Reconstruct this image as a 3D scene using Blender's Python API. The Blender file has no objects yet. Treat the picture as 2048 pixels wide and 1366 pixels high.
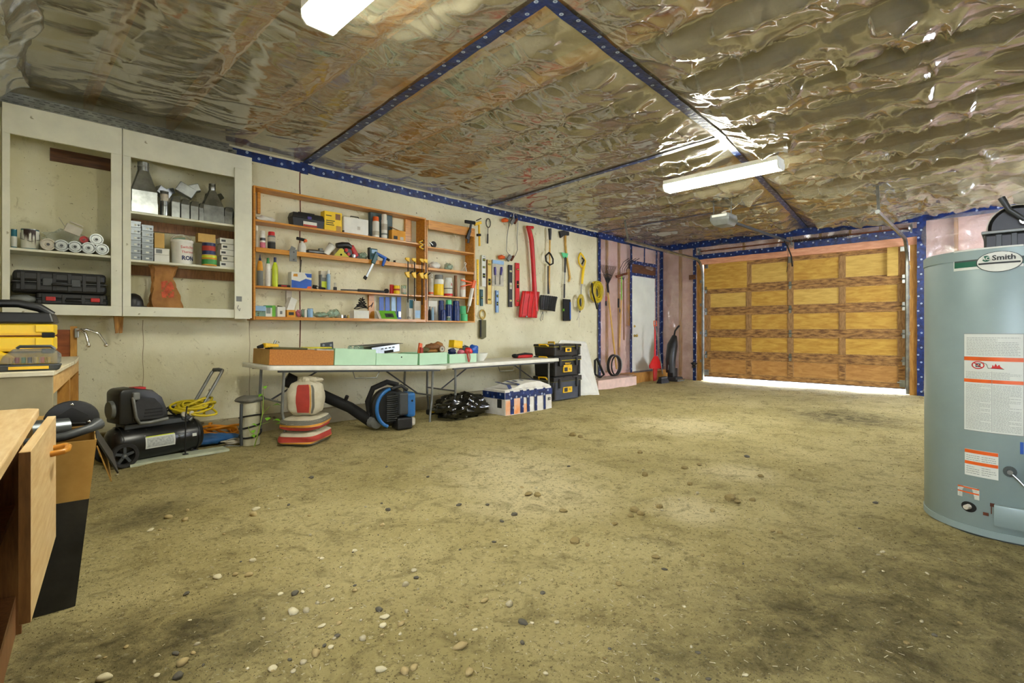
import bpy, bmesh, math, random
import numpy as np
from mathutils import Vector, Matrix

scene = bpy.context.scene
COL = scene.collection
random.seed(7)

# ------------------------------------------------------------------ camera
F_PX, HORIZON, EYE = 1025.0, 662.0, 1.07
YAW = math.atan2(1040.0, 1025.0)          # view direction, seen from the +X axis
cam_d = bpy.data.cameras.new('camera')
cam_d.sensor_width = 36.0
cam_d.lens = F_PX / 2048 * 36.0
cam_d.shift_y = -(683 - HORIZON) / 2048
cam_d.clip_start = 0.05
cam = bpy.data.objects.new('camera', cam_d)
COL.objects.link(cam)
cam.location = (0, 0, EYE)
cam.rotation_euler = (math.pi / 2, 0, YAW - math.pi / 2 - (2 * YAW - math.pi / 2))
scene.camera = cam

# ------------------------------------------------------------------ world, light, exposure
world = bpy.data.worlds.new('world')
scene.world = world
world.use_nodes = True
bg = world.node_tree.nodes['Background']
bg.inputs[0].default_value = (0.80, 0.86, 1.0, 1)     # even overcast sky
bg.inputs[1].default_value = 19.0
LAMP_POWER = 48.0
scene.view_settings.view_transform = 'Standard'
scene.view_settings.look = 'None'
scene.view_settings.exposure = 0.86
scene.view_settings.gamma = 1.0
scene.view_settings.use_curve_mapping = False
scene.cycles.max_bounces = 9
scene.cycles.diffuse_bounces = 6
scene.cycles.glossy_bounces = 4
scene.cycles.transparent_max_bounces = 8
scene.cycles.sample_clamp_indirect = 6.0

# ------------------------------------------------------------------ room sizes and survey helpers
W = 5.80        # left wall (Y)
GX = 10.70      # wall with the overhead door (X)
ZC = 3.00       # ceiling sheet
BX, RY = -1.25, -1.70   # walls behind and to the right of the camera
_a = math.pi / 2 - YAW
FX, FY = math.cos(_a), math.sin(_a)
RX_, RY_ = math.sin(_a), -math.cos(_a)

def _d(u):
    k = (u - 1024) / F_PX
    return FX + k * RX_, FY + k * RY_
def at(u, v, Y):                 # survey point on a plane parallel to the left wall
    dx, dy = _d(u); t = Y / dy
    return dx * t, Y, EYE + (HORIZON - v) / F_PX * t
def wx(u, Y): return at(u, 600, Y)[0]
def wz(u, v, Y): return at(u, v, Y)[2]
def fp(u, v, z=0.0):             # survey point on a level plane
    dx, dy = _d(u); t = (EYE - z) * F_PX / (v - HORIZON)
    return dx * t, dy * t, z
def gp(u, v, X):                 # survey point on a plane parallel to the door wall
    dx, dy = _d(u); t = X / dx
    return X, dy * t, EYE + (HORIZON - v) / F_PX * t
def cp(u, v, z=ZC): return fp(u, v, z)

# ------------------------------------------------------------------ mesh helpers
class MB:
    def __init__(s): s.v = []; s.f = []; s.m = []; s.uv = {}; s.cur = 0; s.T = None
    def add(s, vs, fs):
        o = len(s.v)
        if s.T is not None: vs = [tuple(s.T @ Vector(p)) for p in vs]
        s.v += [tuple(p) for p in vs]
        for f in fs: s.f.append([i + o for i in f]); s.m.append(s.cur)
        return s
    def box(s, x0, x1, y0, y1, z0, z1):
        vs = [(x0,y0,z0),(x1,y0,z0),(x1,y1,z0),(x0,y1,z0),(x0,y0,z1),(x1,y0,z1),(x1,y1,z1),(x0,y1,z1)]
        return s.add(vs, [(0,3,2,1),(4,5,6,7),(0,1,5,4),(1,2,6,5),(2,3,7,6),(3,0,4,7)])
    def obox(s, c, size, rot=(0,0,0)):
        Mx = Matrix.Translation(c) @ Matrix.Rotation(rot[2],4,'Z') @ Matrix.Rotation(rot[1],4,'Y') @ Matrix.Rotation(rot[0],4,'X')
        a, b, d = [k/2 for k in size]
        vs = [tuple(Mx @ Vector(p)) for p in [(-a,-b,-d),(a,-b,-d),(a,b,-d),(-a,b,-d),(-a,-b,d),(a,-b,d),(a,b,d),(-a,b,d)]]
        return s.add(vs, [(0,3,2,1),(4,5,6,7),(0,1,5,4),(1,2,6,5),(2,3,7,6),(3,0,4,7)])
    def taper(s, z0, r0, z1, r1):          # two rectangles (x0,x1,y0,y1)
        vs = [(r0[0],r0[2],z0),(r0[1],r0[2],z0),(r0[1],r0[3],z0),(r0[0],r0[3],z0),
              (r1[0],r1[2],z1),(r1[1],r1[2],z1),(r1[1],r1[3],z1),(r1[0],r1[3],z1)]
        return s.add(vs, [(0,3,2,1),(4,5,6,7),(0,1,5,4),(1,2,6,5),(2,3,7,6),(3,0,4,7)])
    def beam(s, p0, p1, w, t, up=(0,0,1)):
        p0 = Vector(p0); p1 = Vector(p1); d = (p1-p0).normalized()
        u = Vector(up); a = d.cross(u)
        if a.length < 1e-4: a = d.cross(Vector((0,1,0)))
        a.normalize(); b = a.cross(d); a *= w/2; b *= t/2
        vs = [p0-a-b, p0+a-b, p0+a+b, p0-a+b, p1-a-b, p1+a-b, p1+a+b, p1-a+b]
        return s.add(vs, [(0,3,2,1),(4,5,6,7),(0,1,5,4),(1,2,6,5),(2,3,7,6),(3,0,4,7)])
    def tube(s, pts, r, n=8, closed=False, caps=True):
        P = [Vector(p) for p in pts]; N = len(P)
        rs = r if isinstance(r, (list, tuple)) else [r]*N
        vs = []; prev = None
        for i in range(N):
            if closed: d = P[(i+1) % N] - P[i-1]
            else: d = P[min(i+1, N-1)] - P[max(i-1, 0)]
            if d.length < 1e-9: d = Vector((0,0,1))
            d.normalize()
            if prev is None:
                a = d.cross(Vector((0,0,1)))
                if a.length < 1e-3: a = d.cross(Vector((1,0,0)))
            else:
                a = prev - d*prev.dot(d)
                if a.length < 1e-6: a = d.cross(Vector((1,0,0.3)))
            a.normalize(); prev = a; b = d.cross(a)
            for k in range(n):
                t = 2*math.pi*k/n
                vs.append(P[i] + (a*math.cos(t) + b*math.sin(t))*rs[i])
        fs = []
        for i in range(N if closed else N-1):
            j = (i+1) % N
            for k in range(n):
                l = (k+1) % n
                fs.append((i*n+k, i*n+l, j*n+l, j*n+k))
        if caps and not closed:
            fs.append(tuple(range(n-1,-1,-1))); fs.append(tuple((N-1)*n+k for k in range(n)))
        return s.add(vs, fs)
    def cyl(s, p0, p1, r, r1=None, n=14): return s.tube([p0, p1], [r, r if r1 is None else r1], n)
    def lathe(s, prof, n=18, o=(0,0,0), axis='z'):
        vs = []
        for r, z in prof:
            for k in range(n):
                t = 2*math.pi*k/n
                p = (r*math.cos(t), r*math.sin(t), z)
                if axis == 'y': p = (p[0], -p[2], p[1])
                elif axis == 'x': p = (p[2], p[0], p[1])
                vs.append((p[0]+o[0], p[1]+o[1], p[2]+o[2]))
        fs = []; N = len(prof)
        for i in range(N-1):
            for k in range(n):
                l = (k+1) % n
                fs.append((i*n+k, i*n+l, (i+1)*n+l, (i+1)*n+k))
        if prof[0] == prof[-1]: return s.add(vs, fs)
        if prof[0][0] > 1e-5: fs.append(tuple(range(n-1,-1,-1)))
        if prof[-1][0] > 1e-5: fs.append(tuple((N-1)*n+k for k in range(n)))
        return s.add(vs, fs)
    def prism(s, poly, a0, a1, axis='y'):  # polygon in the other two axes, extruded along axis
        n = len(poly)
        def P(p, a):
            if axis == 'y': return (p[0], a, p[1])
            if axis == 'x': return (a, p[0], p[1])
            return (p[0], p[1], a)
        vs = [P(p, a0) for p in poly] + [P(p, a1) for p in poly]
        fs = [tuple(range(n)), tuple(range(2*n-1, n-1, -1))]
        for i in range(n):
            j = (i+1) % n
            fs.append((i, i+n, j+n, j))
        return s.add(vs, fs)
    def sph(s, c, r, nu=14, nv=8, fn=None):
        rx, ry, rz = r if isinstance(r, (tuple, list)) else (r, r, r)
        vs = []; fs = []
        for i in range(nv+1):
            th = math.pi*i/nv
            for k in range(nu):
                ph = 2*math.pi*k/nu
                d = Vector((math.sin(th)*math.cos(ph), math.sin(th)*math.sin(ph), math.cos(th)))
                q = fn(d) if fn else 1.0
                vs.append((c[0]+d.x*rx*q, c[1]+d.y*ry*q, c[2]+d.z*rz*q))
        for i in range(nv):
            for k in range(nu):
                l = (k+1) % nu
                fs.append((i*nu+k, (i+1)*nu+k, (i+1)*nu+l, i*nu+l))
        return s.add(vs, fs)
    def strip(s, pts_a, pts_b, u_len=None):   # quad strip with a UV in metres
        base = len(s.f); n = len(pts_a); L = [0.0]
        for i in range(1, n): L.append(L[-1] + (Vector(pts_a[i])-Vector(pts_a[i-1])).length)
        s.add(list(pts_a)+list(pts_b), [(i, i+1, n+i+1, n+i) for i in range(n-1)])
        for i in range(n-1):
            w = (Vector(pts_b[i])-Vector(pts_a[i])).length
            s.uv[base+i] = [(L[i],0),(L[i+1],0),(L[i+1],w),(L[i],w)]
        return s
    def build(s, name, mats, parent=None, loc=None, smooth=None, bevel=0, solid=0, recalc=True):
        me = bpy.data.meshes.new(name)
        me.from_pydata(s.v, [], s.f)
        if not isinstance(mats, (list, tuple)): mats = [mats]
        for m in mats: me.materials.append(mat(m) if isinstance(m, str) else m)
        if len(mats) > 1: me.polygons.foreach_set('material_index', s.m)
        if s.uv:
            lay = me.uv_layers.new(name='UVMap')
            for fi, uvs in s.uv.items():
                p = me.polygons[fi]
                for k, li in enumerate(p.loop_indices): lay.data[li].uv = uvs[k]
        if recalc:
            bm = bmesh.new(); bm.from_mesh(me)
            bmesh.ops.remove_doubles(bm, verts=bm.verts, dist=1e-6)
            bmesh.ops.recalc_face_normals(bm, faces=bm.faces)
            if bevel:
                ed = [e for e in bm.edges if len(e.link_faces) == 2 and e.calc_face_angle(0) > 0.6]
                try: bmesh.ops.bevel(bm, geom=ed, offset=bevel, segments=2, affect='EDGES', clamp_overlap=True, profile=0.5)
                except Exception: pass
            bm.to_mesh(me); bm.free()
        if smooth is not None:
            me.polygons.foreach_set('use_smooth', [True]*len(me.polygons))
            try: me.set_sharp_from_angle(angle=math.radians(smooth))
            except Exception: pass
        me.update()
        o = bpy.data.objects.new(name, me)
        COL.objects.link(o)
        if parent is not None: o.parent = parent
        if loc is not None: o.location = loc
        if solid:
            md = o.modifiers.new('thickness', 'SOLIDIFY'); md.thickness = solid; md.offset = 0
        return o

def tag(o, label=None, cat=None, group=None, kind=None):
    if label: o['label'] = label
    if cat: o['category'] = cat
    if group: o['group'] = group
    if kind: o['kind'] = kind
    return o
def thing(name, label, cat, loc=(0,0,0), rz=0, group=None, rot=None):
    o = bpy.data.objects.new(name, None); COL.objects.link(o)
    o.empty_display_size = 0.05
    o.location = loc; o.rotation_euler = rot if rot else (0, 0, rz)
    return tag(o, label, cat, group)
def copy_tree(o, parent=None):
    c = o.copy(); COL.objects.link(c); c.parent = parent
    for ch in o.children: copy_tree(ch, c)
    return c
_names = {}
def text_geo(s, size=1.0, bold=0.0):
    """flat lettering: vertices in (x, y) centred on the origin and faces"""
    cu = bpy.data.curves.new('lettering', 'FONT'); cu.body = s; cu.size = size
    cu.align_x = 'CENTER'; cu.align_y = 'CENTER'; cu.resolution_u = 2; cu.offset = bold
    ob = bpy.data.objects.new('lettering_tmp', cu); COL.objects.link(ob)
    me = bpy.data.meshes.new_from_object(ob.evaluated_get(bpy.context.evaluated_depsgraph_get()))
    vs = [tuple(v.co) for v in me.vertices]; fs = [tuple(p.vertices) for p in me.polygons]
    bpy.data.objects.remove(ob); bpy.data.curves.remove(cu); bpy.data.meshes.remove(me)
    return vs, fs
def lettering(parent, s, size, m, org, ex=(1,0,0), ey=(0,0,1), bold=0.0, sx=1.0, name='lettering', fn=None):
    vs, fs = text_geo(s, size, bold)
    O = Vector(org); X = Vector(ex); Y = Vector(ey)
    if fn: pts = [fn(v[0]*sx, v[1]) for v in vs]
    else: pts = [O + X*(v[0]*sx) + Y*v[1] for v in vs]
    return MB().add(pts, fs).build(name, m, parent, recalc=False)

# ------------------------------------------------------------------ numpy value noise
def _hash(ix, iy, seed):
    n = (ix.astype(np.int64)*374761393 + iy.astype(np.int64)*668265263 + seed*982451653) & 0x7fffffff
    n = ((n ^ (n >> 13)) * 1274126177) & 0x7fffffff
    n = n ^ (n >> 16)
    return (n & 0xffff) / 65535.0
def vnoise(x, y, seed=0):
    x = np.asarray(x, float); y = np.asarray(y, float)
    ix = np.floor(x); iy = np.floor(y); fx = x-ix; fy = y-iy
    fx = fx*fx*fx*(fx*(fx*6-15)+10); fy = fy*fy*fy*(fy*(fy*6-15)+10)
    a = _hash(ix, iy, seed); b = _hash(ix+1, iy, seed); c = _hash(ix, iy+1, seed); d = _hash(ix+1, iy+1, seed)
    return (a*(1-fx)+b*fx)*(1-fy) + (c*(1-fx)+d*fx)*fy
def fbm(x, y, seed=0, o=4):
    t = 0; a = 0.5
    for i in range(o):
        t = t + a*vnoise(np.asarray(x)*2**i, np.asarray(y)*2**i, seed+i*17); a *= 0.5
    return t
def ridge(x, y, seed=0): return 1 - np.abs(2*vnoise(x, y, seed)-1)

# ------------------------------------------------------------------ materials
def lin(c):
    return tuple(((k/255)/12.92 if k/255 <= .04045 else ((k/255+.055)/1.055)**2.4) for k in c)
_mats = {}
SPEC = {}     # name -> keyword arguments
def spec(name, rgb, **k): SPEC[name] = dict(rgb=rgb, **k)
def nd(nt, t, **k):
    n = nt.nodes.new(t)
    for a, b in k.items(): setattr(n, a, b)
    return n
def mat(name):
    if name in _mats: return _mats[name]
    k = SPEC[name]; rgb = lin(k['rgb'])
    m = bpy.data.materials.new(name); m.use_nodes = True; nt = m.node_tree
    P = nt.nodes['Principled BSDF']; L = nt.links.new
    P.inputs['Roughness'].default_value = k.get('rough', .5)
    P.inputs['Metallic'].default_value = k.get('metal', 0)
    if 'coat' in k: P.inputs['Coat Weight'].default_value = k['coat']; P.inputs['Coat Roughness'].default_value = k.get('coat_r', .15)
    if 'spec' in k: P.inputs['Specular IOR Level'].default_value = k['spec']
    if 'trans' in k: P.inputs['Transmission Weight'].default_value = k['trans']
    if 'alpha' in k: P.inputs['Alpha'].default_value = k['alpha']
    var = k.get('var', .12)
    c2 = lin(k['rgb2']) if 'rgb2' in k else tuple(min(1, a*(1-2.2*var)) for a in rgb)
    tc = nd(nt, 'ShaderNodeTexCoord')
    mp = nd(nt, 'ShaderNodeMapping'); mp.inputs['Scale'].default_value = k.get('stretch', (1,1,1))
    L(tc.outputs['Object'], mp.inputs['Vector'])
    if var > 0:
        nz = nd(nt, 'ShaderNodeTexNoise'); nz.inputs['Scale'].default_value = k.get('scale', 9); nz.inputs['Detail'].default_value = k.get('detail', 5)
        nz.inputs['Roughness'].default_value = .6; nz.inputs['Distortion'].default_value = k.get('dist', 0)
        L(mp.outputs[0], nz.inputs['Vector'])
        cr = nd(nt, 'ShaderNodeValToRGB'); e = cr.color_ramp.elements
        lo, hi = k.get('ramp', (.35, .68))
        e[0].position = lo; e[0].color = (*c2, 1); e[1].position = hi; e[1].color = (*rgb, 1)
        L(nz.outputs['Fac'], cr.inputs['Fac']); col = cr.outputs['Color']
        if 'spots' in k:     # dirt specks: (scale, threshold, colour)
            ss, th, sc = k['spots']
            n2 = nd(nt, 'ShaderNodeTexNoise'); n2.inputs['Scale'].default_value = ss; n2.inputs['Detail'].default_value = 3
            L(mp.outputs[0], n2.inputs['Vector'])
            mr = nd(nt, 'ShaderNodeMapRange'); mr.inputs[1].default_value = th; mr.inputs[2].default_value = th+.05
            L(n2.outputs['Fac'], mr.inputs[0])
            mx = nd(nt, 'ShaderNodeMix', data_type='RGBA'); L(mr.outputs[0], mx.inputs[0]); L(col, mx.inputs[6]); mx.inputs[7].default_value = (*lin(sc), 1)
            col = mx.outputs[2]
        L(col, P.inputs['Base Color'])
    else: P.inputs['Base Color'].default_value = (*rgb, 1)
    if k.get('bump'):
        nb = nd(nt, 'ShaderNodeTexNoise'); nb.inputs['Scale'].default_value = k.get('bscale', 40); nb.inputs['Detail'].default_value = 4
        L(mp.outputs[0], nb.inputs['Vector'])
        bp = nd(nt, 'ShaderNodeBump'); bp.inputs['Strength'].default_value = k['bump']; bp.inputs['Distance'].default_value = k.get('bdist', .01)
        L(nb.outputs['Fac'], bp.inputs['Height']); L(bp.outputs[0], P.inputs['Normal'])
    if 'emit' in k:
        P.inputs['Emission Color'].default_value = (*lin(k['emit']), 1); P.inputs['Emission Strength'].default_value = k['power']
    _mats[name] = m
    return m

spec('black_plastic', (30,31,32), rough=.42, var=.2, scale=12)
spec('worn_black', (46,46,46), rough=.55, var=.35, scale=7, bump=.1)
spec('matte_black', (20,20,20), rough=.8, var=.2)
spec('rubber', (38,37,35), rough=.75, var=.25, scale=20)
spec('dark_grey', (66,70,72), rough=.45, var=.15)
spec('mid_grey', (120,124,122), rough=.5, var=.12)
spec('grey_metal', (150,152,148), rough=.35, metal=.85, var=.15, scale=6)
spec('galv', (172,177,176), rough=.30, metal=.95, var=.22, scale=7)
spec('chrome', (215,215,215), rough=.15, metal=1, var=0)
spec('steel_paint', (130,132,126), rough=.4, metal=.4, var=.15)
spec('white_plastic', (232,232,222), rough=.45, var=.06)
spec('white_paint', (226,226,205), rough=.6, var=.07, scale=4, spots=(14,.70,(150,145,115)))
spec('paper_white', (225,226,215), rough=.8, var=.06)
spec('yellow', (243,203,10), rough=.4, var=.05)
spec('tool_yellow', (236,190,12), rough=.45, var=.08)
spec('red', (190,28,24), rough=.45, var=.12)
spec('bright_red', (214,30,32), rough=.4, var=.1)
spec('orange', (232,98,24), rough=.45, var=.1)
spec('orange_cord', (235,150,20), rough=.5, var=.1)
spec('yellow_cord', (214,190,22), rough=.5, var=.14)
spec('lime', (205,222,40), rough=.3, var=.1)
spec('green', (60,150,70), rough=.45, var=.15)
spec('mint_cap', (92,205,140), rough=.45, var=.08)
spec('bright_green', (110,185,50), rough=.5, var=.1)
spec('leaf', (136,206,44), rough=.5, var=.2)
spec('stem', (150,180,70), rough=.6, var=.15)
spec('blue', (30,92,190), rough=.4, var=.12)
spec('blower_blue', (36,104,168), rough=.35, var=.08)
spec('navy', (18,38,92), rough=.4, var=.15)
spec('navy_can', (24,52,120), rough=.3, var=.18, scale=30)
spec('teal', (22,84,92), rough=.4, var=.1)
spec('teal_paint', (20,110,128), rough=.5, var=.1)
spec('brown_paint', (58,34,22), rough=.5, var=.2)
spec('tarp_blue', (44,104,170), rough=.55, var=.15)
spec('purple', (70,60,140), rough=.5, var=.15)
spec('light_blue', (150,190,225), rough=.4, var=.08)
spec('wood_shelf', (214,150,50), rgb2=(178,114,30), rough=.42, scale=5, stretch=(1,6,9), detail=6, coat=.15)
spec('wood_pale', (222,184,122), rgb2=(196,150,86), rough=.5, scale=5, stretch=(6,1,6), detail=6)
spec('wood_laminate', (230,204,158), rgb2=(208,172,118), rough=.42, scale=6, stretch=(8,1,8), detail=6)
spec('wood_edge', (150,104,62), rgb2=(112,74,42), rough=.5, scale=8, stretch=(8,8,1))
spec('wood_dark', (104,62,28), rgb2=(70,40,18), rough=.6, scale=6, stretch=(1,6,8))
spec('wood_red', (150,82,36), rgb2=(118,58,24), rough=.5, scale=5, stretch=(1,4,8))
spec('wood_handle', (222,180,88), rgb2=(196,150,62), rough=.45, scale=14)
spec('wood_stud', (190,140,62), rgb2=(150,102,38), rough=.6, scale=6, stretch=(6,6,1))
spec('joist_grey', (170,140,96), rgb2=(146,116,76), rough=.6, scale=6, stretch=(6,1,6))
spec('wood_joist', (222,154,52), rgb2=(196,126,38), rough=.6, scale=6, stretch=(6,1,6))
spec('mdf', (188,124,48), rgb2=(168,104,36), rough=.55, scale=70, detail=2)
spec('bench_paint', (168,158,124), rgb2=(140,130,98), rough=.65, scale=3, spots=(9,.70,(90,80,58)), bump=.15, bscale=30)
spec('bench_top', (226,218,190), rough=.6, var=.1, spots=(12,.66,(150,135,100)))
spec('cardboard', (190,152,82), rgb2=(166,128,62), rough=.8, scale=6)
spec('cardboard_light', (206,168,96), rough=.8, var=.08)
spec('kraft', (168,118,58), rgb2=(136,90,40), rough=.75, scale=8, bump=.3, bscale=14)
spec('mint', (192,226,196), rgb2=(176,212,180), rough=.5, scale=3)
spec('mint_edge', (150,206,160), rough=.5, var=.06)
spec('cement_bag', (206,200,176), rgb2=(184,176,150), rough=.75, scale=9, bump=.25, bscale=16)
spec('bag_grey', (112,110,98), rough=.75, var=.1)
spec('bag_red', (184,62,48), rough=.7, var=.12)
spec('bag_orange', (226,160,52), rough=.7, var=.1)
spec('trash_bag', (14,15,15), rough=.16, var=.2, spec=.8)
spec('old_white', (206,204,182), rgb2=(172,168,140), rough=.7, scale=5, spots=(11,.64,(120,112,82)))
spec('olive', (96,92,42), rough=.5, var=.15)
spec('brass', (196,170,92), rough=.4, metal=.6, var=.1)
spec('clear', (225,235,230), rough=.12, var=0, alpha=.28)
spec('clear_green', (150,190,170), rough=.2, var=.1, alpha=.5)
spec('bone', (206,200,182), rough=.6, var=.15)
spec('heater_blue', (146,164,162), rgb2=(134,152,150), rough=.42, metal=.1, scale=2, spots=(60,.74,(190,196,190)))
spec('heater_dark', (60,70,68), rough=.5, var=.1)
spec('sticker', (212,216,206), rough=.5, var=.04)
spec('ink', (34,38,38), rough=.6, var=0)
spec('ink_soft', (128,136,130), rough=.6, var=0)
spec('ink_red', (196,40,36), rough=.6, var=0)
spec('dark_green', (18,92,70), rough=.4, var=.05)
spec('pink', (224,120,140), rough=.6, var=.15)
spec('pink_foam', (232,200,184), rough=.8, var=.08)
spec('rust', (120,62,32), rough=.8, var=.3)
spec('grout_stone', (186,178,150), rgb2=(150,140,110), rough=.85, scale=30)
spec('stone_dark', (100,96,82), rgb2=(72,68,58), rough=.85, scale=30)
spec('stone_tan', (176,158,112), rgb2=(146,128,84), rough=.9, scale=30)
spec('stone_pale', (208,200,168), rgb2=(178,168,134), rough=.85, scale=30)
spec('clod', (150,134,88), rgb2=(120,104,64), rough=.95, scale=40)
spec('door_panel', (208,168,74), rgb2=(176,130,44), rough=.6, scale=4, stretch=(1,1,5), detail=6, dist=.6)
spec('door_panel_pale', (216,182,96), rgb2=(192,154,70), rough=.6, scale=4, stretch=(1,1,5), detail=6, dist=.6)
spec('door_panel_low', (192,146,80), rgb2=(160,112,56), rough=.65, scale=4, stretch=(1,1,4), detail=6, dist=.8)
spec('door_rail', (176,132,74), rgb2=(104,70,36), rough=.7, scale=5, stretch=(1,1.4,6), detail=8, ramp=(.38,.62))
spec('door_stile', (172,134,84), rgb2=(130,96,56), rough=.7, scale=6, stretch=(1,6,1.5), detail=6)
spec('entry_door', (222,224,210), rough=.55, var=.05, scale=3)
spec('header_wood', (226,168,132), rgb2=(204,140,104), rough=.6, scale=6, stretch=(6,1,6))
spec('stain', (188,186,168), rough=.9, var=.1)
spec('driveway', (205,203,196), rough=.9, var=.08)
spec('teal_grey', (74,96,98), rough=.5, var=.2)
spec('lime_dull', (206,196,44), rough=.5, var=.1)
spec('tool_grey', (70,76,88), rough=.5, var=.12)
spec('box_white', (228,228,222), rgb2=(206,202,190), rough=.8, scale=7)
spec('print_orange', (232,150,84), rgb2=(226,190,160), rough=.8, scale=8)
spec('galv_dark', (120,126,130), rough=.3, metal=.8, var=.15)
spec('black_gloss', (26,27,28), rough=.3, var=.2, scale=5, spots=(25,.68,(80,80,76)))
spec('clear_smoke', (120,126,124), rough=.2, var=.1, alpha=.55)
spec('ink_lines', (190,195,190), rough=.6, var=.2, scale=60)
spec('plank_mint', (196,204,178), rough=.7, var=.15, scale=6)
spec('crumb', (120,108,70), rgb2=(86,76,48), rough=.95, scale=30)

# ================================================================== THE SETTING
def tape_material():
    m = bpy.data.materials.new('sheathing_tape'); m.use_nodes = True; nt = m.node_tree; L = nt.links.new
    P = nt.nodes['Principled BSDF']; P.inputs['Roughness'].default_value = .32
    uv = nd(nt, 'ShaderNodeTexCoord'); sp = nd(nt, 'ShaderNodeSeparateXYZ'); L(uv.outputs['UV'], sp.inputs[0])
    def math_(op, a, b=None):
        n = nd(nt, 'ShaderNodeMath', operation=op)
        for i, x in enumerate((a, b)):
            if x is None: continue
            if isinstance(x, (int, float)): n.inputs[i].default_value = x
            else: L(x, n.inputs[i])
        return n.outputs[0]
    def dots(off, vc):
        a = math_('SUBTRACT', math_('MODULO', math_('ADD', sp.outputs[0], 10+off), .24), .12)
        b = math_('SUBTRACT', sp.outputs[1], vc)
        return math_('SQRT', math_('ADD', math_('MULTIPLY', a, a), math_('MULTIPLY', b, b)))
    d = math_('MINIMUM', dots(0, .018), dots(.12, .058))
    outer = math_('LESS_THAN', d, .014); inner = math_('LESS_THAN', d, .006)
    ring = math_('SUBTRACT', outer, math_('MULTIPLY', inner, .7))
    nz = nd(nt, 'ShaderNodeTexNoise'); nz.inputs['Scale'].default_value = 14; L(uv.outputs['Object'], nz.inputs['Vector'])
    cr = nd(nt, 'ShaderNodeValToRGB'); e = cr.color_ramp.elements
    e[0].color = (*lin((8,22,62)), 1); e[1].color = (*lin((18,52,120)), 1); e[0].position = .3; e[1].position = .75
    L(nz.outputs['Fac'], cr.inputs[0])
    mx = nd(nt, 'ShaderNodeMix', data_type='RGBA'); L(ring, mx.inputs[0]); L(cr.outputs[0], mx.inputs[6]); mx.inputs[7].default_value = (*lin((170,186,205)), 1)
    L(mx.outputs[2], P.inputs['Base Color'])
    bp = nd(nt, 'ShaderNodeBump'); bp.inputs['Strength'].default_value = .5; bp.inputs['Distance'].default_value = .01
    n2 = nd(nt, 'ShaderNodeTexNoise'); n2.inputs['Scale'].default_value = 30; L(uv.outputs['Object'], n2.inputs['Vector'])
    L(n2.outputs['Fac'], bp.inputs['Height']); L(bp.outputs[0], P.inputs['Normal'])
    _mats['tape'] = m
tape_material()

def poly_material(name, haze, gloss_tint, rough):
    """clear polyethylene sheet: a thin glossy film in front of what lies behind it"""
    m = bpy.data.materials.new(name); m.use_nodes = True; nt = m.node_tree; L = nt.links.new
    P = nt.nodes['Principled BSDF']; out = nt.nodes['Material Output']
    P.inputs['Base Color'].default_value = (*lin(gloss_tint), 1); P.inputs['Roughness'].default_value = rough
    P.inputs['Specular IOR Level'].default_value = .12
    tr = nd(nt, 'ShaderNodeBsdfTransparent'); tr.inputs[0].default_value = (.97, .96, .93, 1)
    gl = nd(nt, 'ShaderNodeBsdfGlossy'); gl.inputs['Roughness'].default_value = rough
    fr = nd(nt, 'ShaderNodeFresnel'); fr.inputs[0].default_value = 1.30
    m1 = nd(nt, 'ShaderNodeMixShader'); m1.inputs[0].default_value = haze
    L(tr.outputs[0], m1.inputs[1]); L(P.outputs[0], m1.inputs[2])
    m2 = nd(nt, 'ShaderNodeMixShader'); fa = nd(nt, 'ShaderNodeMath', operation='MULTIPLY_ADD'); L(fr.outputs[0], fa.inputs[0]); fa.inputs[1].default_value = .9; fa.inputs[2].default_value = .06
    fm = nd(nt, 'ShaderNodeMath', operation='MINIMUM'); L(fa.outputs[0], fm.inputs[0]); fm.inputs[1].default_value = .42; L(fm.outputs[0], m2.inputs[0]); L(m1.outputs[0], m2.inputs[1]); L(gl.outputs[0], m2.inputs[2])
    bp = nd(nt, 'ShaderNodeBump'); bp.inputs['Strength'].default_value = .25; bp.inputs['Distance'].default_value = .006
    tc = nd(nt, 'ShaderNodeTexCoord'); mp = nd(nt, 'ShaderNodeMapping'); mp.inputs['Scale'].default_value = (1.2, 5, 3); L(tc.outputs['Object'], mp.inputs[0])
    nz = nd(nt, 'ShaderNodeTexNoise'); nz.inputs['Scale'].default_value = 3.2; nz.inputs['Detail'].default_value = 4; nz.inputs['Distortion'].default_value = 1.1
    L(mp.outputs[0], nz.inputs[0]); L(nz.outputs['Fac'], bp.inputs['Height'])
    for n in (P, gl, fr): L(bp.outputs[0], n.inputs['Normal'])
    L(m2.outputs[0], out.inputs[0])
    _mats[name] = m
poly_material('poly_sheet', .54, (148,142,120), .12)
poly_material('poly_wall', .20, (236,228,228), .16)

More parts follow.
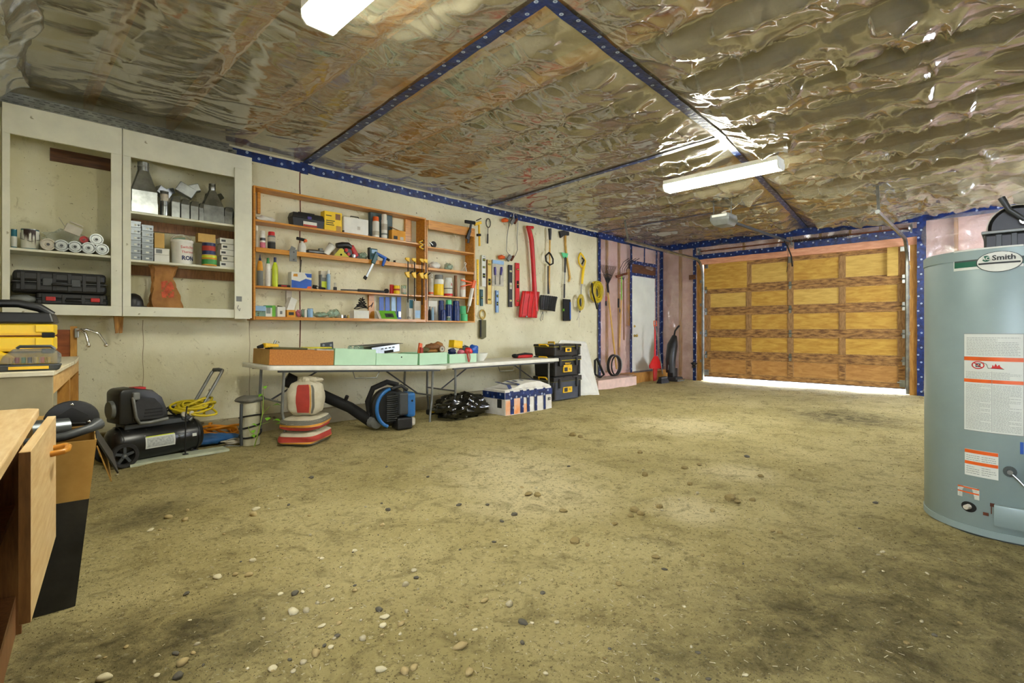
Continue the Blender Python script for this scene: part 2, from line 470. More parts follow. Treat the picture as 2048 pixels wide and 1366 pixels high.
def concrete_material():
    m = bpy.data.materials.new('concrete_wall'); m.use_nodes = True; nt = m.node_tree; L = nt.links.new
    P = nt.nodes['Principled BSDF']; P.inputs['Roughness'].default_value = .85
    tc = nd(nt, 'ShaderNodeTexCoord')
    def noise(s, d=5, r=.6, dist=0):
        n = nd(nt, 'ShaderNodeTexNoise'); n.inputs['Scale'].default_value = s; n.inputs['Detail'].default_value = d; n.inputs['Roughness'].default_value = r; n.inputs['Distortion'].default_value = dist
        L(tc.outputs['Object'], n.inputs[0]); return n.outputs['Fac']
    def ramp(f, p0, c0, p1, c1):
        r = nd(nt, 'ShaderNodeValToRGB'); e = r.color_ramp.elements; e[0].position = p0; e[1].position = p1
        e[0].color = (*lin(c0), 1); e[1].color = (*lin(c1), 1); L(f, r.inputs[0]); return r.outputs[0]
    def mix(f, a, b, t='MIX'):
        x = nd(nt, 'ShaderNodeMix', data_type='RGBA', blend_type=t)
        for i, k in ((0, f), (6, a), (7, b)):
            if isinstance(k, tuple): x.inputs[i].default_value = (*lin(k), 1)
            elif isinstance(k, (int, float)): x.inputs[i].default_value = k
            else: L(k, x.inputs[i])
        return x.outputs[2]
    base = ramp(noise(1.4, 6), .3, (205,199,164), .7, (228,224,194))
    def thr(f, a, b):
        r = nd(nt, 'ShaderNodeMapRange'); r.inputs[1].default_value = a; r.inputs[2].default_value = b; L(f, r.inputs[0]); return r.outputs[0]
    c = mix(thr(noise(9, 5, .7, .6), .60, .72), base, (182,174,138))
    c = mix(thr(noise(26, 4, .7, .4), .665, .70), c, (112,98,70))
    c = mix(thr(noise(60, 2), .70, .73), c, (84,70,50))
    L(c, P.inputs['Base Color'])
    bp = nd(nt, 'ShaderNodeBump'); bp.inputs['Strength'].default_value = .45; bp.inputs['Distance'].default_value = .012
    L(noise(16, 8, .65), bp.inputs['Height']); L(bp.outputs[0], P.inputs['Normal'])
    _mats['concrete_wall'] = m
concrete_material()
spec('insulation_pink', (230,194,182), rgb2=(204,164,150), rough=.95, scale=3.5, detail=7, bump=.8, bscale=9, bdist=.05)
spec('insulation_brown', (164,150,116), rgb2=(126,114,86), rough=.95, scale=2.2, detail=7, bump=.6, bscale=7, bdist=.05)
spec('insulation_daylit', (160,144,134), rgb2=(122,108,102), rough=.95, scale=2.6, detail=7, bump=.6, bscale=7, bdist=.05)  # same insulation, with the rosy daylight of the far bays put into its colour
spec('plain_wall', (188,182,152), rough=.9, var=.08, scale=3)

def dirt_material():
    m = bpy.data.materials.new('dirt'); m.use_nodes = True; nt = m.node_tree; L = nt.links.new
    P = nt.nodes['Principled BSDF']; P.inputs['Roughness'].default_value = .95; P.inputs['Specular IOR Level'].default_value = .15
    tc = nd(nt, 'ShaderNodeTexCoord')
    def noise(s, d=5, r=.6, dist=0, st=None):
        n = nd(nt, 'ShaderNodeTexNoise'); n.inputs['Scale'].default_value = s; n.inputs['Detail'].default_value = d; n.inputs['Roughness'].default_value = r; n.inputs['Distortion'].default_value = dist
        L(tc.outputs['Object'], n.inputs[0]); return n.outputs['Fac']
    def ramp(f, p0, c0, p1, c1):
        r = nd(nt, 'ShaderNodeValToRGB'); e = r.color_ramp.elements; e[0].position = p0; e[1].position = p1
        e[0].color = (*lin(c0), 1); e[1].color = (*lin(c1), 1); L(f, r.inputs[0]); return r.outputs[0]
    def thr(f, a, b):
        r = nd(nt, 'ShaderNodeMapRange'); r.inputs[1].default_value = a; r.inputs[2].default_value = b; L(f, r.inputs[0]); return r.outputs[0]
    def mul(a, b):
        n = nd(nt, 'ShaderNodeMath', operation='MULTIPLY')
        for i, k in enumerate((a, b)):
            if isinstance(k, (int, float)): n.inputs[i].default_value = k
            else: L(k, n.inputs[i])
        return n.outputs[0]
    def mix(f, a, b):
        x = nd(nt, 'ShaderNodeMix', data_type='RGBA')
        for i, k in ((0, f), (6, a), (7, b)):
            if isinstance(k, tuple): x.inputs[i].default_value = (*lin(k), 1)
            elif isinstance(k, (int, float)): x.inputs[i].default_value = k
            else: L(k, x.inputs[i])
        return x.outputs[2]
    def patch(cx, cy, r0, r1, wob=.35):       # stain or spill with a shape of its own
        v = nd(nt, 'ShaderNodeVectorMath', operation='DISTANCE'); v.inputs[1].default_value = (cx, cy, 0)
        L(tc.outputs['Object'], v.inputs[0])
        a = nd(nt, 'ShaderNodeMath', operation='MULTIPLY_ADD'); L(noise(2.2, 5, .7), a.inputs[0]); a.inputs[1].default_value = wob*2; L(v.outputs['Value'], a.inputs[2])
        s = nd(nt, 'ShaderNodeMath', operation='SUBTRACT'); L(a.outputs[0], s.inputs[0]); s.inputs[1].default_value = wob
        r = nd(nt, 'ShaderNodeMapRange'); r.interpolation_type = 'SMOOTHSTEP'
        r.inputs[1].default_value = r1; r.inputs[2].default_value = r0; L(s.outputs[0], r.inputs[0]); return r.outputs[0]
    c = ramp(noise(1.1, 7, .62, .4), .30, (174,160,106), .70, (208,194,140))
    for cx, cy, r0, r1, w in PALE: c = mix(mul(patch(cx, cy, r0, r1, w), .8), c, (228,214,168))
    c = mix(mul(thr(noise(5, 7, .72, .8), .50, .66), .6), c, (118,106,68))
    c = mix(mul(thr(noise(34, 4, .7), .54, .64), .55), c, (108,98,64))
    c = mix(mul(thr(noise(70, 2, .6), .64, .69), .7), c, (88,78,54))
    c = mix(mul(thr(noise(52, 2, .6), .66, .70), .7), c, (222,214,176))
    for cx, cy, r0, r1, w, k in DARK: c = mix(mul(mul(patch(cx, cy, r0, r1, w), thr(noise(6, 7, .75, .6), .30, .62)), k), c, (70,64,44))
    L(c, P.inputs['Base Color'])
    bp = nd(nt, 'ShaderNodeBump'); bp.inputs['Strength'].default_value = 1.0; bp.inputs['Distance'].default_value = .035
    L(noise(22, 8, .72, .3), bp.inputs['Height'])
    b2 = nd(nt, 'ShaderNodeBump'); b2.inputs['Strength'].default_value = .6; b2.inputs['Distance'].default_value = .006
    L(noise(90, 4, .7), b2.inputs['Height']); L(bp.outputs[0], b2.inputs['Normal'])
    L(b2.outputs[0], P.inputs['Normal'])
    _mats['dirt'] = m
def _f(u, v): p = fp(u, v); return p[0], p[1]
PALE = [(*_f(1060,985), .15, .75, .3), (*_f(1350,850), .05, .9, .5), (*_f(1470,945), .05, .4, .2), (*_f(1385,1020), .05, .35, .2), (*_f(1010,930), .1, .9, .5)]
DARK = [(*_f(1690,835), .2, .9, .35, .9), (*_f(430,1270), .05, .45, .25, .8), (*_f(150,1330), .05, .5, .25, .8), (*_f(1900,1230), .2, .9, .4, .75), (*_f(1600,1280), .05, .6, .35, .7), (*_f(330,1010), .05, .3, .2, .5), (*_f(260,1040), .05, .3, .2, .6), (*_f(1350,1330), .05, .3, .2, .5), (*_f(1950,1100), .1, .6, .3, .6)]
dirt_material()

# ---- floor: uneven packed dirt
def floor_z(x, y):
    return (fbm(np.asarray(x)*.55, np.asarray(y)*.55, 3, 3)-.44)*.035 + (fbm(np.asarray(x)*3.1, np.asarray(y)*3.1, 9, 4)-.47)*.03 + (ridge(np.asarray(x)*5, np.asarray(y)*5, 13)*fbm(np.asarray(x)*9, np.asarray(y)*9, 15, 3)-.25)*.012
def fz(x, y): return float(floor_z(np.array([x]), np.array([y]))[0])
def grid_mesh(name, xs, ys, zfun, m, parent=None, smooth=True):
    X, Y = np.meshgrid(xs, ys); Z = zfun(X, Y); ny, nx = X.shape
    me = bpy.data.meshes.new(name)
    vs = np.stack([X.ravel(), Y.ravel(), Z.ravel()], 1)
    i = np.arange(nx-1)[None, :] + np.arange(ny-1)[:, None]*nx
    fs = np.stack([i, i+1, i+nx+1, i+nx], 2).reshape(-1, 4)
    me.vertices.add(len(vs)); me.vertices.foreach_set('co', vs.ravel())
    me.loops.add(fs.size); me.loops.foreach_set('vertex_index', fs.ravel().astype(np.int32))
    me.polygons.add(len(fs)); me.polygons.foreach_set('loop_start', np.arange(0, fs.size, 4, dtype=np.int32))
    me.polygons.foreach_set('use_smooth', np.ones(len(fs), dtype=bool))
    me.update(calc_edges=True); me.validate()
    me.materials.append(mat(m) if m in SPEC else _mats[m])
    o = bpy.data.objects.new(name, me); COL.objects.link(o); o.parent = parent
    return o
flo = grid_mesh('floor', np.concatenate([np.linspace(BX, 5.5, 340, endpoint=False), np.linspace(5.5, GX+.12, 160)]), np.concatenate([np.linspace(RY, 0, 50, endpoint=False), np.linspace(0, W, 290)]), floor_z, 'dirt')
tag(flo, 'packed uneven dirt floor with pebbles and pale dusty patches', None, None, 'structure')
drv = MB().box(GX+.121, GX+4.5, -2.5, 9, -.3, -.02).build('driveway', 'driveway')
tag(drv, 'pale driveway outside the overhead door', None, None, 'structure')

# ---- left wall: concrete, then an insulated stud bay by the entry door
XS = 8.27       # end of the concrete
MB().box(BX-.15, XS, W, W+.22, -.1, ZC+.15).build('wall_left', 'concrete_wall')
wl = bpy.data.objects['wall_left']; tag(wl, 'pale stained concrete wall with vertical form joints', None, None, 'structure')
for u, v0, v1, ww in ((600, 340, 700, .007), (286, 640, 840, .003), (499, 640, 830, .003)):
    x = wx(u, W)
    pts = [(x + .004*math.sin(1.7*k+u) + (.06*(k-6)/6 if (u == 600 and k > 6) else 0)*0, W-.0015, wz(u, v0, W) + (wz(u, v1, W)-wz(u, v0, W))*k/12) for k in range(13)]
    MB().strip([(p[0]-ww, p[1], p[2]) for p in pts], [(p[0]+ww, p[1], p[2]) for p in pts]).build('wall_joint', 'rust' if u == 600 else 'bench_paint', wl, recalc=False)
# wandering crack behind the shelf unit
cr = [(602,520),(600,545),(607,560),(616,568),(624,585)]
cpts = [at(u, v, W) for u, v in cr]
MB().strip([(p[0]-.009, W-.002, p[2]) for p in cpts], [(p[0]+.009, W-.002, p[2]+.004) for p in cpts]).build('wall_crack', 'stone_dark', wl, recalc=False)
# low ledge at the foot of the concrete
MB().box(.45, XS, W-.07, W, -.1, .17).build('wall_footing', 'bench_paint', wl, bevel=.01)

stud = MB().box(XS, GX+.2, W+.05, W+.22, -.1, ZC+.15).build('wall_left_framed', 'insulation_pink')
tag(stud, 'stud wall with pink insulation under clear plastic', None, None, 'structure')
for u in (1216, 1240):
    x = wx(u, W); MB().box(x-.02, x+.02, W+.005, W+.06, .25, ZC).build('stud', 'wood_stud', stud)
def wrinkled(name, parent, P0, EU, EV, nu, nv, N, amp, seed, m='poly_wall', edge=.12, fu=1.0, fv=1.0):
    """sheet from P0 along EU and EV, billowing along N"""
    P0, EU, EV, N = Vector(P0), Vector(EU), Vector(EV), Vector(N).normalized()
    lu, lv = EU.length, EV.length
    U, V = np.meshgrid(np.linspace(0, 1, nu), np.linspace(0, 1, nv))
    a = U*lu; b = V*lv
    wrp = fbm(a*1.7*fu, b*1.7*fv, seed, 3)*1.4
    h = ridge(a*3.2*fu+wrp, b*1.1*fv-wrp, seed+3)**2*.55 + ridge(a*1.6*fu-wrp, b*4.0*fv+wrp*1.5, seed+5)**3*.35 + fbm(a*7*fu, b*5*fv, seed+8, 3)*.25
    damp = np.minimum(1, np.minimum.reduce([U*lu, (1-U)*lu, V*lv, (1-V)*lv])/edge + .02)
    h = h*amp*damp
    pts = [P0 + EU*u + EV*v + N*hh for u, v, hh in zip(U.ravel(), V.ravel(), h.ravel())]
    fs = [(j*nu+i, j*nu+i+1, (j+1)*nu+i+1, (j+1)*nu+i) for j in range(nv-1) for i in range(nu-1)]
    return MB().add(pts, fs).build(name, m, parent, smooth=80, recalc=False)
xd0, xd1 = 9.44, 10.43          # entry door
zd0, zd1 = .215, 2.27
wrinkled('plastic_sheet', stud, (XS, W-.005, .25), (xd0-XS, 0, 0), (0, 0, ZC-.25), 60, 120, (0,-1,0), .05, 31)
wrinkled('plastic_sheet', stud, (xd0, W-.005, zd1+.05), (GX-xd0, 0, 0), (0, 0, ZC-zd1-.05), 50, 30, (0,-1,0), .04, 37)
wrinkled('plastic_sheet', stud, (xd1, W-.005, .0), (GX-xd1, 0, 0), (0, 0, zd1+.05), 16, 90, (0,-1,0), .03, 41)
# foundation kerb below the stud wall
kerb = MB().box(7.7, 9.02, W-.40, W+.04, -.1, .17).build('kerb', 'pink_foam', stud, bevel=.01)
wrinkled('plastic_sheet', stud, (7.7, W-.41, .173), (1.32, 0, 0), (0, .40, 0), 70, 24, (0,0,1), .05, 43, edge=.05)
MB().box(9.025, GX, W-.22, W+.04, -.1, .20).build('door_sill', 'wood_stud', stud, bevel=.008)
# entry door
ed = MB().box(xd0+.02, xd1-.02, W-.03, W+.03, zd0, zd1-.03).build('door_1', 'entry_door', bevel=.004)
tag(ed, 'plain white entry door framed with blue tape', None, None, 'structure')
MB().lathe([(.028,0),(.028,.012),(.012,.014),(.012,.04),(.026,.05),(.03,.065),(.02,.08),(0,.082)], 14, (xd0+.1, W-.03, .97), 'y').build('door_knob', 'brass', ed, smooth=40)
MB().lathe([(.026,0),(.026,.014),(.0,.016)], 12, (xd0+.1, W-.03, 1.17), 'y').build('deadbolt', 'brass', ed, smooth=40)
MB().box(xd0+.075, xd0+.125, W-.055, W-.046, 1.163, 1.177).build('deadbolt_turn', 'brass', ed)
hb = MB().box(xd0-.02, xd1+.02, W-.03, W+.04, zd1+.02, zd1+.22).build('door_header', 'wood_dark', ed)
MB().box(xd0-.10, xd0-.02, W-.035, W+.04, 1.18, zd1+.1).build('door_jamb', 'wood_stud', ed)
hp = MB()
for z in (.5, 1.2, 1.95): hp.cyl((xd1-.025, W-.035, z), (xd1-.025, W-.035, z+.09), .008, n=8)
hp.build('hinge', 'grey_metal', ed)

# ---- wall with the overhead door
OY0, OY1, OZ = 1.27, 4.82, 2.50      # opening
wf = MB().box(GX+.06, GX+.2, OY1+.02, W+.2, -.1, ZC+.15).box(GX+.06, GX+.2, RY-.2, OY0-.02, -.1, ZC+.15).box(GX+.06, GX+.2, OY0-.03, OY1+.03, OZ, ZC+.15).build('wall_front', 'insulation_pink')
tag(wf, 'insulated stud wall around the overhead door', None, None, 'structure')
for y in (gp(1360, 600, GX)[1], gp(1912, 450, GX)[1], .2, -.4, -1.0):
    MB().box(GX-.01, GX+.07, y-.025, y+.025, 0, ZC).build('stud', 'wood_stud', wf)
MB().box(GX-.02, GX+.2, OY0-.1, OY1+.12, OZ-.01, OZ+.16).build('header_beam', 'header_wood', wf, bevel=.004)
for y in (OY0-.05, OY1+.05): MB().box(GX-.02, GX+.2, y-.05, y+.05, -.1, OZ).build('door_post', 'wood_stud', wf)
# short studs over the header
for u in (1487, 1640, 1700, 1760):
    y = gp(u, 470, GX)[1]; MB().box(GX+.0, GX+.07, y-.02, y+.02, OZ+.16, ZC).build('cripple_stud', 'wood_stud', wf)
wrinkled('plastic_sheet', wf, (GX-.012, W, 0), (0, OY1+.1-W, 0), (0, 0, ZC), 40, 120, (-1,0,0), .07, 51)
wrinkled('plastic_sheet', wf, (GX-.012, OY1+.1, OZ+.12), (0, OY0-OY1-.2, 0), (0, 0, ZC-OZ-.12), 140, 30, (-1,0,0), .06, 57)
wrinkled('plastic_sheet', wf, (GX-.012, OY0-.1, 0), (0, RY-OY0+.1, 0), (0, 0, ZC), 90, 120, (-1,0,0), .11, 61, fu=.7, fv=.7)
# walls outside the picture, with the window that lets in the cool light
wr = MB()
wx0, wx1, wz0, wz1 = 7.7, 9.9, 1.0, 2.45
for a in ((BX-.2, wx0, 0-.1, ZC+.15), (wx1, GX+.2, -.1, ZC+.15), (wx0, wx1, -.1, wz0), (wx0, wx1, wz1, ZC+.15)): wr.box(a[0], a[1], RY-.2, RY, a[2], a[3])
tag(wr.build('wall_right', 'plain_wall'), 'plain wall with a window beside the camera', None, None, 'structure')
wn = MB().box(wx0, wx1, RY-.12, RY-.06, wz0, wz0+.06).box(wx0, wx1, RY-.12, RY-.06, wz1-.06, wz1).box(wx0, wx0+.06, RY-.12, RY-.06, wz0, wz1).box(wx1-.06, wx1, RY-.12, RY-.06, wz0, wz1).box((wx0+wx1)/2-.03, (wx0+wx1)/2+.03, RY-.12, RY-.06, wz0, wz1).build('window_1', 'white_paint')
tag(wn, 'white framed side window', None, None, 'structure')
wb = MB()
by0, by1 = -1.3, .1
for a in ((RY-.2, by0, -.1, ZC+.15), (by1, W+.2, -.1, ZC+.15), (by0, by1, -.1, 1.0), (by0, by1, 2.2, ZC+.15)): wb.box(BX-.2, BX, a[0], a[1], a[2], a[3])
tag(wb.build('wall_back', 'plain_wall'), 'plain wall behind the camera', None, None, 'structure')
w2 = MB().box(BX-.12, BX-.06, by0, by1, 1.0, 1.06).box(BX-.12, BX-.06, by0, by1, 2.14, 2.2).box(BX-.12, BX-.06, by0, by0+.06, 1.0, 2.2).box(BX-.12, BX-.06, by1-.06, by1, 1.0, 2.2).build('window_2', 'white_paint')
tag(w2, 'white framed rear window', None, None, 'structure')

# ---- ceiling: insulation, joists and the taped plastic sheet below
ce = MB().box(BX-.2, 5.2, RY-.2, W+.2, ZC+.13, ZC+.3).build('ceiling', 'insulation_brown')
tag(ce, 'ceiling insulation seen through plastic', None, None, 'structure')
MB().box(5.2, GX+.2, RY-.2, W+.2, ZC+.13, ZC+.3).build('insulation_batt', 'insulation_daylit', ce)  # far bays, daylight tint painted into the insulation colour
JX = []
x = 2.42 - .61*6
while x < GX:
    JX.append(x); x += .61
for x in JX: MB().box(x-.03, x+.03, RY, W, ZC+.002, ZC+.14).build('joist', 'wood_joist' if x < 3.2 else 'joist_grey', ce)
# seams of the sheet (world points read off the survey)
tl = [((2.52, W-.02), (2.24, 1.9)), ((5.36, W-.02), (5.06, 2.06)), ((8.30, W-.02), (8.15, 2.5)), ((8.15, 2.5), (8.0, -1.2)), ((2.10, 1.93), (5.1, 2.09)), ((5.1, 2.09), (GX-.02, 2.80))]
SEAMS = tl
def seam_dist(X, Y):
    D = np.full(X.shape, 9.0)
    for (ax, ay), (bx, by_) in SEAMS:
        dx, dy = bx-ax, by_-ay; L2 = dx*dx+dy*dy
        t = np.clip(((X-ax)*dx+(Y-ay)*dy)/L2, 0, 1)
        D = np.minimum(D, np.hypot(X-ax-t*dx, Y-ay-t*dy))
    return D
def ceil_z(X, Y):
    ph = np.mod(X-JX[0], .61)/.61
    bay = np.floor((X-JX[0])/.61)
    belly = np.sin(np.pi*ph)
    right = np.clip((4.6-Y)/3.2, 0, 1)*np.clip((X-1.2)/2.0, 0, 1)          # looser towards the door and the right
    far = np.clip((X-5)/3, 0, 1)
    loose = .35 + 1.0*right + .25*far
    wrp = fbm(X*1.3, Y*1.3, 71, 3)
    # shallow belly between joists, uneven along the joist
    h = belly*(.012 + .06*fbm(bay*3.7+.5, Y*1.2, 73, 3)*loose)
    w2 = wrp*2.2
    # long shallow streaks running across the joists
    g2 = ridge(X*.9+w2, Y*5.0+X*1.2-w2*1.2, 79)**3
    h = h + g2*.014*(.8+.5*loose)
    h = h + (fbm(X*5, Y*7, 89, 3)-.45)*.004
    # star-shaped puckers pulled tight around the staples on each joist
    xs, ys = X[0], Y[:, 0]; rd = random.Random(5)
    for jx in JX:
        y = RY+.2
        while y < W-.1:
            y += rd.uniform(.22, .5); sx, sy = jx+rd.uniform(-.03, .03), y
            k = rd.uniform(2.2, 4.2); ph0 = rd.uniform(0, 6.28); R = rd.uniform(.16, .34); A = rd.uniform(.5, 1.3)
            i0, i1 = np.searchsorted(xs, (sx-.55, sx+.55)); j0, j1 = np.searchsorted(ys, (sy-.5, sy+.5))
            if i1-i0 < 2 or j1-j0 < 2: continue
            dx = X[j0:j1, i0:i1]-sx; dy_ = (Y[j0:j1, i0:i1]-sy)*1.15; r = np.hypot(dx, dy_); th = np.arctan2(dy_, dx)
            cre = (1-np.abs(np.sin(k*th/2+ph0+.5*np.sin(2*th+ph0)+r*1.5)))**2.2
            h[j0:j1, i0:i1] += A*.095*cre*np.exp(-r/R)*(r/(r+.09))*loose[j0:j1, i0:i1]
    am = right+.35*far+.12
    h = h + ridge(X*3.2+w2, Y*2.3-w2, 101)**9*.022*am + ridge(X*1.4-w2*1.5, Y*3.6+X*2+w2, 103)**9*.022*am + ridge(X*2.6+Y*2.2+w2, Y*1.2-w2, 107)**9*.016*am
    # drooping swags between staples
    sc = np.exp(-((ph-.22)/.13)**2)*ridge(bay*7.1, Y*1.5+w2*.7, 87)**2
    h = h + sc*.10*(right*1.1+far*.4)
    d = seam_dist(X, Y)
    k = np.clip((d-.05)/.22, 0, 1)
    e = np.clip(np.minimum.reduce([W-Y, GX-X])/.3, .02, 1)
    return ZC - .002 - np.maximum(h, 0)*k*e
nxs = np.concatenate([np.arange(BX, .3, .05), np.arange(.3, GX+.0001, .021)]); nys = np.concatenate([np.arange(RY, .1, .08), np.arange(.1, W+.001, .021)])
sheet = grid_mesh('plastic_sheet', nxs, nys, ceil_z, 'poly_sheet', ce)
def tape(parent, pts, w=.075, n=(0,0,-1), name='tape_strip', seed=0):
    """blue sheathing tape along pts, width w, facing n"""
    rnd = random.Random(seed); N = Vector(n); A = []; B = []
    P = [Vector(p) for p in pts]; out = []
    for i in range(len(P)-1):
        k = max(2, int((P[i+1]-P[i]).length/.12))
        out += [P[i].lerp(P[i+1], j/k) for j in range(k)]
    out.append(P[-1])
    for i, p in enumerate(out):
        d = (out[min(i+1, len(out)-1)]-out[max(i-1, 0)]).normalized(); s = d.cross(N).normalized()*w/2
        j = N*rnd.uniform(0, .003) + s.normalized()*rnd.uniform(-.004, .004)
        A.append(p-s+j); B.append(p+s+j)
    return MB().strip(A, B).build(name, 'tape', parent, smooth=60, recalc=False)
for i, (a, b) in enumerate(tl):
    w_ = (.085, .07, .05, .04, .085, .07)[i]
    tape(ce, [(a[0], a[1], ZC-.012), (b[0], b[1], ZC-.012)], w_, seed=i)
zt = ZC-.075
tape(wl, [(wx(452, W), W-.006, zt), (XS, W-.006, zt)], .10, (0,-1,0), seed=11)
tape(wl, [(2.50, W-.008, ZC-.01), (2.50, W-.008, ZC-.14)], .09, (0,-1,0), seed=12)
tape(stud, [(XS, W-.03, zt), (GX, W-.03, zt)], .12, (0,-1,0), seed=13)
tape(stud, [(XS, W-.03, .2), (XS+.0, W-.03, ZC-.02)], .09, (0,-1,0), seed=14)
for x, z0, z1, w_ in ((xd0-.05, .2, ZC, .08), (xd1+.02, .2, ZC, .07), (9.93, zd1+.2, ZC, .05), (GX-.04, .1, ZC, .09)):
    tape(stud, [(x, W-.045, z0), (x, W-.045, z1)], w_, (0,-1,0), seed=int(x*10))
for z, w_ in ((zd1+.25, .07), (zd1, .06)): tape(stud, [(xd0-.05, W-.046, z), (xd1+.04, W-.046, z)], w_, (0,-1,0), seed=int(z*30))
tape(stud, [(xd0, W-.08, .206), (xd1, W-.08, .206)], .05, (0,-.3,1), seed=19)
tape(wf, [(GX-.05, W, zt), (GX-.05, RY, zt)], .13, (-1,0,0), seed=21)
tape(wf, [(GX-.05, OY1+.16, OZ+.15), (GX-.05, gp(1570, 500, GX)[1], OZ+.15)], .10, (-1,0,0), seed=22)
tape(wf, [(GX-.05, gp(1590, 500, GX)[1], OZ+.19), (GX-.05, OY0-.1, OZ+.19)], .14, (-1,0,0), seed=23)
for y, z0, z1, w_ in ((W-.06, 0, ZC, .09), (OY1+.14, .0, ZC-.02, .07), (OY0-.16, 0, ZC-.02, .12), (gp(1570,480,GX)[1], OZ+.1, ZC-.05, .08)):
    tape(wf, [(GX-.055, y, z0), (GX-.055, y, z1)], w_, (-1,0,0), seed=int(y*10)+5)
# loose plastic hanging in the corner above the cabinets
wrinkled('plastic_sheet', ce, (.17, 2.2, ZC-.012), (.0, 3.1, 0), (-.24, 0, -.27), 110, 24, (1,0,-.4), .11, 97, 'poly_sheet', edge=.05)

# ---- overhead door (five sections of four panels) with its tracks and hardware
DX = GX+.03
door = thing('door_2', 'wooden overhead garage door with five rows of plywood panels', None, (DX, (OY0+OY1)/2, 0))
del door['label']; tag(door, 'weathered wooden overhead garage door of five panelled sections', None, None, 'structure')
DW = OY1-OY0-.06; y_off = (OY0+OY1)/2
def dy(u): return gp(u, 600, DX)[1]-y_off
zrows = [.105, .565, 1.02, 1.485, 1.945, 2.495]
cols = [DW/2, dy(1497), dy(1580.5), dy(1684), -DW/2]      # y centres of the stiles
SW = .085
for r in range(5):
    z0, z1 = zrows[r]+.0006, zrows[r+1]-.0006
    sec = MB().box(.0, .035, -DW/2, DW/2, z0, z0+.075).box(.0, .035, -DW/2, DW/2, z1-.075, z1).build('section_rail', 'door_rail', door, bevel=.003)
    for c, yc in enumerate(cols):
        w_ = SW if 0 < c < 4 else SW*1.5
        ya = yc - w_/2 if 0 < c < 4 else (yc-w_ if c == 0 else yc)
        MB().box(.001, .034, ya, ya+w_, z0+.075, z1-.075).build('section_stile', 'door_stile' if r else 'door_rail', door, bevel=.003)
    for c in range(4):
        ya, yb = cols[c+1], cols[c]
        pm = 'door_panel_low' if r == 0 else ('door_panel_pale' if (r >= 3 and (c+r) % 2) else 'door_panel')
        MB().taper(0, (z0+.07, z1-.07, ya+.03, yb-.03), 1, (z0+.07, z1-.07, ya+.03, yb-.03))
        MB().box(.016, .026, ya+.03, yb-.03, z0+.07, z1-.07).build('door_panel', pm, door)
        # stop moulding around each panel
        b = MB(); ya2, yb2 = ya+(SW/2 if c < 3 else SW*1.5), yb-(SW/2 if c else SW*1.5)
        for s in ((ya2, yb2, z0+.075, z0+.087), (ya2, yb2, z1-.087, z1-.075), (ya2, ya2+.012, z0+.075, z1-.075), (yb2-.012, yb2, z0+.075, z1-.075)): b.box(.006, .018, *s)
        b.build('panel_moulding', 'door_stile', door)
MB().box(-.012, .0, cols[1]+.03, DW/2-.02, zrows[4]+.01, zrows[5]-.0).build('plywood_patch', 'door_panel', door)
MB().box(-.03, -.001, dy(1797), dy(1775), zrows[4]+.06, zrows[5]+.06).build('repair_board', 'door_panel_pale', door)
hinge_mb = MB()
hinge_mb.box(-.012, 0, -.022, .022, .01, .07).box(-.012, 0, -.022, .022, -.07, -.01).cyl((-.016, -.035, 0), (-.016, .035, 0), .012, n=8)
for r in range(1, 5): MB().box(.034, .04, -DW/2, DW/2, zrows[r]-.03, zrows[r]+.03).build('weather_lap', 'door_rail', door)
h0 = hinge_mb.build('hinge', 'galv', door); first = True
for r in range(1, 5):
    for yc in (cols[0]-.05, cols[2], cols[4]+.05):
        h = h0 if first else h0.copy()
        if not first: COL.objects.link(h); h.parent = door
        h.location = (0, yc, zrows[r]); first = False
for yc in (cols[0]-.06, cols[4]+.06):
    MB().box(-.015, 0, yc-.05, yc+.05, zrows[0]+.02, zrows[0]+.14).cyl((-.03, yc, zrows[0]+.1), (-.03, yc+.08, zrows[0]+.1), .012, n=8).build('corner_bracket', 'galv', door, bevel=.003)
    MB().box(-.02, 0, yc-.04, yc+.04, zrows[5]-.09, zrows[5]-.01).build('top_bracket', 'galv', door, bevel=.003)
MB().box(-.02, 0, cols[2]-.03, cols[2]+.03, zrows[5]-.12, zrows[5]).build('operator_bracket', 'galv', door, bevel=.004)
MB().box(-.004, .036, -DW/2, DW/2, zrows[0]-.012, zrows[0]).build('bottom_seal', 'rubber', door)
# tracks: vertical, curved, then horizontal under the ceiling
for yt, nm in ((OY1-.03-y_off, 1), (OY0+.03-y_off, -1)):
    pts = [(-.05, yt, .02), (-.05, yt, 2.22)]
    R = .36
    for k in range(1, 9):
        a = k/8*math.pi/2
        pts.append((-.05-R+R*math.cos(a), yt, 2.22+R*math.sin(a)))
    pts.append((-3.1 if nm > 0 else -2.6, yt, 2.63))
    MB().tube(pts, .03, 6).build('door_track', 'galv', door, smooth=50)
    for z in (.4, 1.0, 1.6, 2.1): MB().box(-.06, .03, yt+nm*.02-.012, yt+nm*.05+.012, z, z+.06).build('track_bracket', 'galv', door)
    xe = -3.0 if nm > 0 else -2.5
    MB().beam((xe, yt, 2.60), (xe-.12, yt+.0, ZC-.03), .035, .006, (1,0,0)).beam((xe-.12, yt-.05, ZC-.03), (xe-.12, yt+.05, ZC-.03), .04, .01).build('track_hanger', 'steel_paint', door)
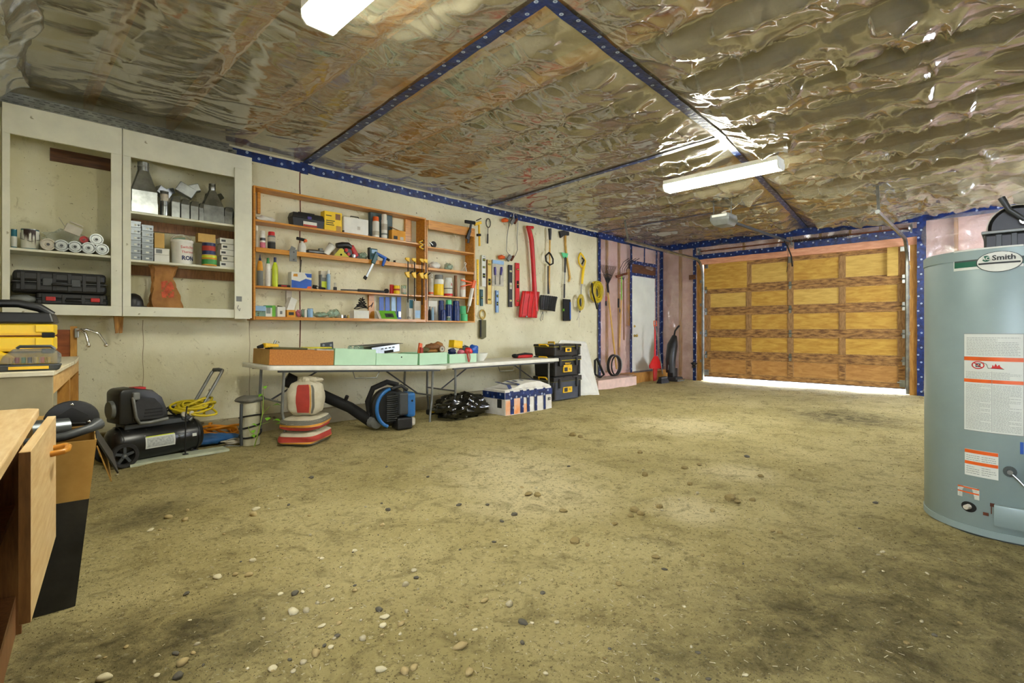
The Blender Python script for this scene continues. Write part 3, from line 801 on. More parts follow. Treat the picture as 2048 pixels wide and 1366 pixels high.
# torsion bar and springs
MB().cyl((-.10, -DW/2-.05, OZ+.27), (-.10, DW/2+.1, OZ+.27), .013, n=10).build('torsion_shaft', 'rust', door, smooth=50)
spr = []
for k in range(0, 420):
    t = k/420; a = t*2*math.pi*35
    spr.append((-.10+.026*math.cos(a), dy(1590)-t*.9, OZ+.27+.026*math.sin(a)))
MB().tube(spr, .006, 5).build('torsion_spring', 'matte_black', door, smooth=60)
for yc in (cols[0]+.06, 0.0, cols[4]-.06): MB().box(-.14, -.03, yc-.006, yc+.006, OZ+.2, OZ+.34).build('shaft_bracket', 'grey_metal', door)
for yc in (cols[0]+.05, cols[4]-.05): MB().lathe([(.02,-.02),(.06,-.02),(.05,0),(.06,.02),(.02,.02)], 16, (-.10, yc, OZ+.27), 'y').build('cable_drum', 'grey_metal', door, smooth=40)

# ================================================================== LAMPS
def fixture(label, xc, y0, y1, zb):
    t = thing('ceiling_light', label, 'ceiling light', (xc, (y0+y1)/2, zb), 0, 'fluorescent wrap fixtures')
    hl = (y1-y0)/2
    prof = [(-.105,.075),(-.10,.03),(-.075,.006),(-.03,0),(.03,0),(.075,.006),(.10,.03),(.105,.075)]
    MB().prism(prof, -hl+.012, hl-.012, 'y').build('diffuser', 'lamp_glow', t, smooth=50)
    MB().box(-.11, .11, -hl, hl, .076, .125).build('housing', 'white_plastic', t, bevel=.004)
    for s in (-1, 1): MB().prism([(-.11,.08),(-.105,.03),(-.078,.0),(.078,.0),(.105,.03),(.11,.08)], s*hl-.006, s*hl+.006, 'y').build('end_cap', 'white_plastic', t)
    for s in (-.7, .7): MB().box(-.02, .02, s*hl-.015, s*hl+.015, .125, ZC-zb-.005).build('mounting_bracket', 'white_plastic', t)
    return t
spec('lamp_glow', (255,255,250), rough=.4, var=0, emit=(252,250,232), power=LAMP_POWER)
fixture('lit fluorescent wrap light at the top edge, nearest the camera', 1.325, 1.55, 2.86, 2.80)
fixture('lit fluorescent wrap light in mid ceiling before the door opener', 5.86, 1.78, 3.08, 2.78)

# ================================================================== WATER HEATER
HX, HY, HR, HZ = 3.97, .03, .37, 1.50
def hhit(u, v):
    dx, dy_ = _d(u); a = dx*dx+dy_*dy_; b = dx*HX+dy_*HY; c = HX*HX+HY*HY-HR*HR
    D = b*b-a*c; t = (b-math.sqrt(max(D, 0)))/a
    return math.atan2(dy_*t-HY, dx*t-HX), EYE+(HORIZON-v)/F_PX*t
def hpt(phi, z, r=HR): return (r*math.cos(phi), r*math.sin(phi), z)
def hpatch(name, u0, u1, v0, v1, m, parent, r=HR+.002, n=14, poly=None):
    """sticker wrapped on the jacket; poly: outline in 0..1 of the patch"""
    a0, z1 = hhit(u0, v0); a1, _ = hhit(u1, v0); _, z0 = hhit(u0, v1)
    if a1 < a0 - math.pi: a1 += 2*math.pi
    if a1 < 0 < a0: a1 += 2*math.pi
    if poly:
        vs = [hpt(a0+(a1-a0)*p[0], z0+(z1-z0)*p[1], r) for p in poly]
        mb = MB().add(vs, [tuple(range(len(vs)))])
    else:
        mb = MB().strip([hpt(a0+(a1-a0)*k/n, z0, r) for k in range(n+1)], [hpt(a0+(a1-a0)*k/n, z1, r) for k in range(n+1)])
    return mb.build(name, m, parent, recalc=False), (a0, a1, z0, z1)
wh = thing('water_heater', 'tall blue-grey water heater tank with warning stickers at right', 'water heater', (HX, HY, 0))
MB().lathe([(HR-.004,.035),(HR,.04),(HR,HZ-.05),(HR-.002,HZ-.045)], 96).build('jacket', 'heater_blue', wh, smooth=40)
MB().lathe([(HR+.004,HZ-.055),(HR+.004,HZ-.008),(HR-.006,HZ),(0,HZ)], 96).build('top_cap', 'heater_blue', wh, smooth=30)
MB().lathe([(HR+.003,.006),(HR+.003,.04),(HR-.01,.042)], 96).build('base_ring', 'heater_blue', wh, smooth=30)
MB().lathe([(HR-.006,-.04),(HR-.006,.007)], 48).build('foot_ring', 'heater_dark', wh, smooth=30)
# brand plate
pl, (a0, a1, z0, z1) = hpatch('brand_plate', 1908, 2047, 503, 543, 'sticker', wh); tag(pl, 'white brand plate with a green stripe')
a1b = a0 + (a1-a0)*1.25
def hstrip(name, b0, b1, y0, y1, m, r, par=wh):
    return MB().strip([hpt(b0+(b1-b0)*k/14, y0, r) for k in range(15)], [hpt(b0+(b1-b0)*k/14, y1, r) for k in range(15)]).build(name, m, par, recalc=False)
H_ = z1-z0
hstrip('silver_band', a0+.012, a1b, z0+H_*.52, z1-.012, 'galv', HR+.003)
hstrip('dark_band', a0+.012, a1b, z0+H_*.40, z0+H_*.52, 'heater_dark', HR+.003)
hstrip('green_band', a0+.012, a1b, z0+.014, z0+H_*.40, 'dark_green', HR+.003)
ac, zc = hhit(1998, 523); ac = ac if ac > 0 else ac+2*math.pi
aw = abs(hhit(1998,523)[0]-hhit(1955,523)[0])
def oval(name, kx, kz, m, r):
    ts = np.linspace(.02, math.pi-.02, 30)
    return MB().strip([hpt(ac-aw*kx*math.cos(t), zc-H_*.46*kz*math.sin(t), r) for t in ts], [hpt(ac-aw*kx*math.cos(t), zc+H_*.46*kz*math.sin(t), r) for t in ts]).build(name, m, wh, recalc=False)
oval('oval_rim', 1.06, 1.06, 'heater_dark', HR+.004)
oval('oval_badge', 1.0, 1.0, 'paper_white', HR+.005)
hstrip('oval_band', ac-aw*.93, ac+aw*.93, zc-H_*.10, zc-H_*.02, 'ink', HR+.0065)
lettering(wh, 'Smith', .036, 'ink', (0,0,0), bold=.0008, sx=1.05, fn=lambda x, y: hpt(ac+aw*.22+x/HR, zc+H_*.17+y, HR+.012))
disc = [hpt(ac-aw*.55+.016/HR*math.cos(t), zc+H_*.17+.016*math.sin(t), HR+.0115) for t in np.linspace(0, 2*math.pi, 20, endpoint=False)]
MB().add(disc, [tuple(range(20))]).build('logo_disc', 'dark_green', wh, recalc=False)
lettering(wh, 'AO', .024, 'paper_white', (0,0,0), bold=.0006, fn=lambda x, y: hpt(ac-aw*.55+x/HR, zc+H_*.17+y, HR+.0125))
def text_lines(par, b0, b1, y0, y1, n, r, m='ink_soft', th=.25, seed=1, cols=1):
    rnd = random.Random(seed); mb = MB(); step = (y1-y0)/n
    for c in range(cols):
        c0 = b0+(b1-b0)*c/cols+.01; c1 = b0+(b1-b0)*(c+1)/cols-.01
        for i in range(n):
            y = y1-step*(i+.5); e = c0+(c1-c0)*rnd.choice((1, 1, .96, .6, .98)); x = c0
            while x < e-.004:
                w = min(rnd.uniform(.012, .04), e-x); mb.add([hpt(x, y-step*th/2, r), hpt(x+w, y-step*th/2, r), hpt(x+w, y+step*th/2, r), hpt(x, y+step*th/2, r)], [(0,1,2,3)]); x += w+.006
    return mb.build('printed_text', m, par, recalc=False)
# large warning label
bl, (a0, a1, z0, z1) = hpatch('warning_label', 1929, 2047, 668, 858, 'sticker', wh); a1 = a0+(a1-a0)*1.0
tag(bl, 'large printed warning label with orange bars')
hstrip('label_border', a0-.006, a1+.02, z0-.003, z1+.003, 'ink_soft', HR+.001)
Hh = z1-z0
def zf(k): return z1-Hh*k
for k0, k1 in ((.235, .275), (.465, .50)): hstrip('orange_bar', a0, a1, zf(k1), zf(k0), 'orange', HR+.003)
text_lines(wh, a0+.02, a1-.02, zf(.22), zf(.03), 12, HR+.003, seed=3)
text_lines(wh, a0+.01, a1-.01, zf(.46), zf(.385), 6, HR+.003, seed=4, cols=2)
text_lines(wh, a0+.01, a1-.01, zf(.985), zf(.515), 34, HR+.003, seed=5, cols=2)
am = (a0+a1)/2; MB().strip([hpt(am-.002, zf(.99), HR+.0032), hpt(am-.002, zf(.38), HR+.0032)], [hpt(am+.002, zf(.99), HR+.0032), hpt(am+.002, zf(.38), HR+.0032)]).build('column_rule', 'ink_soft', wh, recalc=False)
ar = a0+(a1-a0)*.26; zr = zf(.32)
ring = [hpt(ar+.024/HR*math.cos(t), zr+.018*math.sin(t), HR+.004) for t in np.linspace(0, 2*math.pi, 24)]
MB().tube(ring, .0028, 5).tube([hpt(ar-.017/HR, zr+.013, HR+.004), hpt(ar+.017/HR, zr-.013, HR+.004)], .0026, 5).build('no_flammables_ring', 'ink_red', wh)
MB().tube([hpt(ar-.008/HR, zr-.008, HR+.003), hpt(ar+.008/HR, zr-.008, HR+.003), hpt(ar+.008/HR, zr+.007, HR+.003), hpt(ar-.008/HR, zr+.007, HR+.003)], .003, 4, closed=True).tube([hpt(ar+.009/HR, zr+.007, HR+.003), hpt(ar+.02/HR, zr+.014, HR+.003), hpt(ar+.034/HR, zr+.006, HR+.003), hpt(ar+.04/HR, zr-.014, HR+.003), hpt(ar+.1/HR, zr-.016, HR+.003)], .0012, 4).build('pictogram_lines', 'ink', wh)
fl = [(0,0),(.14,.2),(.2,.75),(.3,.35),(.42,1),(.55,.45),(.68,.8),(.8,.3),(1,0)]
MB().add([hpt(ar+(.048+.05*p[0])/HR, zr-.014+.026*p[1], HR+.004) for p in fl], [tuple(range(9))]).build('pictogram_flame', 'ink_red', wh, recalc=False)
# smaller stickers
for nm, (u0, u1, v0, v1), lab, poly in (('caution_sticker', (1930,1997,896,948), 'white caution sticker with orange bars', None), ('small_sticker', (1916,1959,968,990), 'small white sticker with clipped corners', [(0,0),(1,0),(1,.82),(.9,1),(.3,1),(0,.75)])):
    st, (b0, b1, y0, y1) = hpatch(nm, u0, u1, v0, v1, 'sticker', wh, poly=poly, r=HR+.002); tag(st, lab); hh = y1-y0
    hstrip('orange_bar', b0+.002, b1-.002, y1-hh*.14, y1-hh*.01 if not poly else y1-hh*.03, 'orange', HR+.003)
    hstrip('orange_bar', b0+.002, b1-.002, y0+hh*.43, y0+hh*.55, 'orange', HR+.003)
    text_lines(wh, b0+.01, b1-.01, y0+hh*.57, y0+hh*.8, 3, HR+.003, seed=8, cols=2)
    text_lines(wh, b0+.01, b1-.01, y0+hh*.06, y0+hh*.38, 4, HR+.003, seed=9, cols=2)
hpatch('blue_sticker', 2040, 2047, 884, 908, 'blue', wh)
# drain boss, igniter slot, burner cover, gas control pipe
a, z = hhit(1938, 1013)
dm = MB()
outl = [hpt(a+.034/HR*math.cos(t), z+.026*math.sin(t)*(1.1 if math.sin(t) < 0 else 1), HR+.003) for t in np.linspace(0, 2*math.pi, 20, endpoint=False)]
dm.add(outl, [tuple(range(20))]).build('drain_recess', 'matte_black', wh, recalc=False)
n_ = Vector((math.cos(a), math.sin(a), 0)); c_ = Vector(hpt(a, z))
MB().cyl(c_-n_*.005, c_+n_*.03, .014, .012, 10).build('drain_valve', 'bone', wh, smooth=40)
for (uu_, vv_, w_, h_) in ((1972,1028,.022,.008), (1985,1010,.018,.009), (1983,1020,.004,.02)):
    b, y = hhit(uu_, vv_); MB().add([hpt(b+s*w_/2/HR, y+k*h_, HR+.003) for s, k in ((-1,-1),(1,-1),(1,1),(-1,1))], [(0,1,2,3)]).build('vent_slot', 'rust', wh, recalc=False)
b0, zt_ = hhit(1990, 1008); b1 = b0+.95; zb_ = hhit(1990, 1052)[1]
cv = MB(); prof = [(HR+.001, zb_), (HR+.022, zb_+.004), (HR+.026, zb_+.012), (HR+.026, zt_-.012), (HR+.022, zt_), (HR+.001, zt_+.002)]
vs = []; fs = []
for k in range(25):
    for (r_, z_) in prof: vs.append(hpt(b0+(b1-b0)*k/24, z_, r_))
m_ = len(prof)
for k in range(24):
    for j in range(m_-1): fs.append((k*m_+j, (k+1)*m_+j, (k+1)*m_+j+1, k*m_+j+1))
fs += [tuple(range(m_)), tuple(24*m_+j for j in range(m_))]
cv.add(vs, fs).build('burner_cover', 'heater_blue', wh, smooth=40)
b, y = hhit(2020, 943)
n_ = Vector((math.cos(b), math.sin(b), 0)); c_ = Vector(hpt(b, y)); t_ = Vector((-math.sin(b), math.cos(b), 0))
MB().cyl(c_-n_*.01, c_+n_*.012, .026, n=16).build('pipe_flange', 'heater_dark', wh, smooth=40)
MB().cyl(c_, c_+n_*.03, .012, n=10).tube([c_+n_*.02, c_+n_*.03+t_*.03+Vector((0,0,-.03)), c_+n_*.03+t_*.1+Vector((0,0,-.12))], .006, 8).build('pilot_tube', 'grey_metal', wh, smooth=40)
MB().obox(c_+n_*.05+t_*.12+Vector((0,0,.01)), (.09,.12,.12), (0,0,b)).build('gas_control', 'dark_grey', wh, bevel=.01)

# machine standing on the heater
mc = thing('bench_machine', 'black portable machine with round housing and lever atop the water heater', 'machine', (HX-.02, -.03, HZ+.001))
MB().box(-.14,.16,-.3,.16,0,.095).build('lower_case', 'black_plastic', mc, bevel=.012)
MB().box(-.15,.17,-.31,.17,.095,.112).build('rim', 'steel_paint', mc, bevel=.004)
for y in (.10, .04, -.08): MB().box(-.146,-.139,y-.012,y+.012,.005,.09).build('case_rib', 'dark_grey', mc, bevel=.002)
MB().lathe([(0,-.10),(.10,-.10),(.115,-.085),(.115,.05),(.10,.06),(0,.06)], 32, (0,0,0), 'x').build('drum_housing', 'black_plastic', mc, smooth=40).location = (-.01,.03,.125)
MB().lathe([(.116,-.102),(.121,-.10),(.121,-.07),(.116,-.068),(.116,-.102)], 32, (0,0,0), 'x').build('drum_trim', 'bone', mc, smooth=40).location = (-.01,.03,.125)
MB().cyl((-.02,-.05,.17),(.0,-.3,.20),.07,.06,18).build('motor_barrel', 'black_plastic', mc, smooth=40)
MB().tube([(-.16,.0,.15),(-.17,.06,.21),(-.17,.09,.28)], [.011,.012,.016], 10).build('lever', 'dark_grey', mc, smooth=50)
MB().cyl((-.16,.0,.15),(-.12,.0,.15),.022,n=12).build('pivot_bolt', 'chrome', mc, smooth=40)
MB().box(-.155,-.14,-.06,-.02,.085,.125).build('latch', 'steel_paint', mc, bevel=.003)
jug = MB(); jug.sph((0,0,0), (.07,.16,.062), 20, 12, lambda d: 1+.09*math.sin(5*d.x+7*d.y+2)+.06*math.sin(11*d.z+6*d.y))
tag(jug.build('cloth_bag', 'bone', None, (HX+.02, -.15, HZ+.305), smooth=80), 'crumpled off-white bag lying on the black machine', 'bag')

# ================================================================== GARAGE DOOR OPENER
go = thing('garage_door_opener', 'grey ceiling-hung garage door opener with long drive rail', 'door opener', (7.5, 3.05, 2.60))
MB().taper(0, (-.13,.14,-.10,.10), .07, (-.17,.17,-.14,.14)).taper(.07, (-.17,.17,-.14,.14), .16, (-.16,.16,-.13,.13)).build('motor_housing', 'mid_grey', go, bevel=.012, smooth=40)
MB().box(-.165,-.15,-.11,.11,.075,.15).build('light_lens', 'white_plastic', go, bevel=.006)
MB().box(-.155,-.12,-.09,-.03,.11,.175).build('control_panel', 'bone', go, bevel=.005)
for y in (-.125, .125):
    MB().beam((-.05, y, .12), (-.05, y*1.05, ZC-2.60-.02), .035, .005, (0,1,0)).build('hanger_strap', 'galv', go)
MB().beam((-.05, -.2, ZC-2.615), (-.05, .3, ZC-2.615), .035, .02).build('hanger_rail', 'tape', go)
MB().beam((.15, 0, .105), (3.0, 0, .15), .035, .035).build('drive_rail', 'dark_grey', go)
MB().tube([(2.72,0,.13),(2.9,.0,.06),(3.15,0,-.12),(3.20,0,-.30)], .012, 8).build('door_arm', 'matte_black', go, smooth=40)
MB().tube([(-.05,.125,.16),(-.06,.05,.14),(-.06,-.02,.2),(-.05,-.15,.22),(-.04,-.26,.3),(-.05,-.3,.37)], .004, 6).build('power_cord', 'bone', go, smooth=40)
MB().box(-.08,-.02,-.36,-.24,ZC-2.63,ZC-2.60).build('outlet_strip', 'white_plastic', go, bevel=.004)
MB().tube([(3.02,.02,.12),(3.05,.03,-.2),(3.04,.05,-.42)], .004, 6).build('release_cord', 'matte_black', go)

# ================================================================== WALL CABINETS
CY = 5.48
def S(u0, u1, v0, v1, Y):
    um = (u0+u1)/2
    return wx(u0, Y), wx(u1, Y), wz(um, v1, Y), wz(um, v0, Y)
ZB, ZT = wz(240, 632, CY), wz(240, 256, CY)
ZO0, ZO1 = wz(222, 612, CY), wz(222, 306, CY)     # opening
def cabinet(label, x0, x1, sx0, sx1, shelves, wide=None):
    t = thing('hanging_cabinet', label, 'cabinet', (x0, CY, ZB), 0, 'open white wall cabinets')
    w = x1-x0; H = ZT-ZB; D = W-CY-.003
    MB().box(0, w, 0, .022, ZO1-ZB, H).build('top_rail', 'white_paint', t, bevel=.002)
    MB().box(0, w, 0, .022, 0, ZO0-ZB).build('bottom_rail', 'white_paint', t, bevel=.002)
    MB().box(0, sx0-x0, 0, .022, ZO0-ZB, ZO1-ZB).build('stile', 'white_paint', t, bevel=.002)
    MB().box(sx1-x0, w, 0, .022, ZO0-ZB, ZO1-ZB).build('stile', 'white_paint', t, bevel=.002)
    for a in (0, w-.018): MB().box(a, a+.018, .022, D, 0, H).build('side_panel', 'white_paint', t)
    MB().box(.018, w-.018, .022, D, ZO0-ZB-.02, ZO0-ZB).build('bottom_panel', 'white_paint', t)
    MB().box(.018, w-.018, .022, D, H-.02, H).build('top_panel', 'white_paint', t)
    for z in shelves: MB().box(.018, w-.018, .022, D, z-.02-ZB, z-ZB).build('shelf', 'white_paint', t, bevel=.002)
    return t
xA0, xA1 = wx(4, CY), wx(244, CY); xB0, xB1 = wx(245.5, CY), wx(504, CY)
zL = wz(120, 502, CY)                       # left shelf
zR1, zR2 = wz(360, 434, CY), wz(360, 526, CY)
zBm = ZO0                                    # bottom boards
cabL = cabinet('open white cabinet at far left holding paint cans and a black case', xA0, xA1, wx(20, CY), wx(222, CY), [zL])
cabR = cabinet('open white cabinet holding sheet-metal duct fittings and a paper bag', xB0, xB1, wx(262, CY), wx(478, CY), [zR1, zR2])
MB().box(wx(468, CY)-xB0, wx(499, CY)-xB0, -.022, -.001, wz(480, 638, CY)-ZB, wz(480, 338, CY)-ZB).build('loose_board', 'white_paint', cabR, bevel=.003)
MB().box(wx(471, CY)-xB0, wx(482, CY)-xB0, -.025, -.0215, wz(476, 603, CY)-ZB, wz(476, 593, CY)-ZB).build('strike_plate', 'mid_grey', cabR)
MB().tube([(wx(475, CY)-xB0, -.03, wz(476, 611, CY)-ZB), (wx(472, CY)-xB0, -.04, wz(476, 616, CY)-ZB), (wx(476, CY)-xB0, -.045, wz(476, 622, CY)-ZB), (wx(478, CY)-xB0, -.03, wz(476, 617, CY)-ZB)], .003, 6).build('wire_hook', 'grey_metal', cabR)
for k, dx in enumerate((-.012, .03)):
    MB().prism([(dx-.02+xA1-xA0-.01,0),(dx+.02+xA1-xA0-.01,0),(dx+.012+xA1-xA0-.01,-.145),(dx-.008+xA1-xA0-.01,-.15)], .1+k*.1, .13+k*.1).build('support_bracket', 'wood_stud', cabL)
a = S(100, 224, 300, 345, W-.02)
MB().box(a[0]-xA0, a[1]-xA0, W-.025-CY, W-.001-CY, a[2]-ZB+.06, a[3]-ZB-.03).build('mounting_cleat', 'wood_dark', cabL)
for z in (zR1, zR2): MB().box(.02, xB1-xB0-.02, W-.025-CY, W-.001-CY, z-.11-ZB, z-.021-ZB).build('shelf_cleat', 'wood_edge', cabR)

# steel tracks stacked along the cabinet tops
trk = [(0, 0, -.45, 1.62), (1, 0, -.5, 1.70), (0, 1, -.48, 1.66), (1, 1, -.4, 1.72), (0.5, 2, -.45, 1.64)]
tlab = ['front bottom', 'rear bottom', 'front middle', 'rear middle', 'topmost']
for i, (c, r, x0, x1) in enumerate(trk):
    y = CY+.01+c*.075; z = ZT+.002+r*.034
    mb = MB().box(x0, x1, y, y+.004, z, z+.032).box(x0, x1, y+.061, y+.065, z, z+.032).box(x0, x1, y+.004, y+.061, z, z+.004)
    mb.box(x0, x1, y-.004, y, z+.028, z+.032)
    o = tag(mb.build('steel_track', 'galv', None), f'{tlab[i]} perforated steel track of the bundle lying on the cabinets', 'steel track', 'steel tracks on the cabinets')
    pm = MB(); n = int((x1-x0)/.06)
    for k in range(n): pm.box(x0+.02+k*.06, x0+.055+k*.06, y-.0008, y+.001, z+.013, z+.017)
    tag(pm.build('perforations', 'dark_grey', o), kind='stuff')

# ------------------------------------------------------------------ small builders for things on shelves
def can(label, u0, u1, v0, zs, Y, body, lid='galv', name='paint_can', cat='can', bands=(), group=None, cap=None, bail=False, letters=None):
    x0, x1 = wx(u0, Y), wx(u1, Y); r = max(.006, (x1-x0)/2*.80); h = wz((u0+u1)/2, v0, Y)-zs
    t = thing(name, label, cat, ((x0+x1)/2, Y, zs+.0005), 0, group)
    MB().lathe([(r*.98,0),(r,.004),(r,h*.97),(r*.985,h*.975)], 22).build('body', body, t, smooth=40)
    MB().lathe([(r*1.03,h*.955),(r*1.03,h*.985),(r*.9,h*.99),(r*.88,h*.97),(0,h*.97)], 22).build('lid', lid, t, smooth=30)
    for (k0, k1, m) in bands: MB().lathe([(r*1.004,h*k0),(r*1.012,h*(k0+.004)),(r*1.012,h*(k1-.004)),(r*1.004,h*k1)], 22).build('label_band', m, t, smooth=30)
    if bail: MB().tube([(-r*1.03,0,h*.8),(-r*1.05,-r*.5,h*.5),(0,-r*1.1,h*.38),(r*1.05,-r*.5,h*.5),(r*1.03,0,h*.8)], .0025, 6).build('bail_handle', 'grey_metal', t, smooth=50)
    if letters:
        s, sz, m, kz = letters
        lettering(t, s, sz, m, (0,0,0), bold=.0005, fn=lambda x, y: ((r*1.018)*math.sin(x/r), -(r*1.018)*math.cos(x/r), h*kz+y))
    return t
def bottle(label, u0, u1, v0, zs, Y, body, cap, name='bottle', cat='bottle', shape='spray', group=None, bands=()):
    x0, x1 = wx(u0, Y), wx(u1, Y); r = max(.006, (x1-x0)/2*.82); h = wz((u0+u1)/2, v0, Y)-zs
    t = thing(name, label, cat, ((x0+x1)/2, Y, zs+.0005), 0, group)
    if shape == 'spray':      # aerosol can with a round cap
        MB().lathe([(r*.9,0),(r,.004),(r,h*.74),(r*.92,h*.78),(r*.6,h*.80)], 18).build('body', body, t, smooth=40)
        MB().lathe([(r*.86,h*.775),(r*.86,h*.96),(r*.78,h),(0,h)], 18).build('cap', cap, t, smooth=40)
    elif shape == 'taper':    # glue or oil bottle with a nozzle
        MB().lathe([(r*.9,0),(r,.004),(r,h*.55),(r*.7,h*.76),(r*.34,h*.80)], 18).build('body', body, t, smooth=50)
        MB().lathe([(r*.42,h*.79),(r*.42,h*.86),(r*.2,h*.9),(r*.1,h),(0,h)], 14).build('cap', cap, t, smooth=50)
    elif shape == 'tube':     # slim squeeze tube standing on its cap
        MB().lathe([(r*.8,0),(r,.01),(r,h*.7),(r*.8,h*.8)], 16).build('body', body, t, smooth=50)
        MB().lathe([(r*.7,h*.8),(r*.55,h*.9),(r*.5,h),(0,h)], 14).build('cap', cap, t, smooth=50)
    elif shape == 'jug':
        MB().lathe([(r*.9,0),(r,.01),(r,h*.62),(r*.85,h*.72),(r*.4,h*.84)], 18).build('body', body, t, smooth=50)
        MB().lathe([(r*.46,h*.83),(r*.46,h),(0,h)], 14).build('cap', cap, t, smooth=40)
    for (k0, k1, m) in bands: MB().lathe([(r*1.004,h*k0),(r*1.012,h*(k0+.004)),(r*1.012,h*(k1-.004)),(r*1.004,h*k1)], 18).build('label_band', m, t, smooth=30)
    return t
def carton(label, u0, u1, v0, zs, Y, depth, m, name='carton', cat='box', group=None, rz=0, panel=None, lid=None, text=None, flap=None, bevel=.0015):
    x0, x1 = wx(u0, Y), wx(u1, Y); h = wz((u0+u1)/2, v0, Y)-zs; w = (x1-x0)/2
    t = thing(name, label, cat, ((x0+x1)/2, Y+depth/2, zs+.0005), rz, group)
    MB().box(-w, w, -depth/2, depth/2, 0, h if not lid else h*.8).build('body', m, t, bevel=bevel)
    if lid: MB().box(-w-.001, w+.001, -depth/2-.001, depth/2+.001, h*.8, h).build('lid', lid, t, bevel=bevel)
    for p in (panel or ()):   # (x0,x1,z0,z1 as fractions, material)
        MB().box(-w+2*w*p[0], -w+2*w*p[1], -depth/2-.0016, -depth/2-.0004, h*p[2], h*p[3]).build('label_panel', p[4], t)
    if text:
        s, sz, tm, fx_, fz_ = text
        lettering(t, s, sz, tm, (-w+2*w*fx_, -depth/2-.003, h*fz_), bold=.0004)
    if flap: MB().obox((0, -depth*.1, h+flap[0]), (2*w*.98, depth*.9, .002), (flap[1], flap[2], 0)).build('flap', m, t)
    return t

# ------------------------------------------------------------------ left cabinet contents
YC = 5.60
can('teal paint can half hidden at the far left of the cabinet shelf', 20, 36, 458, zL, YC, 'teal_paint', bands=((.1,.62,'paper_white'),), group='paint cans')
c_ = can('paint can with dark brown drips over its white label', 37, 83, 459, zL, YC, 'teal_paint', bands=((.06,.92,'paper_white'),), group='paint cans', bail=True)
r_ = (wx(83,YC)-wx(37,YC))/2*.8
dr = MB(); rnd = random.Random(3); hc = wz(60,459,YC)-zL
for k in range(11):
    a_ = -math.pi/2-.75+k*.13; l_ = rnd.uniform(.2, .8)*hc
    dr.add([(r_*1.025*math.cos(b), r_*1.025*math.sin(b), z) for b, z in ((a_-.08, hc*.95), (a_+.08, hc*.95), (a_+.06, hc*.95-l_*.6), (a_, hc*.95-l_), (a_-.06, hc*.95-l_*.6))], [(0,1,2,3,4)])
dr.build('paint_drips', 'brown_paint', c_, recalc=False)
def cartridge(label, u, v, Yf, r, L, zc=None, end='bone', body='galv'):
    x, _, z = at(u, v, Yf)
    if zc is not None: z = zc
    t = thing('caulk_tube', label, 'tube', (x, Yf, z-r), 0, 'caulking tubes on the cabinet shelf')
    MB().lathe([(r*.95,0),(r,-.006),(r,-L)], 18, (0,0,r), 'y').build('tube', body, t, smooth=40)
    MB().lathe([(r*1.03,-.008),(r*1.03,.008),(r*.84,.008),(r*.76,.001),(r*.42,.001),(r*.38,.006),(0,.006)], 18, (0,0,r), 'y').build('end_cap', end, t, smooth=30)
    MB().lathe([(r*.24,.0062),(r*.24,.007),(0,.0072)], 12, (0,0,r), 'y').build('plunger', 'dark_grey', t)
    return t
rc = .046
for i, (u, lab) in enumerate(((96,'leftmost'), (123,'second'), (150,'third'), (177,'fourth'), (204,'rightmost'))):
    cartridge(f'{lab} silver-ended caulking tube in the bottom row of the white cabinet', u, 490, 5.50, rc, .22, zL+rc+.001, ('bone','galv','galv','galv','galv')[i], ('old_white','white_plastic','galv','white_plastic','old_white')[i])
zc2 = zL+rc*2.72
cartridge('silver-ended caulking tube lying on top of the row at right', 193, 478, 5.505, rc, .22, zc2, 'galv', 'galv')
cartridge('caulking tube with a red end lying on top of the row', 168, 480, 5.52, rc*.62, .2, zL+rc*2.5, 'red', 'bone')
pb = MB().sph((0,0,0), (.16,.028,.08), 22, 12, lambda d: 1+.08*math.sin(7*d.x+3*d.z)+.1*math.sin(13*d.x+9*d.z+2)+.06*math.sin(23*d.y+17*d.z))
tag(pb.build('plastic_bag', 'clear', None, (wx(135,5.74), 5.76, zL+.13), smooth=40), 'crumpled clear plastic bag behind the caulking tubes', 'bag')
dg = MB().obox((0,0,0), (.11,.03,.07), (.1,.35,.1)).obox((-.07,-.01,.05), (.006,.006,.09), (0,-.5,0)).obox((.02,0,.05),(.09,.02,.012),(0,.35,0))
tag(dg.build('caulking_gun', 'bone', None, (wx(146,5.62), 5.60, zL+.20), bevel=.004), 'pale caulking gun lying above the caulking tubes', 'caulking gun')
def toolcase(label, u0, u1, v0, v1, zs, Y, depth, latches, name='tool_case', m='black_plastic', ribs=6):
    x0, x1 = wx(u0, Y), wx(u1, Y); h = wz((u0+u1)/2, v0, Y)-zs; w = (x1-x0)/2
    t = thing(name, label, 'tool case', ((x0+x1)/2, Y+depth/2, zs+.0005))
    MB().box(-w, w, -depth/2, depth/2, 0, h*.47).build('base_shell', m, t, bevel=h*.14)
    MB().box(-w*.985, w*.985, -depth/2, depth/2, h*.49, h).build('lid_shell', m, t, bevel=h*.14)
    MB().box(-w*1.01, w*1.01, -depth/2-.004, depth/2, h*.45, h*.51).build('seam_rim', 'dark_grey', t, bevel=.003)
    for k in range(ribs):
        xr = -w*.8+1.6*w*k/(ribs-1)
        MB().box(xr-.012, xr+.012, -depth/2-.008, -depth/2+.01, h*.1, h*.92).build('rib', 'worn_black', t, bevel=.004)
    for f, lm in latches: MB().box(f*w-.03, f*w+.03, -depth/2-.014, -depth/2, h*.32, h*.68).build('latch', lm, t, bevel=.004)
    MB().tube([(-w*.2,-depth/2,h*.4),(-w*.2,-depth/2-.03,h*.4),(w*.2,-depth/2-.03,h*.4),(w*.2,-depth/2,h*.4)], .009, 8).build('handle', 'worn_black', t, smooth=50)
    return t
toolcase('flat black tool case with red latches under the larger case', 72, 216, 588, 612, zBm, 5.52, .24, ((-.62,'red'),(.62,'red')), ribs=4)
zz = wz(140, 588, 5.52)
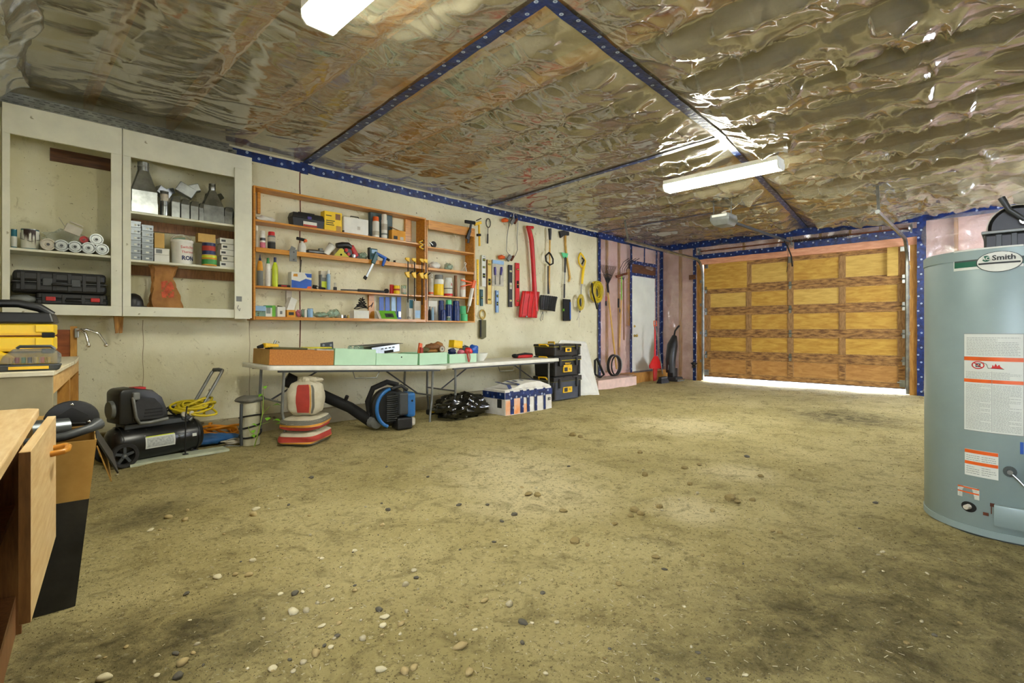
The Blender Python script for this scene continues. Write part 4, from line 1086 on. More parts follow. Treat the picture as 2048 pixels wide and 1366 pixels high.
toolcase('large ribbed black tool case lying on the bottom of the left cabinet', 24, 214, 544, 588, zz+.002, 5.515, .25, ((-.3,'dark_grey'),(.3,'dark_grey')))
cl = MB().sph((0,0,0), (.08,.06,.035), 18, 10, lambda d: 1+.12*math.sin(9*d.x+5*d.y))
tag(cl.build('rag', 'mid_grey', None, (wx(44,5.55), 5.55, zBm+.037), smooth=60), 'crumpled grey rag in the corner below the black case', 'rag')

# ------------------------------------------------------------------ right cabinet: duct fittings
def duct_boot(label, u0, u1, v0, zs, Y, neck=.5):
    x0, x1 = wx(u0, Y), wx(u1, Y); h = wz((u0+u1)/2, v0, Y)-zs; w = (x1-x0)/2; d = w*.7
    t = thing('duct_boot', label, 'duct fitting', ((x0+x1)/2, Y+d, zs+.0005), 0, 'sheet-metal duct fittings')
    MB().box(-w, w, -d, d, 0, h*.20).build('collar', 'galv', t)
    MB().box(-w*.96, w*.96, -d*.96, d*.96, h*.20, h*.42).build('sleeve', 'galv', t)
    n = 20; vs = []
    rr = w*neck
    for k in range(n):
        a = 2*math.pi*k/n+math.pi/4; c, s = math.cos(a), math.sin(a); q = 1/max(abs(c), abs(s))
        vs.append((w*.96*c*q, d*.96*s*q, h*.42))
    for k in range(n):
        a = 2*math.pi*k/n+math.pi/4; vs.append((rr*math.cos(a), rr*math.sin(a)*.9, h*.84))
    MB().add(vs, [(k, (k+1) % n, n+(k+1) % n, n+k) for k in range(n)]).build('transition', 'galv', t, smooth=25)
    MB().lathe([(rr,h*.83),(rr,h*.90),(rr*1.05,h*.905),(rr*1.05,h*.925),(rr,h*.93),(rr,h)], 20).build('neck', 'galv', t, smooth=40)
    return t
duct_boot('tall sheet-metal duct boot with round neck at the left of the top shelf', 263, 316, 322, zR1, 5.50, .45)
duct_boot('smaller duct boot with round neck at the right of the top shelf', 407, 449, 366, zR1, 5.52, .32)
for i, (u0, u1, v0, lab) in enumerate(((343,361,392,'leftmost short'), (362,380,398,'second short'), (381,398,402,'third short'), (398,408,406,'fourth short'), (449,466,414,'dull right-hand short'))):
    x0, x1 = wx(u0, 5.51), wx(u1, 5.51); h = wz((u0+u1)/2, v0, 5.51)-zR1; w = (x1-x0)/2-.002
    t = thing('duct_section', f'{lab} galvanized duct piece standing on the top shelf', 'duct fitting', ((x0+x1)/2, 5.56, zR1+.0005), 0, 'sheet-metal duct fittings')
    mb = MB(); e = .0015
    for a in ((-w, w, -.045, -.045+e), (-w, w, .045-e, .045), (-w, -w+e, -.045, .045), (w-e, w, -.045, .045)): mb.box(a[0], a[1], a[2], a[3], 0, h*.72)
    mb.build('sleeve', 'galv', t)
    MB().taper(h*.72, (-w, w, -.045, .045), h, (-w*.8+.01, w*.8+.012, -.035, .05)).build('flared_end', 'galv', t)
def elbow(label, u, v, Y, r, rz, tilt):
    x, _, z = at(u, v, Y)
    t = thing('duct_elbow', label, 'duct fitting', (x, Y, z), rz, 'sheet-metal duct fittings')
    MB().obox((0,0,0), (r*2.4, r*1.6, r*1.5), (0, tilt, 0)).build('body', 'galv', t, bevel=.004)
    MB().obox((r*1.1,0,r*.5), (r*1.1, r*1.5, r*1.4), (0, tilt+.7, 0)).build('gore', 'galv', t, bevel=.004)
    return t
elbow('dark duct elbow lying behind the paint can on the top shelf', 325, 386, 5.70, .05, .3, .5)
elbow('large sheet-metal elbow piled on the short duct pieces', 372, 382, 5.66, .062, -.2, .5)
elbow('sheet-metal elbow behind the small duct boot', 425, 398, 5.72, .05, .2, .2)
MB()
tag(MB().tube([(wx(380,5.74),5.74,zR1+.12),(wx(465,5.74),5.74,zR1+.16)], .05, 18).build('round_pipe', 'galv', None, smooth=40), 'round galvanized pipe lying at the back of the top shelf', 'pipe')
can('silver pail with a blue mark beside the tall duct boot', 318, 339, 382, zR1, 5.54, 'galv', bands=((.58,.86,'bone'),), name='metal_pail', bail=True)
# middle shelf
for i, (u0, u1, n, v0) in enumerate(((260, 282, 6, 442), (283, 307, 6, 450))):
    zt_ = wz((u0+u1)/2, v0, 5.51)-zR2; s = zt_/n; x0, x1 = wx(u0, 5.51), wx(u1, 5.51)
    for k in range(n):
        t = thing('switch_box', f'galvanized switch box, {["bottom","second","third","fourth","fifth","topmost"][k]} of the {"left" if i == 0 else "right"} stack', 'electrical box', ((x0+x1)/2, 5.55, zR2+k*s+.0005), 0, 'stacked electrical boxes')
        w = (x1-x0)/2-.002
        MB().box(-w, w, -.04, .04, 0, s*.78).build('box_shell', 'galv_dark', t, bevel=.002)
        MB().box(-w*1.04, w*1.04, -.042, -.036, s*.7, s*.97).build('mounting_ear', 'galv_dark', t)
        MB().box(-w*.3, w*.25, -.0412, -.0402, s*.25, s*.5).build('sticker', 'sticker', t)
        MB().lathe([(s*.14,0),(s*.14,.001),(0,.0012)], 10, (w*.6,-.0402,s*.4), 'y').build('knockout', 'dark_grey', t)
carton('lower white carton beside the switch boxes', 309, 339, 510, zR2, 5.52, .1, 'paper_white', group='white cartons on the middle shelf')
carton('upper white carton beside the switch boxes', 309, 339, 497, wz(324,510,5.52)+.002, 5.52, .1, 'paper_white', panel=[(.1,.5,.2,.8,'mid_grey')], group='white cartons on the middle shelf')
carton('upright tan cardboard box on the white cartons', 309, 329, 466, wz(324,497,5.52)+.004, 5.53, .07, 'cardboard_light')
x0, x1 = wx(342, 5.53), wx(394, 5.53); rb = (x1-x0)/2*.86; hb_ = wz(368, 480, 5.53)-zR2
t = thing('plastic_pail', 'white plastic pail with red handwriting and the letters RON', 'pail', ((x0+x1)/2, 5.60, zR2+.0005))
MB().lathe([(rb*.9,0),(rb*.92,.004),(rb,hb_*.9),(rb*1.05,hb_*.9),(rb*1.05,hb_),(rb*.98,hb_),(rb*.95,hb_*.88),(0,hb_*.86)], 28).build('bucket', 'white_plastic', t, smooth=40)
hd = [(rb*1.06*math.cos(a), -rb*.2+.0, hb_*.92+.07*math.sin(a)) for a in np.linspace(.05, math.pi-.05, 14)]
MB().tube([(p[0]*.9-.01, p[1], p[2]) for p in hd], .006, 7).build('bail_handle', 'bone', t, smooth=60)
MB().obox((-.03,-.01,hb_+.012), (.10,.05,.02), (0,-.2,0)).build('folded_strap', 'clear_green', t, bevel=.004)
def bw(z0): return lambda x, y: ((rb*.985)*math.sin((x+.015)/rb), -(rb*.985)*math.cos((x+.015)/rb), z0+y)
lettering(t, 'RONA', .052, 'navy', (0,0,0), bold=.0022, fn=lambda x, y: ((rb*.965)*math.sin((x+.05)/rb), -(rb*.965)*math.cos((x+.05)/rb), hb_*.24+y))
lettering(t, 'Switches', .036, 'ink_red', (0,0,0), bold=.0002, fn=lambda x, y: (rb*.992*math.sin((x+.03)/rb), -rb*.992*math.cos((x+.03)/rb), hb_*.70+y+x*.05))
lettering(t, 'Thermost', .03, 'ink_red', (0,0,0), bold=.0002, fn=lambda x, y: (rb*.985*math.sin((x+.035)/rb), -rb*.985*math.cos((x+.035)/rb), hb_*.50+y+x*.05))
can('yellow tub with a green label on the middle shelf', 400, 437, 510, zR2, 5.53, 'bag_orange', 'bone', 'plastic_tub', 'tub', ((.1,.55,'green'),(.7,.9,'lime')))
zt_ = wz(418, 510, 5.53)
can('dark tub with red label stacked on the yellow tub', 401, 434, 486, zt_+.001, 5.53, 'navy', 'bone', 'plastic_tub', 'tub', ((.3,.7,'bag_red'),))
zt_ = wz(418, 486, 5.53)
carton('tan cardboard box balanced on the stacked tubs', 396, 431, 468, zt_+.002, 5.52, .09, 'cardboard_light')
for k in range(5):
    z0 = zR2+k*(wz(453,476,5.52)-zR2)/5
    carton(f'long white carton, {["bottom","second","third","fourth","topmost"][k]} of the stack beside the loose board', 440+(k % 2)*2, 468, 0, z0+.0003, 5.52, .12, 'paper_white', group='white cartons stacked by the loose board') if False else None
    x0, x1 = wx(440+(k % 2)*3, 5.52), wx(470, 5.52); s = (wz(453,476,5.52)-zR2)/5
    t = thing('carton', f'long white carton, {["bottom","second","third","fourth","topmost"][k]} of the stack beside the loose board', 'box', (x0, 5.52, z0+.0004), 0, 'white cartons by the loose board')
    MB().box(0, x1-x0, 0, .13, 0, s*.93).build('body', 'paper_white', t, bevel=.0015)
    MB().box(.012, .05, -.001, 0, s*.3, s*.65).build('end_label', 'dark_grey', t)
# bottom: paper bag and dark bowl
def paper_bag():
    x0, x1 = wx(294, 5.53), wx(377, 5.53); H = wz(340, 530, 5.53)-zBm; w = (x1-x0)/2
    t = thing('paper_bag', 'crumpled brown paper grocery bag with faded red print', 'paper bag', ((x0+x1)/2, 5.62, zBm+.0005))
    n = 40; rows = 22; vs = []; rd = random.Random(5)
    for j in range(rows):
        k = j/(rows-1); z = H*k
        ww = w*.80*(1.0-.62*k if k < .7 else .566+.25*(k-.7)/.3); dd = .075*(1-.72*k)
        lean = w*(-.22*k + .25*max(0, k-.7)/.3*.5)
        for i in range(n):
            a = 2*math.pi*i/n; c, s = math.cos(a), math.sin(a); q = 1/max(abs(c), abs(s))**.7
            cr_ = 1+.10*math.sin(3*a+7*k)+.09*math.sin(7*a-11*k+1)+.05*math.sin(13*a+19*k)*k
            vs.append((lean+ww*c*q*cr_, dd*s*q*cr_, z+.01*math.sin(5*a+3*k)*k))
    fs = [(j*n+i, j*n+(i+1) % n, (j+1)*n+(i+1) % n, (j+1)*n+i) for j in range(rows-1) for i in range(n)] + [tuple(range(n))]
    MB().add(vs, fs).build('bag', 'kraft', t, smooth=28)
    # faded red print lies on the front faces of the bag
    pm = MB()
    for j in range(5, 13):
        for i in range(n):
            a = 2*math.pi*i/n
            if not (1.38*math.pi < a < 1.68*math.pi): continue
            k = (j*7+i*3) % 5
            if k == 0: continue
            q = [vs[j*n+i], vs[j*n+(i+1) % n], vs[(j+1)*n+(i+1) % n], vs[(j+1)*n+i]]
            pm.add([(p[0]*1.0, p[1]-.003, p[2]) for p in q], [(0,1,2,3)])
    pm.build('red_print', 'red_print', t, smooth=28, recalc=False)
spec('red_print', (214,96,58), rough=.75, var=.25, scale=18)
paper_bag()
tag(MB().lathe([(.075,0),(.078,.01),(.07,.06),(.05,.10),(.02,.118),(0,.12)], 22).lathe([(.075,.0),(.10,.002),(.10,.008),(.075,.01)], 22).build('hard_hat', 'black_plastic', None, (wx(268,5.55), 5.58, zBm+.001), smooth=40), 'black rounded cap on the bottom board beside the paper bag', 'cap')

# ================================================================== WOODEN SHELF UNITS
SY = 5.60
def zmean(*uv): return sum(wz(u, v, SY) for u, v in uv)/len(uv)
zU0 = zmean((506,633), (848,640)); zU3 = zmean((508,571), (838,590)); zU2 = zmean((509,494), (838,531)); zU1 = zmean((511,438), (836,486)); zUT = zmean((510,374), (848,433))
def shelf_unit(label, x0, x1, zb, zt, shelves, posts=(), backs=()):
    t = thing('shelf_unit', label, 'shelf', (x0, SY, zb), 0, 'orange wooden wall shelves')
    w = x1-x0; D = W-SY-.003
    for a in (0, w-.02): MB().box(a, a+.02, 0, D, 0, zt-zb).build('side_board', 'wood_shelf', t, bevel=.002)
    MB().box(.02, w-.02, 0, D, zt-zb-.02, zt-zb).build('top_board', 'wood_shelf', t, bevel=.002)
    for z, lip in shelves:
        MB().box(.02, w-.02, 0, D, z-zb-.02, z-zb).build('shelf_board', 'wood_shelf', t, bevel=.002)
        if lip: MB().box(.02, w-.02, -.012, -.0005, z-zb-lip, z-zb+.004).build('front_lip', 'wood_shelf', t, bevel=.002)
    for (xa, xb, za, zb_) in posts: MB().box(xa-x0, xb-x0, D-.03, D, za-zb, zb_-zb).build('post', 'wood_shelf', t)
    return t
xU0, xU1, xV0, xV1 = wx(507, SY), wx(852, SY), wx(853, SY), wx(950, SY)
u1_ = shelf_unit('long orange wooden wall shelf crowded with tools and bottles', xU0, xU1, zU0-.035, zUT, [(zU0, .03), (zU3, 0), (zU2, .045), (zU1, 0)], [(wx(735,W), wx(746,W), zU0, zU3-.02), (wx(808,W), wx(820,W), zU1, zUT-.02), (wx(507,W)+.03, wx(513,W)+.03, zU1+.1, zUT-.02)])
zV1 = zmean((861,492),(948,507)); zV2 = zmean((858,535),(948,546)); zV3 = zmean((856,589),(935,595)); zV0 = zmean((855,640),(945,643)); zVT = zmean((860,440),(948,458))
u2_ = shelf_unit('narrow orange wooden shelf beside the wall tools with spray cans', xV0, xV1, zV0-.02, zVT, [(zV0, 0), (zV3, 0), (zV2, .03), (zV1, 0)])
MB().box(.02, xV1-xV0-.02, -.012, 0, zVT-zV0-.10, zVT-zV0+.02).build('top_fascia', 'wood_shelf', u2_, bevel=.003)

YI = 5.655
# --- top shelf
tw = MB().sph((0,0,0), (.10,.05,.035), 20, 10, lambda d: 1+.15*math.sin(6*d.x+4*d.z)+.08*math.sin(15*d.x))
tag(tw.build('folded_cloth', 'paper_white', None, (wx(531,5.7), 5.71, zU1+.034), smooth=60), 'folded white cloth at the left end of the top wooden shelf', 'cloth')
x0, x1 = wx(584, YI), wx(648, YI); h = wz(616, 428, YI)-zU1; w = (x1-x0)/2
t = thing('toolbox', 'small black toolbox with red and white label on the top shelf', 'toolbox', ((x0+x1)/2, YI+.05, zU1+.0005))
MB().taper(0, (-w*.92,w*.92,-.055,.055), h*.62, (-w,w,-.065,.065)).build('tray', 'black_plastic', t, bevel=.003)
MB().taper(h*.64, (-w*1.02,w*1.02,-.068,.068), h, (-w*.93,w*.93,-.055,.055)).build('lid', 'black_plastic', t, bevel=.004)
MB().box(-w*.35, w*.5, -.0665, -.063, h*.1, h*.42).build('label_panel', 'paper_white', t); MB().box(-w*.35, w*.5, -.068, -.0666, h*.08, h*.2).build('red_stripe', 'bag_red', t)
MB().box(-w*.1, w*.16, -.074, -.062, h*.58, h*.8).build('latch', 'purple', t, bevel=.004)
MB().tube([(-w*.5,0,h),(-w*.5,0,h+.015),(w*.5,0,h+.015),(w*.5,0,h)], .006, 6).build('handle', 'worn_black', t)
carton('yellow cardboard box with black print on the top shelf', 649, 684, 424, zU1, YI-.01, .10, 'yellow', panel=[(.62,.9,.62,.92,'wood_edge'),(.66,.95,.02,.3,'cardboard'),(.08,.55,.30,.34,'ink'),(.08,.5,.40,.44,'ink'),(.08,.58,.5,.54,'ink'),(.08,.4,.76,.8,'ink')])
x0, x1 = wx(687, YI), wx(737, YI); h = wz(712, 436, YI)-zU1; w = (x1-x0)/2
t = thing('hard_case', 'white plastic hard case standing on the top shelf', 'case', ((x0+x1)/2, YI+.04, zU1+.0005))
MB().box(-w, w, -.045, .0, 0, h).build('front_shell', 'white_plastic', t, bevel=.01); MB().box(-w, w, .002, .045, 0, h).build('rear_shell', 'dark_grey', t, bevel=.01)
MB().tube([(-w*.35,0,h),(-w*.3,0,h+.02),(w*.3,0,h+.02),(w*.35,0,h)], .006, 6).build('handle', 'worn_black', t)
MB().box(w*.08, w*.3, -.0465, -.0445, h*.3, h*.5).build('emblem', 'bone', t)
for sx in (-1, 1): MB().box(sx*w-.006, sx*w+.006, -.05, -.02, .0, .03).build('corner_guard', 'worn_black', t)
x0, x1 = wx(741, 5.72), wx(786, 5.72); h = wz(762, 425, 5.72)-zU1; w = (x1-x0)/2
t = thing('hard_case', 'dark teal case standing behind two spray cans', 'case', ((x0+x1)/2, 5.755, zU1+.0005))
MB().box(-w, w, -.03, .03, 0, h).build('shell', 'teal_grey', t, bevel=.012); MB().box(-w*.8, w*.8, -.034, -.028, h*.08, h*.9).build('lid_panel', 'teal_grey', t, bevel=.003)
bottle('white spray can with an orange cap on the top shelf', 744, 759, 434, zU1, 5.66, 'white_plastic', 'orange', 'spray_can', 'spray can', group='spray cans', bands=((.1,.3,'bone'),))
bottle('tall white spray can with black print before the teal case', 762, 775, 429, zU1, 5.66, 'white_plastic', 'white_plastic', 'spray_can', 'spray can', group='spray cans', bands=((.15,.22,'ink_soft'),(.35,.6,'bone')))
carton('open orange-yellow carton near the right end of the top shelf', 784, 811, 461, zU1, 5.64, .09, 'bag_orange', panel=[(.12,.4,.1,.42,'ink'),(.6,.85,.08,.4,'bone')], flap=(.012,.25,.25))
tag(MB().cyl((wx(813,5.66),5.66,zU1+.009),(wx(834,5.66),5.66,zU1+.009),.008,n=8).build('steel_rod', 'matte_black', None, smooth=40), 'short black rod lying at the end of the top shelf', 'rod')
# --- second shelf
bottle('clear-sided spray can against the left board of the second shelf', 510, 517, 452, zU2, 5.64, 'bone', 'white_plastic', 'spray_can', 'spray can', group='spray cans')
bottle('white spray can with pink label on the second shelf', 519, 532, 462, zU2, 5.65, 'white_plastic', 'white_plastic', 'spray_can', 'spray can', bands=((.05,.35,'pink'),(.45,.6,'dark_grey')), group='spray cans')
bottle('spray can with a large red cap on the second shelf', 534, 552, 464, zU2, 5.65, 'mid_grey', 'bright_red', 'spray_can', 'spray can', bands=((.05,.4,'ink'),(.45,.7,'bone')), group='spray cans')
x = wx(605, 5.66); h = wz(605, 474, 5.66)-zU2
t = thing('trigger_sprayer', 'white spray bottle with an orange and black trigger', 'spray bottle', (x, 5.67, zU2+.0005))
MB().lathe([(.036,0),(.042,.008),(.042,h*.42),(.03,h*.6),(.014,h*.68),(.014,h*.72)], 18).build('bottle', 'white_plastic', t, smooth=50)
MB().obox((-.012,0,h*.86), (.10,.026,.03), (0,.12,0)).build('trigger_head', 'matte_black', t, bevel=.004)
MB().lathe([(.017,0),(.017,.012),(.008,.014),(0,.014)], 12, (.032,-.013,h*.78), 'y').build('nozzle', 'orange', t, smooth=40)
MB().obox((.02,0,h*.7), (.012,.018,.05), (0,.5,0)).build('trigger', 'orange', t, bevel=.002)
t = thing('metal_bracket', 'bent grey metal bracket hooked over the second shelf edge', 'bracket', (wx(586,SY), SY, zU2))
MB().box(-.045,.035,-.02,-.0135,-.11,.02).build('front_plate', 'steel_paint', t, bevel=.002); MB().box(-.045,.035,-.0135,.06,.005,.012).build('top_plate', 'steel_paint', t)
MB().obox((.005,.02,.03),(.05,.005,.05),(0,.4,0)).build('bent_tab', 'steel_paint', t)
for z in (-.09, -.01): MB().lathe([(.008,0),(.008,.004),(0,.005)], 10, (0,-.02,z), 'y').build('screw', 'dark_grey', t)
t = thing('drill', 'silver bodied drill lying beside the white cup', 'drill', (wx(632,5.66), 5.66, zU2+.028))
MB().cyl((-.09,0,0),(.09,0,.004),.026,n=14).build('barrel', 'galv', t, smooth=40); MB().cyl((-.13,0,0),(-.09,0,0),.01,.02,10).build('chuck', 'dark_grey', t, smooth=40); MB().box(.03,.08,-.02,.02,-.024,.05).build('grip', 'mid_grey', t, bevel=.008)
t = thing('plastic_cup', 'white plastic cup leaning over on the second shelf', 'cup', (wx(655,5.64), 5.64, zU2+.045), rot=(0,.62,0))
rr = MB().lathe([(.0,-.04),(.032,-.04),(.042,.09),(.044,.092),(.044,.097),(.040,.097),(.030,-.03),(0,-.03)], 22); rr.build('cup', 'white_plastic', t, smooth=50)
MB().lathe([(.043,.088),(.0465,.088),(.0465,.1),(.043,.1)], 22).build('rim', 'bone', t, smooth=30)
t = thing('angle_grinder', 'red and black power tool lying at an angle on the second shelf', 'power tool', (wx(694,5.67), 5.67, zU2+.0))
MB().tube([(-.13,0,.135),(-.06,0,.15),(.01,0,.155),(.05,0,.13)], [.03,.036,.038,.03], 12).build('motor_body', 'black_plastic', t, smooth=50)
MB().obox((.085,0,.09), (.06,.055,.15), (0,-.55,0)).build('red_housing', 'red', t, bevel=.014)
MB().obox((.13,0,.035), (.05,.05,.07), (0,-.3,0)).build('battery_foot', 'black_plastic', t, bevel=.008)
MB().lathe([(.022,0),(.022,.016),(.012,.018),(0,.018)], 14, (-.03,-.03,.09), 'y').build('red_knob', 'red', t, smooth=40)
MB().lathe([(.02,0),(.02,.016),(0,.018)], 14, (.0,-.03,.045), 'y').build('side_knob', 'red', t, smooth=40)
MB().box(-.05,.06,-.02,.02,.0,.12).build('grip', 'dark_grey', t, bevel=.01)
MB().lathe([(.024,0),(.024,.02),(.02,.022),(0,.022)], 16, (.055,-.045,.028), 'y').build('silver_cap', 'galv', t, smooth=40)
t = thing('speed_square', 'yellow-green triangular speed square on the second shelf', 'square', (wx(684,SY), SY+.012, zU2+.001))
MB().prism([(-.10,0),(-.02,.095),(.03,.09),(.03,0)], 0, .004).build('blade', 'lime_dull', t); MB().prism([(.03,0),(.03,.06),(.11,.0)], 0, .012).build('fence', 'lime_dull', t)
MB().lathe([(.012,0),(.012,.003),(0,.003)], 10, (-.005,0,.025), 'y').build('pivot_hole', 'matte_black', t)
bg_ = MB().sph((0,0,0), (.06,.035,.045), 18, 10, lambda d: 1+.15*math.sin(9*d.x+6*d.z)+.1*math.sin(19*d.y+5*d.x))
tag(bg_.build('hardware_bag', 'clear_green', None, (wx(727,5.68), 5.69, zU2+.047), smooth=40), 'small clear bag of hardware beside the handheld meter', 'bag')
t = thing('handheld_meter', 'teal handheld meter with pale screen on the second shelf', 'meter', (wx(747,5.64), 5.65, zU2+.0005))
MB().box(-.055,.055,-.02,.03,0,.15).build('case', 'teal', t, bevel=.012); MB().box(-.06,-.035,-.015,.035,.02,.16).build('side_grip', 'black_plastic', t, bevel=.008); MB().box(-.03,.045,-.0225,-.0195,.09,.135).build('screen', 'light_blue', t, bevel=.002)
for i in range(3): MB().box(-.025+i*.024,-.01+i*.024,-.023,-.0195,.055,.072).build('button', 'dark_grey', t, bevel=.002)
def px(u, v, Y): return Vector(at(u, v, Y))
t = thing('trigger_clamp', 'blue-handled trigger clamp hanging over the second shelf edge', 'clamp', (wx(755,5.57), 5.57, zU2))
O = Vector(t.location)
P_ = lambda u, v, Y=5.56: px(u, v, Y)-O
MB().beam(P_(731,557), P_(757,506), .024, .009, (0,1,0)).build('bar', 'grey_metal', t); MB().beam(P_(746,527), P_(754,505), .05, .03, (0,1,0)).build('sliding_jaw', 'teal', t, bevel=.006)
MB().tube([P_(752,506), P_(762,512), P_(772,517)], [.018,.022,.02], 8).tube([P_(770,516), P_(768,524), P_(765,532)], [.02,.02,.016], 8).build('handle', 'blue', t, smooth=50)
MB().beam(P_(729,558), P_(732,553), .04, .014, (0,1,0)).build('fixed_tip', 'matte_black', t); MB().beam(P_(771,516), P_(779,521), .028, .02, (0,1,0)).build('pad', 'matte_black', t, bevel=.004)
tag(MB().lathe([(.016,0),(.02,.008),(.012,.02),(.018,.03),(0,.032)], 12).build('plumb_bob', 'matte_black', None, (wx(789,5.63), 5.63, zU2+.0005), smooth=40), 'small black knob on the second shelf right of the blue clamp', 'knob')
def spring_clamp(label, u, v, Y, s=1.0):
    x, _, z = at(u, v, Y)
    t = thing('spring_clamp', label, 'clamp', (x, Y, z), 0, 'small yellow spring clamps')
    for q in (-1, 1):
        MB().beam((-.025*s, 0, q*.004*s), (.03*s, -.005, q*.024*s), .018*s, .012*s).build('jaw', 'tool_yellow', t, bevel=.003)
        MB().cyl((.03*s, -.006, q*.024*s), (.045*s, -.008, q*.03*s), .008*s, n=8).build('grip_tip', 'matte_black', t)
    MB().cyl((0,-.012,0), (0,.012,0), .009*s, n=8).build('spring', 'dark_grey', t)
spring_clamp('upper yellow spring clamp on the right board of the long shelf', 841, 485, 5.585, 1.1)
spring_clamp('lower yellow spring clamp on the right board of the long shelf', 842, 494, 5.585, 1.1)
for i, (u, vb) in enumerate(((816, 605), (829, 602), (844, 610), (852, 600))):
    x = wx(u, 5.56); zt_ = wz(u, 517+i, 5.56); zb_ = wz(u, vb, 5.56); zj = wz(u, 547+i, 5.56)
    t = thing('bar_clamp', f'yellow and black bar clamp, {["leftmost","second","third","rightmost"][i]} of four hanging on the second shelf edge', 'clamp', (x, 5.56, zb_), 0, 'yellow bar clamps')
    MB().box(-.006,.006,-.003,.003,0,zt_-zb_).build('bar', 'matte_black', t)
    MB().prism([(-.035,zt_-zb_+.01),(.02,zt_-zb_+.01),(.02,zt_-zb_-.045),(-.02,zt_-zb_-.03),(-.045,zt_-zb_-.008)], -.012, .012).build('fixed_jaw', 'tool_yellow', t, bevel=.004)
    MB().prism([(-.05,zj-zb_+.012),(.018,zj-zb_+.03),(.022,zj-zb_-.055),(-.01,zj-zb_-.05),(-.035,zj-zb_-.02)], -.012, .012).build('sliding_jaw', 'tool_yellow', t, bevel=.004)
    MB().tube([(.02,-.01,zj-zb_-.0),(.05,-.03,zj-zb_+.03)], .008, 8).build('trigger', 'matte_black', t)
# --- third shelf
bottle('slim yellow bottle at the left end of the third shelf', 507, 511, 522, zU3, 5.64, 'lime', 'yellow', shape='tube', group='bottles on the third shelf')
gb_ = bottle('grey and orange squeeze bottle with dark blue nozzle', 513, 527, 509, zU3, 5.65, 'mid_grey', 'navy', shape='taper', bands=((.56,.565,'yellow'),), group='bottles on the third shelf')
r_ = (wx(527,5.65)-wx(513,5.65))/2*.82; h_ = wz(520,509,5.65)-zU3
MB().lathe([(r_*1.01,h_*.48),(r_*1.015,h_*.555),(r_*.72,h_*.765),(r_*.37,h_*.805)], 18).build('shoulder', 'bag_orange', gb_, smooth=50)
bottle('slim white tube with a green cap on the third shelf', 530, 542, 516, zU3, 5.65, 'white_plastic', 'green', shape='tube', group='bottles on the third shelf')
bottle('lime green see-through bottle with dark cap on the third shelf', 543, 557, 515, zU3, 5.65, 'lime', 'navy', shape='jug', group='bottles on the third shelf')
t = thing('pocket_tool', 'small black and red tool lying before the blue box', 'tool', (wx(569,5.63), 5.63, zU3+.0005))
MB().box(-.07,.06,-.015,.015,0,.026).build('body', 'matte_black', t, bevel=.008); MB().box(-.04,.02,-.017,-.014,.008,.018).build('red_inlay', 'red', t)
t = carton('blue and white carton of gloves on the third shelf', 583, 623, 545, zU3, 5.635, .09, 'paper_white')
w = (wx(623,5.635)-wx(583,5.635))/2; h = wz(603,545,5.635)-zU3
MB().add([(-w,-.047,h*.0),(w,-.047,h*.0),(w,-.047,h*.55),(w*.4,-.047,h*.62),(-w*.2,-.047,h*.42),(-w,-.047,h*.5)], [tuple(range(6))]).build('blue_print', 'blue', t, recalc=False)
MB().add([(w*.3,-.0475,h*.95),(w,-.0475,h*.95),(w,-.0475,h*.7),(w*.55,-.0475,h*.72)], [(0,1,2,3)]).build('blue_corner', 'blue', t, recalc=False)
MB().add([(w*.5,-.048,0.001),(w*.97,-.048,0.001),(w*.97,-.048,h*.16),(w*.6,-.048,h*.14)], [(0,1,2,3)]).build('orange_corner', 'orange', t, recalc=False)
MB().add([(-w*.85,-.0478,h*.72),(-w*.4,-.0478,h*.72),(-w*.42,-.0478,h*.9),(-w*.8,-.0478,h*.88)], [(0,1,2,3)]).build('orange_logo', 'bag_orange', t, recalc=False)
t = thing('flashlight', 'black flashlight lying between the blue box and the metal tin', 'flashlight', (wx(639,5.65), 5.66, zU3+.022), rot=(0,.10,0))
MB().lathe([(.0,-.07),(.022,-.07),(.022,-.03),(.013,-.01),(.013,.07),(0,.07)], 14, (0,0,.0), 'x').build('barrel', 'matte_black', t, smooth=40); MB().lathe([(.011,0),(.011,.004),(0,.005)], 10, (-.03,-.022,-.004), 'y').build('switch', 'bone', t)
carton('upright metal tin with a green mark on the third shelf', 642, 654, 542, zU3, 5.66, .06, 'mid_grey', 'metal_tin', 'tin', panel=[(.1,.9,.08,.45,'lime'),(.2,.8,.65,.9,'bone')], lid='bone')
bottle('white lighter-fluid bottle with blue body behind the metal tin', 653, 661, 540, zU3, 5.645, 'light_blue', 'white_plastic', shape='tube')
t = thing('paint_brush', 'small upright brush standing on the third shelf', 'brush', (wx(671,5.64), 5.65, zU3+.0005))
MB().box(-.02,.02,-.008,.008,0,.04).build('bristles', 'worn_black', t, bevel=.004); MB().box(-.012,.012,-.007,.007,.04,.09).build('handle', 'bone', t, bevel=.004)
t = thing('torque_wrench', 'long black wrench lying along the third shelf', 'wrench', (wx(735,5.63), 5.64, zU3+.018))
MB().cyl((-.34,0,-.006),(-.1,0,0),.007,n=8).build('shaft', 'dark_grey', t, smooth=40); MB().cyl((-.12,0,0),(.10,0,0),.017,n=12).build('grip', 'black_plastic', t, smooth=40); MB().cyl((.10,0,0),(.24,-.005,0),.016,.013,n=12).build('head', 'worn_black', t, smooth=40); MB().lathe([(.02,-.014),(.03,-.01),(.03,.01),(.02,.014)], 16, (.27,0,.012), 'y').build('ring_end', 'matte_black', t, smooth=40)
can('small red tin behind the yellow tin on the third shelf', 779, 788, 569, zU3, 5.69, 'bright_red', 'brass', 'small_tin', 'tin')
can('small yellow tin on the third shelf', 787, 800, 571, zU3, 5.645, 'yellow', 'brass', 'small_tin', 'tin', ((.4,.6,'bag_red'),))
